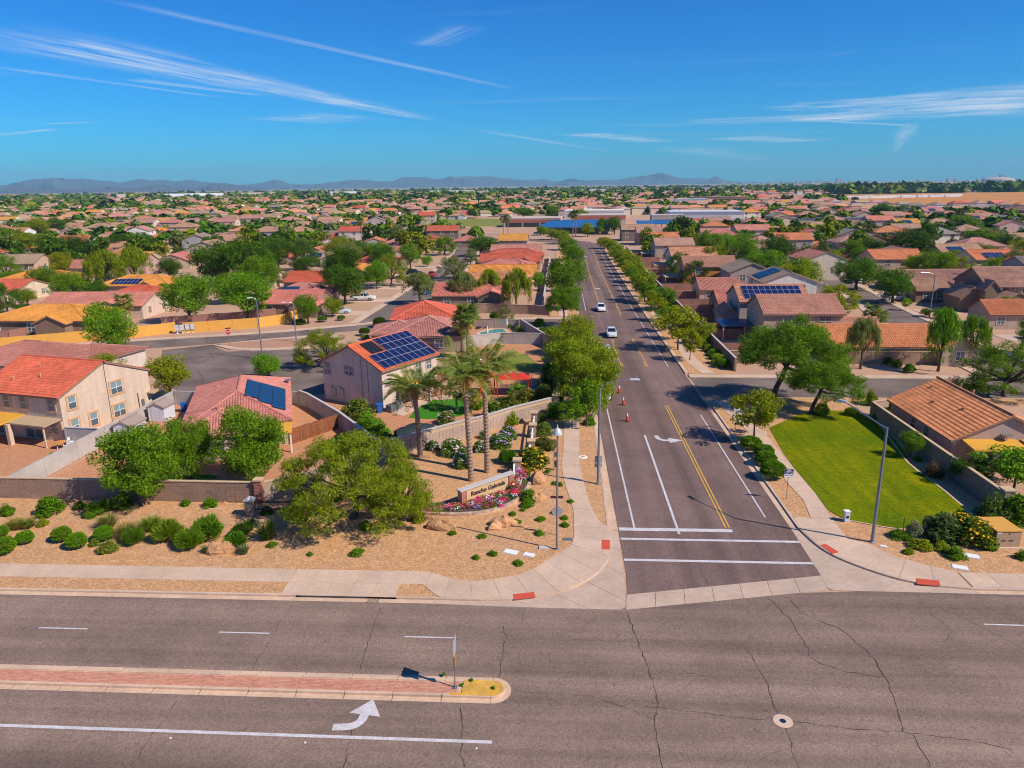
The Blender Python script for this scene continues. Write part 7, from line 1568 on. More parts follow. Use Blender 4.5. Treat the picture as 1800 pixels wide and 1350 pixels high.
MB().lathe([(.05, 8.65), (.12, 8.7), (.34, 8.78), (.30, 8.95), (.18, 9.15), (.05, 9.25), (.03, 9.45), (.005, 9.5)], 14).build('shade', 'lamp_glass', t)
MB().cbox(-.95, .15, -.02, .7, .45, .1).build('pull_box', 'cap_light', t)
def octagon(r, y0, y1, z):
    P_ = [(r*cos(pi/8+k*pi/4), r*sin(pi/8+k*pi/4)) for k in range(8)]
    return MB().add([(x, y0, z+q) for x, q in P_]+[(x, y1, z+q) for x, q in P_], [tuple(range(8)), tuple(range(8, 16))[::-1]]+[(k, k+8, (k+1) % 8+8, (k+1) % 8) for k in range(8)])
t = thing('stop_sign', 'back of a grey stop sign with a dark street name blade, behind the corner lamp', 'stop sign', (*(0.22, 49.37), .13))
MB().tube([(0,0,0), (0,0,3.25)], .035, 6).build('post', 'steel', t); octagon(.42, -.045, -.03, 1.95).build('plate', 'sign_back', t); MB().box(-.5, .45, -.02, .02, 2.98, 3.18).build('name_blade', 'maroon', t)
t = thing('stop_sign', 'red stop sign on a thin post at the tip of the kerbed island', 'stop sign', (*(-54.32, 115.39), .14), R(25))
MB().tube([(0,0,0), (0,0,2.9)], .035, 6).build('post', 'steel', t); octagon(.42, -.045, -.03, 2.35).build('plate', 'red_sign', t); octagon(.44, -.029, -.02, 2.35).build('rim', 'white', t)
text_mesh('lettering', 'STOP', .3, .004, 'white', t, Matrix.Translation((0, -.05, 2.35)) @ Matrix.Rotation(pi/2, 4, 'X')); MB().box(-.45, .45, -.02, .02, 2.86, 3.06).build('name_blade', 'navy', t)
t = thing('bike_lane_sign', 'bike lane sign with a white bicycle on navy, on the right verge', 'sign', (*(19.19, 56.38), .13), R(4))
MB().tube([(0,0,0), (0,0,2.65)], .03, 6).build('post', 'steel', t); MB().box(-.38, .38, -.05, -.03, 2.0, 2.68).build('plate', 'white', t); MB().box(-.37, .37, -.056, -.05, 2.27, 2.67).build('navy_field', 'navy', t)
bk = MB()
for cx_ in (-.17, .17):
    n = 16
    for k in range(n):
        a0, a1 = 2*pi*k/n, 2*pi*(k+1)/n; r0, r1 = .085, .115
        bk.add([(cx_+r0*cos(a0), -.060, 2.42+r0*sin(a0)), (cx_+r1*cos(a0), -.060, 2.42+r1*sin(a0)), (cx_+r1*cos(a1), -.060, 2.42+r1*sin(a1)), (cx_+r0*cos(a1), -.060, 2.42+r0*sin(a1))], [(0,1,2,3)])
for a, b in (((-.17,2.42),(-.07,2.57)), ((-.07,2.57),(.10,2.57)), ((.10,2.57),(.17,2.42)), ((-.07,2.57),(.0,2.42)), ((.0,2.42),(.10,2.57)), ((-.17,2.42),(0,2.42)), ((.10,2.57),(.13,2.62)), ((-.11,2.60),(-.03,2.60))): bk.tube([(a[0], -.060, a[1]), (b[0], -.060, b[1])], .013, 4)
bk.build('bicycle_symbol', 'white', t); text_mesh('lettering', 'BIKE LANE', .145, .003, 'navy', t, Matrix.Translation((0, -.054, 2.14)) @ Matrix.Rotation(pi/2, 4, 'X'))
t = thing('speed_sign', 'white speed limit sign behind the right street tree', 'sign', (*(19.27, 74.19), .13), R(2))
MB().tube([(0,0,0), (0,0,2.95)], .03, 6).build('post', 'steel', t); MB().box(-.32, .32, -.05, -.03, 2.1, 2.95).build('plate', 'white', t)
text_mesh('lettering', 'SPEED\nLIMIT\n35', .22, .003, 'navy', t, Matrix.Translation((0, -.054, 2.52)) @ Matrix.Rotation(pi/2, 4, 'X'))
t = thing('median_sign', 'thin signs seen edge on with a black and yellow striped marker, standing on the median', 'sign', (-5.15, 32.05, .12), R(86.5))
MB().tube([(0,0,0), (0,0,3.0)], .035, 6).build('post', 'steel', t); MB().box(-.38, .38, -.055, -.035, 2.1, 3.0).build('plate', 'sign_back', t)
for k in range(10):
    MB().add([(-.15, -.06, 1.15+k*.085), (.15, -.06, 1.15+k*.085+.12), (.15, -.06, 1.15+k*.085+.205), (-.15, -.06, 1.15+k*.085+.085), (-.15, -.04, 1.15+k*.085), (.15, -.04, 1.15+k*.085+.12), (.15, -.04, 1.15+k*.085+.205), (-.15, -.04, 1.15+k*.085+.085)], [(0,1,2,3),(7,6,5,4),(0,4,5,1),(1,5,6,2),(2,6,7,3),(3,7,4,0)]).build('stripe', 'yellow_paint' if k % 2 else 'black_plastic', t)
MB().cbox(0, 0, 0, .3, .22, .05).build('base_plate', 'steel', t)
for (px, py), lab in (((-5.87, 33.03),'weed growing beside the median sign'), ((-4.81, 32.20),'weed growing in the yellow median nose, left one'), ((-3.14, 32.01),'weed growing in a joint of the yellow median nose'), ((-4.34, 32.59),'tiny weed at the edge of the yellow median nose')): shrub('loose', *(px, py), .22, .18, G1, lab, z=.16, cat='weed', name='weed')
t = thing('road_works_sign', 'small diamond road works sign beside the left boulevard trees', 'sign', (8.25, 110.9, .03), R(5))
MB().add([(0, -.03, .35), (.55, -.03, .9), (0, -.03, 1.45), (-.55, -.03, .9), (0, 0, .35), (.55, 0, .9), (0, 0, 1.45), (-.55, 0, .9)], [(0,1,2,3),(7,6,5,4),(0,4,5,1),(1,5,6,2),(2,6,7,3),(3,7,4,0)]).build('plate', 'white', t); MB().tube([(0,.02,.9),(-.4,.5,0)], .02, 5).build('leg', 'steel', t); MB().tube([(0,.02,.9),(.4,.5,0)], .02, 5).build('leg', 'steel', t); MB().tube([(0,.02,1.3),(0,-.02,0)], .02, 5).build('leg', 'steel', t); MB().box(-.06, .06, -.045, -.031, .6, 1.2).build('symbol', 'dark_trim', t)
# traffic cones
CN = None
CONES = [((8.07, 76.90), 'traffic cone nearest the turn arrow, first in the row'), ((8.19, 83.14), 'traffic cone second from the turn arrow'), ((8.15, 88.27), 'traffic cone third from the turn arrow, near the lamp arm'), ((8.27, 94.61), 'traffic cone half hidden by the street tree'), ((7.59, 119.10), 'traffic cone furthest away, left of the silver sedan')]
for (x, y), lab in CONES:
    if CN is None:
        CN = thing('traffic_cone', lab, 'traffic cone', (x, y, .03), group='traffic cones beside the parked van')
        MB().cbox(0, 0, 0, .42, .42, .05).build('base', 'black_plastic', CN)
        MB().lathe([(.17, .05), (.135, .35)], 14).build('cone_body', 'cone_red', CN); MB().lathe([(.137, .35), (.098, .62)], 14).build('cone_band', 'cone_red', CN)
        MB().lathe([(.102, .60), (.07, .80)], 14).build('reflective_collar', 'white', CN); MB().lathe([(.07, .80), (.035, .95), (.02, .95)], 14).build('tip', 'white', CN); bpy.context.view_layer.update(); note_kids(CN)
    else: copy_tree(CN, (x, y, .03), label=lab)
# boxes, lids
for (px, py), lab, w in (((-3.09, 46.64),'white utility box lid in the corner gravel, larger one',.95), ((-1.77, 46.27),'white utility box lid in the corner gravel, smaller one',.75), ((23.64, 48.42),'small white lid beside the tall right lamp',.4), ((29.04, 47.21),'white box lid beside the low dark shrub on the right',1.0), ((27.47, 45.59),'white box lid touching the right pavement',.9)):
    t = thing('ground_box', lab, 'ground box', (*(px, py), .12), R(-20)); MB().cbox(0, 0, 0, w, w*.6, .06).build('lid', 'white', t); MB().cbox(0, 0, -.02, w+.12, w*.6+.12, .05).build('rim', 'cap_light', t)
t = thing('ground_box', 'dark water meter lid at the edge of the left path', 'ground box', (*(1.01, 48.68), .13)); MB().cbox(0, 0, 0, .7, .36, .04).build('lid', 'steel', t)
t = thing('pipe_cap', 'yellow and white cap in the verge beside the left path', 'cap', (*(2.77, 65.56), .13)); MB().lathe([(.45, 0), (.42, .03)], 14).build('ring', 'white', t); MB().lathe([(.2, .03), (.18, .08)], 10).build('cap', 'yellow_paint', t)
t = thing('utility_box', 'small upright grey utility box at the near edge of the lawn', 'utility box', (*(22.51, 52.39), .13), R(5)); MB().cbox(0, 0, 0, .36, .36, .85).build('body', 'shed_wall', t); MB().cbox(0, 0, .85, .42, .42, .06).build('lid', 'white', t); MB().box(-.1, .1, -.2, -.18, .35, .55).build('label_plate', 'navy', t)
t = thing('transformer_cabinet', 'tan electrical cabinet with an orange brown top beside the yellow flowered bush', 'cabinet', (*(32.05, 49.14), .12), R(3))
MB().cbox(.15, .4, -.02, 2.0, 2.5, .1).build('plinth', 'concrete', t); MB().cbox(.15, .45, .08, 1.75, 2.2, 1.2).build('body', 'cabinet_tan', t); MB().cbox(.15, .45, 1.28, 1.85, 2.3, .07).build('top', 'cabinet_top', t)
for s in (-.32, .22): MB().box(s, s+.28, -.675, -.65, .55, .62).build('handle', 'dark_trim', t)
MB().box(-.70, -.38, -.665, -.65, 1.12, 1.22).build('label_plate', 'white', t); MB().box(.12, .2, -.67, -.65, 1.05, 1.17).build('lock', 'dark_trim', t)
t = thing('waste_bag_station', 'green dog waste station on a thin post beside the left path', 'waste station', (*(-0.02, 62.17), .13)); MB().tube([(0,0,0),(0,0,2.2)], .03, 6).build('post', 'dark_trim', t); MB().lathe([(.14, .35), (.17, .9), (.15, .92)], 10, .2).build('bin', 'green_box', t); MB().box(.04, .28, -.1, .1, 1.35, 1.75).build('bag_box', 'green_box', t)
for k in range(4):
    p = lerp((-69.0, 126.3), (-66.6, 127.4), k/3); t = thing('mailbox_unit', ('leftmost','second','third','rightmost')[k]+' of four grey cluster mailboxes before the yellow wall', 'mailbox', (*p, 0), R(25)); MB().lathe([(.2, 0), (.2, .05), (.09, .08), (.09, .55)], 8).build('pedestal', 'white', t); MB().cbox(0, 0, .55, .66, .45, 1.1).build('cabinet', 'steel', t)
    for j in range(4):
        for i in range(2): MB().box(-.32+i*.33, -.02+i*.33, -.24, -.226, .62+j*.26, .84+j*.26).build('door', 'shed_wall', t)
# ------------------------------------------------------------------ backyard things
def shed(x, y, rz, w, d, h, label, rf='shed_roof'):
    t = thing('shed', label, 'shed', (x, y, 0), R(rz)); bl = [B_('gy', -w/2, w/2, -d/2, d/2, h, h+.45, o=.12, og=.1)]; wm, rm = house_meshes(bl); wm.build('wall', 'shed_wall', t); rm.build('roof', [rf, rf, rf], t)
    for k in range(int(w/.22)): MB().box(-w/2+.1+k*.22, -w/2+.13+k*.22, -d/2-.02, -d/2, .05, h-.1).build('rib', 'white', t)
    MB().box(-.55, .55, -d/2-.035, -d/2-.02, .05, h-.25).build('door', 'shed_wall', t)
shed(-45.2, 70.6, -2, 1.9, 2.8, 1.75, 'grey garden shed with a ribbed front behind the light grey wall'); shed(-45.0, 76.6, -2, 1.9, 2.2, 1.85, 'second garden shed with a brown roof further along the grey wall')
t = thing('storage_chest', 'white storage chest against the grey wall by the two storey house', 'chest', (-47.6, 66.2, 0), R(-6)); MB().cbox(0, 0, 0, 1.3, .65, .55).build('body', 'shed_wall', t); MB().cbox(0, 0, .55, 1.36, .7, .1).build('lid', 'white', t)
for (x, y), m_, lab in (((-21.2, 79.3), 'bin_dark', 'dark wheeled bin beside the solar house'), ((-20.45, 79.6), 'bin_blue', 'blue wheeled bin beside the solar house'), ((-43.9, 79.5), 'bin_blue', 'dark blue bin behind the second shed'), ((-30.9, 174), 'bin_blue', 'blue bin at the kerb of the left street')):
    t = thing('wheeled_bin', lab, 'bin', (x, y, 0), R(25)); MB().add([(-.26,-.3,.08),(.26,-.3,.08),(.26,.3,.08),(-.26,.3,.08),(-.33,-.38,1.0),(.33,-.38,1.0),(.33,.38,1.0),(-.33,.38,1.0)], [(3,2,1,0),(4,5,6,7),(0,1,5,4),(1,2,6,5),(2,3,7,6),(3,0,4,7)]).build('body', m_, t); MB().cbox(0, 0, 1.0, .72, .84, .09).build('lid', m_, t)
    for s in (-.3, .3): MB().tube([(s-.04, .3, .12), (s+.04, .3, .12)], .12, 10).build('wheel', 'tyre', t)
for k, (px, py) in enumerate(((-19.11, 79.91), (-18.61, 81.04))):
    t = thing('air_conditioner', ('left','right')[k]+' grey air conditioner unit beside the solar house patio', 'air conditioner', (*(px, py), 0), R(60)); MB().cbox(0, 0, .05, .85, .85, .85).build('casing', 'pole_paint', t); MB().lathe([(.36, .9), (.34, .94), (.05, .95)], 14).build('fan_guard', 'dark_trim', t)
    for j in range(7): MB().box(-.43, .43, -.44, -.43, .14+j*.1, .18+j*.1).build('louver', 'steel', t)
t = thing('garden_tent', 'dark teal arched cover in the yard behind the tan wall', 'tent', (-14.6, 71.0, 0), R(30))
v = []; n = 10
for j in range(5):
    x = -2.1+j*1.05; s = 1-.12*abs(j-2)**1.3
    for k in range(n+1): a = pi*k/n; v.append((x, cos(a)*1.25*s, sin(a)*1.65*s))
MB().add(v, [(j*(n+1)+k, j*(n+1)+k+1, (j+1)*(n+1)+k+1, (j+1)*(n+1)+k) for j in range(4) for k in range(n)]+[tuple(range(n+1)), tuple(range(4*(n+1), 5*(n+1)))[::-1]]).build('canvas', 'fabric_dark', t)
MB().tube([(-2.0, 0, 1.45), (2.0, 0, 1.45)], .04, 5).build('ridge_pole', 'red_paint', t); MB().sheet([(-3.2,-1.6),(2.4,-1.6),(2.4,1.6),(-3.2,1.6)], .045).build('ground_sheet', 'concrete', t)
def shade(x, y, rz, w, d, h, label, roof='red_paint', slat=False):
    t = thing('pergola' if slat else 'shade_roof', label, 'pergola' if slat else 'shade roof', (x, y, 0), R(rz))
    for a in (-1, 1):
        for b in (-1, 1): MB().cbox(a*w*.44, b*d*.4, 0, .13, .13, h).build('post', 'red_paint', t)
    if slat:
        for k in range(9): MB().box(-w/2+k*w/9, -w/2+k*w/9+.07, -d/2, d/2, h+.12, h+.22).build('slat', roof, t)
        for b in (-1, 1): MB().box(-w/2, w/2, b*d*.4-.05, b*d*.4+.05, h, h+.12).build('beam', roof, t)
    else:
        v = [(-w/2,-d/2,h),(w/2,-d/2,h),(w/2,d/2,h),(-w/2,d/2,h),(-w*.2,0,h+.45),(w*.2,0,h+.45)]; MB().add(v, [(0,1,5,4),(1,2,5),(2,3,4,5),(3,0,4),(3,2,1,0)]).build('canopy', roof, t)
    return t
shade(-5.3, 87.6, 5, 4.4, 3.2, 2.3, 'bright red shade roof on posts right of the palms'); shade(-11.8, 87.2, 8, 5.5, 3.0, 2.3, 'slatted red pergola beside the solar house patio', slat=True); shade(-8.4, 87.9, 4, 1.8, 2.6, 2.35, 'small red shade roof between the palms')
t = thing('trampoline_net', 'dark netted trampoline enclosure in the corner by the tall wall', 'trampoline', (-1.8, 88.0, 0)); MB().lathe([(1.55, .6), (1.5, .68), (.1, .68)], 16).build('mat', 'black_plastic', t)
for k in range(8): a = k*pi/4; MB().tube([(1.55*cos(a), 1.55*sin(a), 0), (1.6*cos(a), 1.6*sin(a), 2.3)], .03, 5).build('pole', 'steel', t)
for k, (px, py) in enumerate(((-13.95, 130.58), (-12.85, 131.12))):
    t = thing('sun_lounger', ('left','right')[k]+' dark blue lounger beside the pool', 'lounger', (*(px, py), 0), R(20)); MB().cbox(0, 0, .3, .65, 1.3, .12).build('seat', 'navy', t); MB().add([(-.32,.6,.36),(.32,.6,.36),(.32,1.2,.9),(-.32,1.2,.9),(-.32,.6,.48),(.32,.6,.48),(.32,1.15,1.0),(-.32,1.15,1.0)], [(3,2,1,0),(4,5,6,7),(0,1,5,4),(1,2,6,5),(2,3,7,6),(3,0,4,7)]).build('backrest', 'navy', t); [MB().cbox(a, b, 0, .05, .05, .3).build('leg', 'white', t) for a in (-.28, .28) for b in (-.5, .5)]
for k, (px, py) in enumerate(((-14.33, 125.33), (-11.50, 120.93), (-8.66, 128.41))):
    t = thing('folded_parasol', ('left','front','right')[k]+' folded white parasol by the pool', 'parasol', (*(px, py), 0)); MB().tube([(0,0,0),(0,0,2.4)], .03, 6).build('pole', 'white', t); MB().lathe([(.05, 2.4), (.10, 2.1), (.17, 1.3), (.12, 1.1)], 8).build('canopy', 'white', t)
t = thing('patio_table', 'round table with chairs under the tan patio cover of the left house', 'table', (-50.5, 66.9, 0), R(-14)); MB().lathe([(.6, .68), (.6, .73), (.02, .73)], 14).build('tabletop', 'gate_wood', t); [MB().tube([(a*.35, b*.35, .68), (a*.42, b*.42, 0)], .03, 5).build('leg', 'white', t) for a, b in ((1,0),(-1,0),(0,1),(0,-1))]
for k, (dx, dy) in enumerate(((.95, -.3), (.6, .8))):
    t = thing('patio_chair', ('nearer','further')[k]+' white metal chair at the patio table of the left house', 'chair', (-50.5+dx, 66.9+dy, 0), k*1.7); MB().cbox(0, 0, .42, .46, .46, .05).build('seat', 'white', t); MB().box(-.23, .23, .2, .24, .5, .95).build('backrest', 'white', t); [MB().cbox(a*.2, b*.2, 0, .04, .04, .42).build('leg', 'white', t) for a in (-1, 1) for b in (-1, 1)]
# worker in the crown of the right hand palm
def person(x, y, z, rz, label):
    t = thing('person', label, 'person', (x, y, z), rz)
    me = D.meshes.new('body'); J = [(0,0,.95),(0,0,1.2),(0,-.02,1.42),(0,-.03,1.52),(0,-.05,1.66),(.11,0,.92),(.15,-.32,.72),(.14,-.12,.34),(.14,-.22,.28),(-.11,0,.92),(-.15,-.30,.66),(-.13,-.10,.26),(-.13,-.2,.2),(.19,-.02,1.42),(.30,-.25,1.32),(.20,-.48,1.45),(.18,-.56,1.47),(-.19,-.02,1.42),(-.32,-.2,1.25),(-.22,-.45,1.20),(-.20,-.53,1.20)]
    E_ = [(0,1),(1,2),(2,3),(3,4),(0,5),(5,6),(6,7),(7,8),(0,9),(9,10),(10,11),(11,12),(2,13),(13,14),(14,15),(15,16),(2,17),(17,18),(18,19),(19,20)]
    Rd = [.15,.15,.14,.06,.11,.10,.075,.05,.05,.10,.075,.05,.05,.075,.05,.04,.04,.075,.05,.04,.04]
    me.from_pydata(J, E_, []); o = link('body', me, t); sk = o.modifiers.new('skin', 'SKIN')
    for q, r_ in zip(me.skin_vertices[0].data, Rd): q.radius = (r_, r_)
    me.skin_vertices[0].data[0].use_root = True
    o.modifiers.new('sub', 'SUBSURF').levels = 1; bpy.context.view_layer.update()
    m2 = D.meshes.new_from_object(o.evaluated_get(bpy.context.evaluated_depsgraph_get())); D.objects.remove(o)
    for k in ('shirt', 'jeans', 'skin'): m2.materials.append(MATS[k])
    for p in m2.polygons:
        c = p.center; p.material_index = 1 if c.z < .98 else (2 if c.z > 1.53 or abs(c.x) > .24 else 0)
    link('body', m2, t); MB().lathe([(.135, 1.68), (.15, 1.70), (.125, 1.78), (.07, 1.85), (.01, 1.87)], 12).build('hard_hat', 'white', t, loc=(0, -.05, 0)); return t
person(-6.55, 61.2, 9.1, R(150), 'person in a white hard hat and blue trousers working up in the palm crown')
# ------------------------------------------------------------------ vehicles
CARM = {}
def car_meshes(kind):
    if kind in CARM: return CARM[kind]
    # side profile stations: x (front is -), width half, z low, z belt, z top ; cabin profile separately
    if kind == 'sedan': Ln, W_, body, cab = 4.7, .90, [(-2.35,.62,.35,.62),(-2.2,.80,.24,.76),(-1.2,.90,.22,.92),(-.2,.90,.22,.97),(1.4,.90,.22,1.0),(2.15,.82,.26,1.0),(2.35,.70,.4,.9)], [(-1.05,.74,.95),(-.35,.62,1.42),(.75,.62,1.45),(1.75,.72,1.0)]
    elif kind == 'suv': Ln, W_, body, cab = 4.8, .95, [(-2.4,.70,.4,.85),(-2.25,.86,.3,1.0),(-1.2,.95,.28,1.1),(0,.95,.28,1.12),(1.6,.95,.28,1.14),(2.3,.92,.32,1.14),(2.4,.86,.42,1.05)], [(-1.15,.82,1.08),(-.5,.72,1.68),(1.75,.72,1.72),(2.28,.80,1.14)]
    elif kind == 'van': Ln, W_, body, cab = 5.2, .98, [(-2.6,.78,.4,.9),(-2.4,.94,.3,1.1),(-1.6,.98,.28,1.25),(0,.98,.28,1.3),(2.4,.98,.28,1.3),(2.6,.95,.36,1.25)], [(-1.75,.86,1.2),(-1.1,.82,2.0),(2.35,.84,2.05),(2.56,.88,1.3)]
    else: Ln, W_, body, cab = 5.6, .98, [(-2.8,.78,.45,.95),(-2.65,.94,.35,1.08),(-1.5,.98,.32,1.16),(.35,.98,.32,1.18),(.4,.98,.32,1.10),(2.7,.98,.32,1.10),(2.8,.92,.45,1.05)], [(-1.35,.86,1.14),(-.75,.74,1.78),(.15,.74,1.80),(.42,.84,1.15)]
    b = MB(); v = []
    for x, w, z0, z1 in body: v += [(w*.92, x, z0), (w, x, (z0+z1)/2), (w*.96, x, z1-.06), (w*.80, x, z1), (-w*.80, x, z1), (-w*.96, x, z1-.06), (-w, x, (z0+z1)/2), (-w*.92, x, z0)]
    n = len(body); b.add(v, [(i*8+k, i*8+(k+1) % 8, (i+1)*8+(k+1) % 8, (i+1)*8+k) for i in range(n-1) for k in range(8)]+[tuple(range(8))[::-1], tuple(range((n-1)*8, n*8))])
    c = MB(); v = []
    for x, w, z in cab: zl = z-.03 if z < 1.2 else None; v += [(w, x, z), (-w, x, z)]
    base = [(cab[0][1], cab[0][0]), (cab[-1][1], cab[-1][0])]
    wb = [W_*.86]*4; zb = cab[0][2]-.02
    P0 = [(cab[0][1], cab[0][0], zb), (cab[1][1], cab[1][0], cab[1][2]), (cab[2][1], cab[2][0], cab[2][2]), (cab[3][1], cab[3][0], cab[3][2]-.02), (W_*.88, cab[1][0], zb), (W_*.88, cab[2][0], zb)]
    P1 = [(-x, y, z) for x, y, z in P0]; c.add(P0+P1, [(0,6,7,1),(1,7,8,2),(2,8,9,3),(0,1,4),(1,2,5,4),(2,3,5),(10,7,6),(11,8,7,10),(11,9,8)])
    rf = MB(); e = .02; rf.add([(P0[1][0]+e, P0[1][1], P0[1][2]-.01), (P0[2][0]+e, P0[2][1], P0[2][2]-.01), (-P0[2][0]-e, P0[2][1], P0[2][2]-.01), (-P0[1][0]-e, P0[1][1], P0[1][2]-.01), (P0[1][0]-.04, P0[1][1]+.06, P0[1][2]+.05), (P0[2][0]-.04, P0[2][1]-.06, P0[2][2]+.05), (-P0[2][0]+.04, P0[2][1]-.06, P0[2][2]+.05), (-P0[1][0]+.04, P0[1][1]+.06, P0[1][2]+.05)], [(3,2,1,0),(4,5,6,7),(0,1,5,4),(1,2,6,5),(2,3,7,6),(3,0,4,7)])
    for s in (1, -1):
        for a, q in ((0, 1), (2, 3)): rf.tube([(s*P0[a][0], P0[a][1], P0[a][2]), (s*P0[q][0], P0[q][1], P0[q][2])], .045, 5)
        ym = (P0[4][1]+P0[5][1])/2; rf.tube([(s*W_*.88, ym, zb), (s*P0[1][0], ym, P0[1][2])], .045, 5)
        if kind == 'van': rf.add([(s*(W_*.885), -.3, zb), (s*(W_*.885), 2.2, zb), (s*(P0[2][0]+.015), 2.2, 2.0), (s*(P0[1][0]+.015), -.3, 2.0)], [(0,1,2,3)])
    wl = MB().tube([(-.11, 0, 0), (.11, 0, 0)], .33 if kind == 'sedan' else .38, 16); ri = MB().tube([(-.115, 0, 0), (.115, 0, 0)], .2, 12)
    hl = MB().box(-.16, .16, -.03, .03, -.07, .07)
    bp = MB().box(-W_*.72, W_*.72, -.05, .05, -.09, .09); bed = None
    if kind == 'pickup': bed = MB().box(-.80, .80, .55, 2.6, .9, 1.115).mesh('bed_liner', 'black_plastic')
    CARM[kind] = (Ln, W_, b.mesh('body', 'car_paint'), c.mesh('windows', 'car_glass'), rf.mesh('roof_panel', 'car_paint'), wl.mesh('wheel', 'tyre'), ri.mesh('rim', 'rim'), hl.mesh('headlight', 'lamp_glass'), bp.mesh('grille', 'black_plastic'), bed, MB().box(-.12, .12, -.02, .02, -.09, .09).mesh('tail_light', 'red_sign'))
    return CARM[kind]
def car(kind, x, y, rz, colr, label, z=.03):
    """front of the vehicle faces its local -y"""
    Ln, W_, b, c, rf, wl, ri, hl, bp, bed, tl = car_meshes(kind); t = thing('parked_car' if kind != 'pickup' else 'pickup_truck', label, {'pickup': 'pickup truck', 'van': 'van', 'suv': 'car'}.get(kind, 'car'), (x, y, z), R(rz))
    link('body', b, t, color=colr); link('windows', c, t); link('roof_panel', rf, t, color=colr)
    r_ = .33 if kind == 'sedan' else .38
    for sx_ in (-1, 1):
        for sy_ in (-.30, .29): w_ = link('wheel', wl, t, (sx_*(W_-.08), Ln*sy_, r_)); link('rim', ri, w_)
        link('headlight', hl, t, (sx_*W_*.66, -Ln/2+.07, .70 if kind == 'sedan' else .88)); link('tail_light', tl, t, (sx_*W_*.76, Ln/2-.04, .82))
        MB().cbox(sx_*(W_+.08), -Ln*.16, 1.0, .18, .1, .13).build('mirror', 'car_paint', t, color=colr)
    link('grille', bp, t, (0, -Ln/2+.10, .45 if kind == 'sedan' else .62))
    if bed: link('bed_liner', bed, t)
    return t
car('sedan', 9.55, 150.3, 2, (.80, .80, .82), 'white sedan driving towards the junction, the further of two'); car('sedan', 9.75, 124.0, 2, (.62, .66, .66), 'silver sedan driving towards the junction, the nearer of two')
car('suv', 5.95, 86.5, 0, (.82, .82, .82), 'white van parked at the kerb behind the widest street tree')
car('pickup', -44.5, 165.0, 92, (.75, .74, .72), 'white pickup truck parked in a drive off the left street'); car('sedan', -45.0, 147.5, 100, (.60, .62, .66), 'silver car partly hidden in the corner driveway', 0)
car('suv', -41.8, 214, 95, (.015, .016, .02), 'black car in a drive further along the left street', 0); car('sedan', -36.0, 211, 175, (.45, .02, .02), 'red car in a drive further along the left street', 0)
car('suv', 74.5, 163, 100, (.75, .75, .76), 'white car in the shade on the right residential street', 0); car('suv', 61.5, 166, 5, (.02, .05, .16), 'dark blue car parked on the right residential street', .02)
car('pickup', 80.0, 121.5, 80, (.05, .06, .065), 'dark grey pickup truck parked at the right edge', 0); car('suv', 77.5, 192, 12, (.8, .8, .8), 'white car furthest along the right residential street', .02); car('sedan', 81, 184, 12, (.10, .11, .12), 'dark car beyond the big tree on the right residential street', .02)
car('sedan', -107, 257, 60, (.8, .8, .8), 'white car beside the grey weeping tree', 0); car('sedan', -110, 262, 60, (.55, .03, .06), 'red car beside the grey weeping tree', 0); car('sedan', -108.5, 272, 60, (.03, .03, .035), 'black car under the trees on the left', 0)
car('suv', -13.4, 92.5, 20, (.02, .03, .05), 'dark car hidden behind the solar house', 0) if False else None
# ------------------------------------------------------------------ the shops behind the end of the boulevard
def bldg(label, x, y, rz, w, d, h, col, parts=(), cat='building', name='shop_building', group=None):
    t = thing(name, label, cat, (x, y, 0), R(rz), group); MB().box(-w/2, w/2, -d/2, d/2, 0, h).build('wall', 'commercial', t, color=col)
    MB().box(-w/2-.15, w/2+.15, -d/2-.15, d/2+.15, h, h+.45).build('parapet', 'commercial', t, color=tuple(min(.8, c*1.15) for c in col))
    for (x0, x1, z0, z1, c, nm) in parts: MB().box(x0, x1, -d/2-.12, -d/2-.003, z0, z1).build(nm, 'commercial', t, color=c)
    return t
t = thing('solar_carport', 'large blue solar carport roof at the end of the boulevard', 'carport', (14.5, 425, 0), R(-6))
for k in range(14):
    for j in range(4):
        y0 = -32+j*16; v = [(-20+k*2.9, y0, 3.4), (-17.25+k*2.9, y0, 3.4), (-17.25+k*2.9, y0+15.2, 4.5), (-20+k*2.9, y0+15.2, 4.5)]; MB().add(v+[(a, b, c-.2) for a, b, c in v], [(0,1,2,3),(7,6,5,4),(0,4,5,1),(1,5,6,2),(2,6,7,3),(3,7,4,0)]).build('solar_panel', 'solarport', t)
for k in range(5):
    for j in range(4): MB().cbox(-18+k*9.3, -26+j*16, 0, .4, .4, 3.4).build('post', 'steel', t)
t = thing('solar_carport', 'smaller blue solar carport right of the large one', 'carport', (62, 440, 0), R(-4))
for k in range(9):
    for j in range(2):
        v = [(-14+k*3.2, -12+j*13, 3.0), (-11+k*3.2, -12+j*13, 3.0), (-11+k*3.2, j*13-.5, 3.8), (-14+k*3.2, j*13-.5, 3.8)]; MB().add(v+[(a, b, c-.2) for a, b, c in v], [(0,1,2,3),(7,6,5,4),(0,4,5,1),(1,5,6,2),(2,6,7,3),(3,7,4,0)]).build('solar_panel', 'solarport', t)
    MB().cbox(-12.5+k*3.2, -4, 0, .4, .4, 2.9).build('post', 'steel', t)
bldg('red fronted shop building with a pale roof left of the solar carport', -14, 470, -4, 36, 22, 5.2, (.52, .40, .32), ((-18, 18, 2.9, 4.6, (.42, .14, .09), 'fascia'), (-16, -6, .3, 2.7, (.04, .04, .05), 'window'), (-5, 5, .3, 2.7, (.04, .04, .05), 'window'), (6, 16, .3, 2.7, (.04, .04, .05), 'window')))
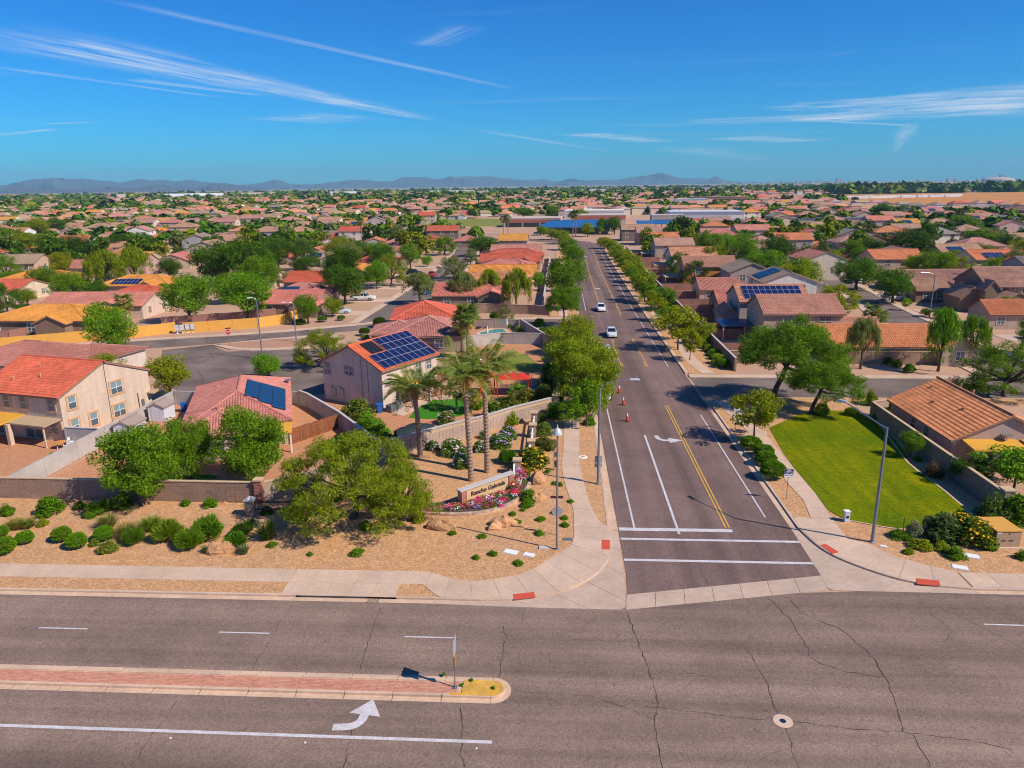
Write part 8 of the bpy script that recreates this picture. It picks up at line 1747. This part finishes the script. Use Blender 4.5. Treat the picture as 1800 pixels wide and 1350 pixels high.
bldg('long white flat roofed workshop behind the solar carport', 31, 590, -5, 46, 30, 5.4, (.62, .56, .50), ((-23, 23, 4.2, 5.0, (.66, .62, .60), 'fascia'), (-20, -14, 1, 3, (.1, .1, .1), 'window'), (-6, 0, 1, 3, (.1, .1, .1), 'window'), (8, 14, 1, 3, (.1, .1, .1), 'window')))
bldg('second shop with a red stripe behind the solar carport', 30, 500, -5, 34, 20, 5.5, (.55, .42, .34), ((-17, 17, 3, 5, (.45, .13, .08), 'fascia'), (-12, 12, .3, 2.6, (.05, .05, .06), 'window')))
t = bldg('white roofed workshop with an orange stripe right of the carport', 101, 512, -3, 48, 26, 6.6, (.50, .50, .54), ((-24, 24, 5.0, 6.2, (.30, .33, .40), 'fascia'), (-23, 12, 1.2, 2.6, (.70, .20, .06), 'stripe'), (14, 23, 2, 4.6, (.70, .66, .60), 'panel')))
bldg('low pale shop right of the orange striped workshop', 72, 485, -3, 20, 16, 5.5, (.40, .35, .32), ((-9, 9, 1, 3, (.06, .06, .07), 'window'),)); bldg('dark roofed canopy building far right of the workshops', 160, 430, -3, 60, 14, 5, (.12, .12, .14), ((-30, 30, 3.8, 4.8, (.3, .3, .34), 'fascia'),))
bldg('brick school like block in the distance right of centre', 190, 880, -6, 60, 30, 9, (.32, .15, .11), ((-30, 30, 7, 8.6, (.40, .25, .2), 'fascia'),)); bldg('pale blue roofed hall in the distance right of centre', 148, 830, -6, 34, 24, 8, (.50, .58, .60))
for k, (px, w_, dist, h_, c) in enumerate(((352, 90, 2300, 13, (.78, .80, .82)), (455, 80, 2500, 12, (.62, .50, .40)), (605, 60, 2350, 12, (.80, .80, .80)), (810, 110, 2300, 11, (.80, .79, .78)), (905, 130, 2100, 9, (.66, .48, .38)), (1040, 80, 2300, 10, (.78, .78, .78)), (1240, 100, 2500, 11, (.55, .56, .60)), (1105, 80, 2700, 12, (.70, .52, .42)), (250, 80, 2600, 12, (.64, .50, .40)))):
    a = math.atan((px-900)/1270)*.98-R(3.5); bldg('distant '+('white', 'tan', 'small white', 'long white', 'long pinkish', 'second small white', 'grey', 'pinkish', 'low tan')[k]+' warehouse near the horizon', dist*sin(a), dist*cos(a), -a*57.3, w_*1.7, 60, h_, c, name='warehouse', cat='warehouse')
gravel('field_pale', (.52, .32, .22), (.56, .36, .26), (.46, .28, .19), .02)
structure('field', MB().prism([(330, 1330), (372, 930), (440, 720), (900, 760), (1500, 1500), (700, 1500)], -.5, .25), 'field', 'orange brown bare field far on the right')
structure('field', MB().prism([(560, 2350), (1500, 2150), (2300, 2700), (700, 3000)], -.5, .3), 'field_pale', 'pale pinkish bare land near the right horizon')
# storage yard with rows of pale vehicles
sy_ = MB(); rr = random.Random(3)
for k in range(150): u_ = rr.random(); sy_.cbox(380+u_*250+rr.uniform(-3, 3), 1115+u_*85+rr.choice((-18, -6, 6, 18)), .25, rr.uniform(6, 10), rr.uniform(2.4, 3), rr.uniform(2.4, 3.6), rr.choice((0, .1)))
sy_.build('storage_yard_vehicles', 'white', kind='stuff', label='rows of pale stored vehicles beside the orange field')
# ------------------------------------------------------------------ the suburb going on to the horizon
FAN = lambda x, y: abs(math.atan2(x, y)+R(3.5)) < R(39)
def sector(x, y):
    a = math.degrees(math.atan2(x, y))+3.5
    return 'far left' if a < -26 else 'left' if a < -14 else 'left of centre' if a < -5 else 'centre' if a < 5 else 'right of centre' if a < 14 else 'right' if a < 26 else 'far right'
structure('park_grass', MB().sheet([(-100.72, 469.45), (-64.43, 473.30), (-26.04, 476.86), (-31.27, 573.79), (-80.68, 594.24), (-120.46, 573.37)], .05), 'dry_grass', 'dry yellow green park strip left of the shops')
def ordinal(n):
    t = ('', '', 'twenty', 'thirty', 'forty')[n//10]; u = ('', 'first', 'second', 'third', 'fourth', 'fifth', 'sixth', 'seventh', 'eighth', 'ninth')[n % 10]
    if n < 20: return ('tenth', 'eleventh', 'twelfth', 'thirteenth', 'fourteenth', 'fifteenth', 'sixteenth', 'seventeenth', 'eighteenth', 'nineteenth')[n-10]
    return t+'-'+u if u else t[:-1]+'ieth'
def tell_apart():
    byl = {}
    for o in COL.objects:
        if o.parent is None and o.get('group', '').startswith(('distant', 'shrubs', 'yard walls', 'weeds')): byl.setdefault(o['label'], []).append(o)
    W_ = ('leftmost', 'second from left', 'third from left', 'fourth from left', 'fifth from left', 'sixth from left', 'seventh from left', 'eighth from left', 'ninth from left', 'tenth from left')
    D_ = ('nearest', 'second nearest', 'third nearest', 'fourth nearest', 'fifth nearest', 'sixth nearest', 'seventh nearest', 'eighth nearest', 'ninth nearest', 'tenth nearest')
    for lab, os_ in byl.items():
        if len(os_) < 2: continue
        deep = os_[0]['group'].startswith(('shrubs', 'yard', 'weeds', 'distant street'))
        os_.sort(key=(lambda o: o.location.y) if deep else (lambda o: o.location.x/max(1, o.location.y)))
        for k, o in enumerate(os_):
            if deep and k >= 10: o['label'] = lab+', '+ordinal(k+1)+' nearest'; continue
            if k < 10: o['label'] = lab+', '+(D_ if deep else W_)[k]
            elif len(os_)-k <= 3: o['label'] = lab+', '+(('farthest', 'second farthest', 'third farthest') if deep else ('rightmost', 'second from right', 'third from right'))[len(os_)-k-1]
            else: o['label'] = lab+(', beyond the first ten' if deep else ', in the middle of the row')
rf = random.Random(77); n_far = 0; FARH = []
PAL = ['rose']*4+['pink']*2+['tan']*7+['dust']*8+['orange']*2+['apricot']*3+['red']+['gold']+['grey']*3
def resv(x, y):
    if -60 < x < 135 and 380 < y < 620 and not (x > 60 and y < 420): return True
    if -34 < x < 62 and 335 < y < 400: return True
    if -100 < x < -2 and 408 < y < 570 and x > -100+(y-408)*.1: return True      # shops
    if 290 < x and 690 < y < 1550 and x < 1500: return x > 330+(y-900)*.02
    if abs(x-11-coly(min(y, 300))) < 20 and y < 345: return True
    if -46 < x < -22 and y < 345: return True
    if 56 < x < 84 and y < 200: return True
    return False
for row_ in range(60):
    y0 = 150+row_*27+(12 if row_ % 2 else 0)
    for c_ in range(-90, 91):
        x = c_*16.5+rf.uniform(-2, 2)+row_*3.7 % 9; y = y0+rf.uniform(-4, 4)
        if not FAN(x, y) or resv(x, y): continue
        FARH.append((math.hypot(x, y), x, y))
FARH.sort()
PROTO = {}
def proto_mesh(ty, st, w, d):
    k = (ty, st, w, d)
    if k not in PROTO:
        e, r = (2.8, 4.7) if st == 1 else (5.4, 7.5); bl = [B_(ty, -w/2, w/2, -d/2, d/2, e, r)]
        bl.append(B_('gy', w*.08, w*.08+5.4, -d/2-2, 0, 2.7, 3.9) if st == 1 else B_('gx', -w/2-3, -w/2+.6, -d/2+.6, d/2-2, 2.8, 4.0))
        wm, rm = house_meshes(bl); PROTO[k] = (wm.mesh('wall', 'stucco'), rm.mesh('roof', ['roof_wave', 'roof_trim', 'ridge_cap']))
    return PROTO[k]
wf_, gf_, bf_, _g = window_meshes(1.4, 1.25, 2, .1)
CN_ = dict(rose='rose', pink='pink', tan='tan', dust='dusty brown', orange='orange', apricot='apricot', red='red', gold='gold', grey='grey')
REST = []
BUDGET = 226
for dist, x, y in FARH:
    if any((x-a)**2+(y-b)**2 < (c+7)**2 for a, b, c in OCC): continue
    if dist < 150 or (y < 345 and -64 < x < 60): continue
    if rf.random() < .06: continue
    if n_far < BUDGET:
        ty = rf.choice(('hip', 'gx', 'gx', 'hip', 'gy')); st = 2 if rf.random() < (.3 if x < 0 else .5) else 1; w, d = rf.choice(((14, 11), (13, 10), (12, 11))) if ty != 'gy' else (11, 12)
        rc = rf.choice(PAL); wc = rf.choice(('cream', 'tan', 'beige', 'white', 'grey', 'tan')); wm, rm = proto_mesh(ty, st, w, d); rz = rf.uniform(-.12, .12)+(-.0 if x > 0 else .12)
        where = 'left of the boulevard' if x < -60 else 'beyond the end of the boulevard' if x < 60 else 'right of the boulevard'
        near = 'nearer' if dist < 280 else 'middle' if dist < 380 else 'farther'
        sol = rf.random() < .14
        t = thing('house', '%s %s house, %s %s roof%s, %s' % (near, ('low', 'two storey')[st-1], CN_[rc], {'hip': 'hip', 'gx': 'gable', 'gy': 'front gabled'}[ty], ', solar' if sol else '', sector(x, y)), 'house', (x, y, 0), rz, 'distant houses '+where)
        link('wall', wm, t, color=tuple(v*rf.uniform(.9, 1.1) for v in WC[wc])); link('roof', rm, t, color=tuple(v*rf.uniform(.88, 1.12) for v in RC[rc]))
        for z_ in ((.9,) if st == 1 else (.9, 3.5)):
            for k in (-.28, .30) if st == 2 else (-.32, -.1):
                f = link('window', wf_, t, (w*k, -d/2, z_), 0, (.75, .7, .64)); link('pane', g_f, f) if False else link('pane', gf_, f)
            sd_ = 'E' if x < 0 else 'W'; f = link('window', wf_, t, (w/2 if x < 0 else -w/2, 0, z_), SIDE[sd_][2], (.75, .7, .64)); link('pane', gf_, f)
        if sol:
            F, _ = roof_polys(B_(ty, -w/2, w/2, -d/2, d/2, *((2.8, 4.7) if st == 1 else (5.4, 7.5)))); q = F[0] if ty != 'gy' else F[1]; solar(t, q, (w if ty != 'gy' else d)*.3, .8, 4, 2, 1.0, 1.6, 'solar_blue', .03)
        n_far += 1; OCC.append((x, y, 8))
    else: REST.append((x, y))
# ground between: side streets of the far blocks
# the houses too far away to pick apart: one mass
for row_ in range(60, 118):
    y0 = 150+row_*27+(row_-60)**1.5*1.2
    for c_ in range(-190, 191):
        x = c_*19+rf.uniform(-4, 4); y = y0+rf.uniform(-8, 8)
        if FAN(x, y) and not resv(x, y) and rf.random() < .85: REST.append((x, y))
def mass_houses():
    V, F_, T_ = [], [], []
    for x, y in REST:
        st = 2 if rf.random() < .35 else 1; e, r = (2.8, 4.8) if st == 1 else (5.4, 7.5); w, d = rf.uniform(11, 17), rf.uniform(9, 12); a = rf.uniform(-.3, .3)+(pi/2 if rf.random() < .3 else 0)
        c, s = cos(a), sin(a); rc = [v*rf.uniform(.85, 1.15) for v in RC[rf.choice(PAL)]]; wc = [v*rf.uniform(.9, 1.15) for v in WC[rf.choice(('cream', 'tan', 'beige', 'white', 'grey', 'white'))]]
        def P_(u, v, z): return (x+u*c-v*s, y+u*s+v*c, z)
        o = len(V); hip = w*.30 if rf.random() < .5 else -.3
        V.extend([P_(-w/2,-d/2,0),P_(w/2,-d/2,0),P_(w/2,d/2,0),P_(-w/2,d/2,0),P_(-w/2,-d/2,e),P_(w/2,-d/2,e),P_(w/2,d/2,e),P_(-w/2,d/2,e)])
        F_.extend([[o,o+1,o+5,o+4],[o+1,o+2,o+6,o+5],[o+2,o+3,o+7,o+6],[o+3,o,o+4,o+7]]); T_.extend([wc]*4)
        q = o+8; k = .4; V.extend([P_(-w/2-k,-d/2-k,e-.1),P_(w/2+k,-d/2-k,e-.1),P_(w/2+k,d/2+k,e-.1),P_(-w/2-k,d/2+k,e-.1),P_(-w/2+hip,0,r),P_(w/2-hip,0,r)])
        F_.extend([[q,q+1,q+5,q+4],[q+1,q+2,q+5],[q+2,q+3,q+4,q+5],[q+3,q,q+4]]); T_.extend([rc, rc if hip > 0 else wc, rc, rc if hip > 0 else wc])
    me = D.meshes.new('distant_houses'); me.from_pydata(V, [], F_); me.materials.append(MATS['toned'])
    a = me.color_attributes.new('tone', 'FLOAT_COLOR', 'CORNER'); cols = []
    for f, t in zip(F_, T_): cols.extend([*t, 1]*len(f))
    a.data.foreach_set('color', cols); me.update(); link('distant_houses', me, kind='stuff', label='mass of far off suburban houses reaching towards the horizon')
mass_houses()
# ---- trees of the suburb
n_tree = len(ALLT); TB = 300-n_tree-6; TRs = []
for row_ in range(54):
    y0 = 165+row_*15
    for c_ in range(-95, 96):
        x = c_*9.5+rf.uniform(-4.5, 4.5); y = y0+rf.uniform(-7, 7)
        if FAN(x, y) and not resv(x, y) and not (y < 345 and (-46 < x < -3 and not -29 < x < -24) ) and not (y < 130 and x < 34) and rf.random() < .30+.62*max(0, min(1, .5+.8*sin(x*.045+1.3*sin(y*.021))*cos(y*.052+.9*sin(x*.017)))): TRs.append((math.hypot(x, y), x, y))
TRs.sort(); MASS = []; placed = 0
for dist, x, y in TRs:
    if any((x-a)**2+(y-b)**2 < (c*.62)**2 for a, b, c in OCC): continue
    if dist < 330 and any((x-a)**2+(y-b)**2 < 36 for a, b in ALLT): continue
    if placed < TB and dist > 150:
        s = rf.uniform(5, 11); hh = s*rf.uniform(.75, 1.05); where = 'left of the boulevard' if x < -60 else 'beyond the end of the boulevard' if x < 60 else 'right of the boulevard'; col = rf.choice(('deep', 'mid', 'olive', 'dark', 'mid', 'deep', 'grey', 'yellow'))
        tree(rf.choice(('far', 'far2', 'far3') if dist > 265 else ('leafy', 'leafy2', 'leafy3', 'mesquite3', 'mesquite2')), x, y, s, hh, col, '%s %s tree between the roofs, %s' % ('nearer' if dist < 230 else 'middle' if dist < 320 else 'farther', {'deep': 'deep green', 'mid': 'mid green', 'olive': 'olive green', 'dark': 'very dark green', 'grey': 'grey green', 'yellow': 'yellow green'}[col], sector(x, y)), 'distant trees '+where); placed += 1
    else: MASS.append((x, y, rf.uniform(5, 10.5) if not (x > 230 and y > 560) else rf.uniform(3, 5)))
for k in range(3300):
    dist = 900+2600*rf.random()**1.15; a = rf.uniform(-R(39), R(39))-R(3.5); x, y = dist*sin(a), dist*cos(a)
    if not resv(x, y): MASS.append((x, y, rf.uniform(5, 12)*(1+dist/4000)))
for k in range(420):       # dark belt behind the orange field
    x = 560+rf.random()*700; MASS.append((x, 1480+rf.uniform(-60, 90)+x*.12, rf.uniform(12, 26)))
for k in range(22): MASS.append((300+rf.random()*95, 985+rf.uniform(-20, 40), rf.uniform(5, 8)))
def mass_trees():
    rg = np.random.default_rng(5); V = []; T_ = []
    pal = np.array([GREEN[k] for k in ('deep', 'mid', 'olive', 'mid', 'grey', 'deep', 'yellow')])
    for i, (x, y, s) in enumerate(MASS):
        dist = math.hypot(x, y); n = 130 if dist < 600 else 70 if dist < 1100 else 26; L = s*(.17 if n > 100 else .23 if n > 60 else .40)
        d = rg.normal(size=(n, 3)); d /= np.linalg.norm(d, axis=1)[:, None]; d[:, 2] = np.abs(d[:, 2])*.9-.12
        ph = rg.uniform(0, 6); k = 1+.25*np.sin(np.arctan2(d[:, 1], d[:, 0])*2+ph); c0_ = .62; p = d*(s/2)*(k*rg.uniform(.55, 1, n))[:, None]*np.array([1, 1, .95])+np.array([x, y, s*.33])
        nr = d+rg.normal(size=(n, 3))*.5+np.array([0, 0, .4]); nr /= np.linalg.norm(nr, axis=1)[:, None]; t = rg.normal(size=(n, 3)); t -= nr*(t*nr).sum(1)[:, None]; t /= np.linalg.norm(t, axis=1)[:, None]; b = np.cross(nr, t); sc = rg.uniform(.6, 1.3, n)[:, None]*L
        V.append(np.stack([p-t*sc, p+b*sc*.7, p+t*sc, p-b*sc*.7], 1).reshape(-1, 3)); c = pal[rg.integers(len(pal))]*rg.uniform(.5, .8); T_.append(np.repeat((c*rg.uniform(.6, 1.4, n)[:, None]), 4, 0))
    V = np.concatenate(V); T_ = np.concatenate(T_); me = raw_mesh('distant_trees', V, 4); me.materials.append(MATS['toned'])
    a = me.color_attributes.new('tone', 'FLOAT_COLOR', 'CORNER'); a.data.foreach_set('color', np.c_[T_, np.ones(len(T_))].astype(np.float32).ravel()); link('distant_trees', me, kind='stuff', label='far off mass of suburban trees reaching towards the horizon')
mass_trees()
# tiny skyline blocks and the pale dome on the right horizon
sk = MB(); rr = random.Random(4)
for k in range(60):
    a = R(rr.uniform(12, 31)); q = rr.uniform(9000, 9800); hh = rr.uniform(8, 30)*(2.2 if rr.random() < .2 else 1); sk.cbox(q*sin(a), q*cos(a), 0, rr.uniform(25, 70), 40, hh)
sk.build('skyline_blocks', 'block_grey', kind='stuff', label='tiny far off city blocks along the right horizon')
a = R(29.6); t = thing('stadium', 'pale domed stadium far away on the right horizon', 'stadium', (7600*sin(a), 7600*cos(a), 0)); MB().lathe([(120, 0), (122, 18), (112, 27), (78, 36), (30, 41), (2, 42)], 24).build('dome', 'concrete', t)
# mountains
def range_(name, dist, prof, depth, seed, lab, pxm):
    """prof: (bearing px, height px) pairs turned into a rugged ridge at real distance and height"""
    r = random.Random(seed); V = []; F_ = []; rows = 7
    xs = np.arange(prof[0][0], prof[-1][0]+.1, 3.0); hs = np.interp(xs, [p[0] for p in prof], [p[1] for p in prof]); rg = np.random.default_rng(seed)
    sm = np.array([np.convolve(rg.normal(size=len(xs)+8), np.ones(9)/3, 'valid') for _ in range(rows)]); ds = np.array([np.convolve(rg.normal(size=len(xs)+12), np.ones(13)/3.6, 'valid') for _ in range(rows)])
    for i, (px, h) in enumerate(zip(xs, hs)):
        a = math.atan((px-900)/1317)-R(3.5); h = max(0, h)*.95*dist/1317*cos(math.atan((px-900)/1317))
        for j in range(rows):
            f = (0, .22, .5, .8, 1.0, .55, 0)[j]; dd = dist+(j-4)*depth/4+ds[j][i]*depth*.10; z = h*f*(1+(sm[j][i]*.08 if 0 < j < 6 and j != 4 else sm[j][i]*.03))
            V.append((dd*sin(a), dd*cos(a), z-2 if j in (0, 6) else z))
    n = len(xs); F_ = [(i*rows+j, (i+1)*rows+j, (i+1)*rows+j+1, i*rows+j+1) for i in range(n-1) for j in range(rows-1)]
    o = MB().add(V, F_).build(name, 'mountain', kind='structure', label=lab); o.data.polygons.foreach_set('use_smooth', [True]*len(o.data.polygons))
range_('hills', 10500, [(-160,6),(-80,9),(0,9),(38,16),(60,10),(100,7),(150,7),(200,10),(238,6),(265,11),(288,12),(312,6),(325,9),(350,6),(375,12),(400,13),(425,8),(450,5),(480,0)], 900, 2, 'low purple hills on the left horizon', 1)
range_('mountains', 15500, [(-200,14),(-80,18),(0,15),(15,14),(42,18),(72,24),(110,24),(150,22),(190,19),(215,16),(250,22),(272,18),(288,20),(315,17),(338,19),(362,15),(400,12),(425,7),(462,12),(492,18),(512,10),(550,6),(580,11),(625,15),(650,15),(675,11),(695,12),(712,18),(750,19),(775,12),(797,20),(812,15),(832,15),(857,17),(900,12),(925,8),(960,13),(980,7),(1007,12),(1032,8),(1057,10),(1082,8),(1112,13),(1145,17),(1167,20),(1190,14),(1215,7),(1228,3),(1240,5),(1250,9),(1263,15),(1275,7),(1284,1),(1300,0)], 1500, 3, 'jagged blue mountain range along the horizon', 1)
range_('mountains', 18500, [(-200,10),(0,12),(60,14),(160,10),(300,12),(420,9),(520,8),(640,9),(760,15),(860,19),(900,14),(960,8),(1080,6),(1180,10),(1235,11),(1262,6),(1320,2),(1400,1),(1440,3),(1470,1),(1520,0)], 1500, 4, 'paler far mountain range behind the jagged one', 1)
# ------------------------------------------------------------------ haze
hz = MB().box(-20600, 20600, -20600, 20600, -3, 480); m_, N, L, out = nodes('haze_air')
pv_ = N.new('ShaderNodeVolumePrincipled'); pv_.inputs['Color'].default_value = (.40, .78, 1, 1); pv_.inputs['Density'].default_value = 6.5e-5; pv_.inputs['Anisotropy'].default_value = 0; L.new(pv_.outputs[0], out.inputs['Volume'])
hz.build('haze', 'haze_air', kind='stuff', label='thin blue haze over the plain')
tell_apart()
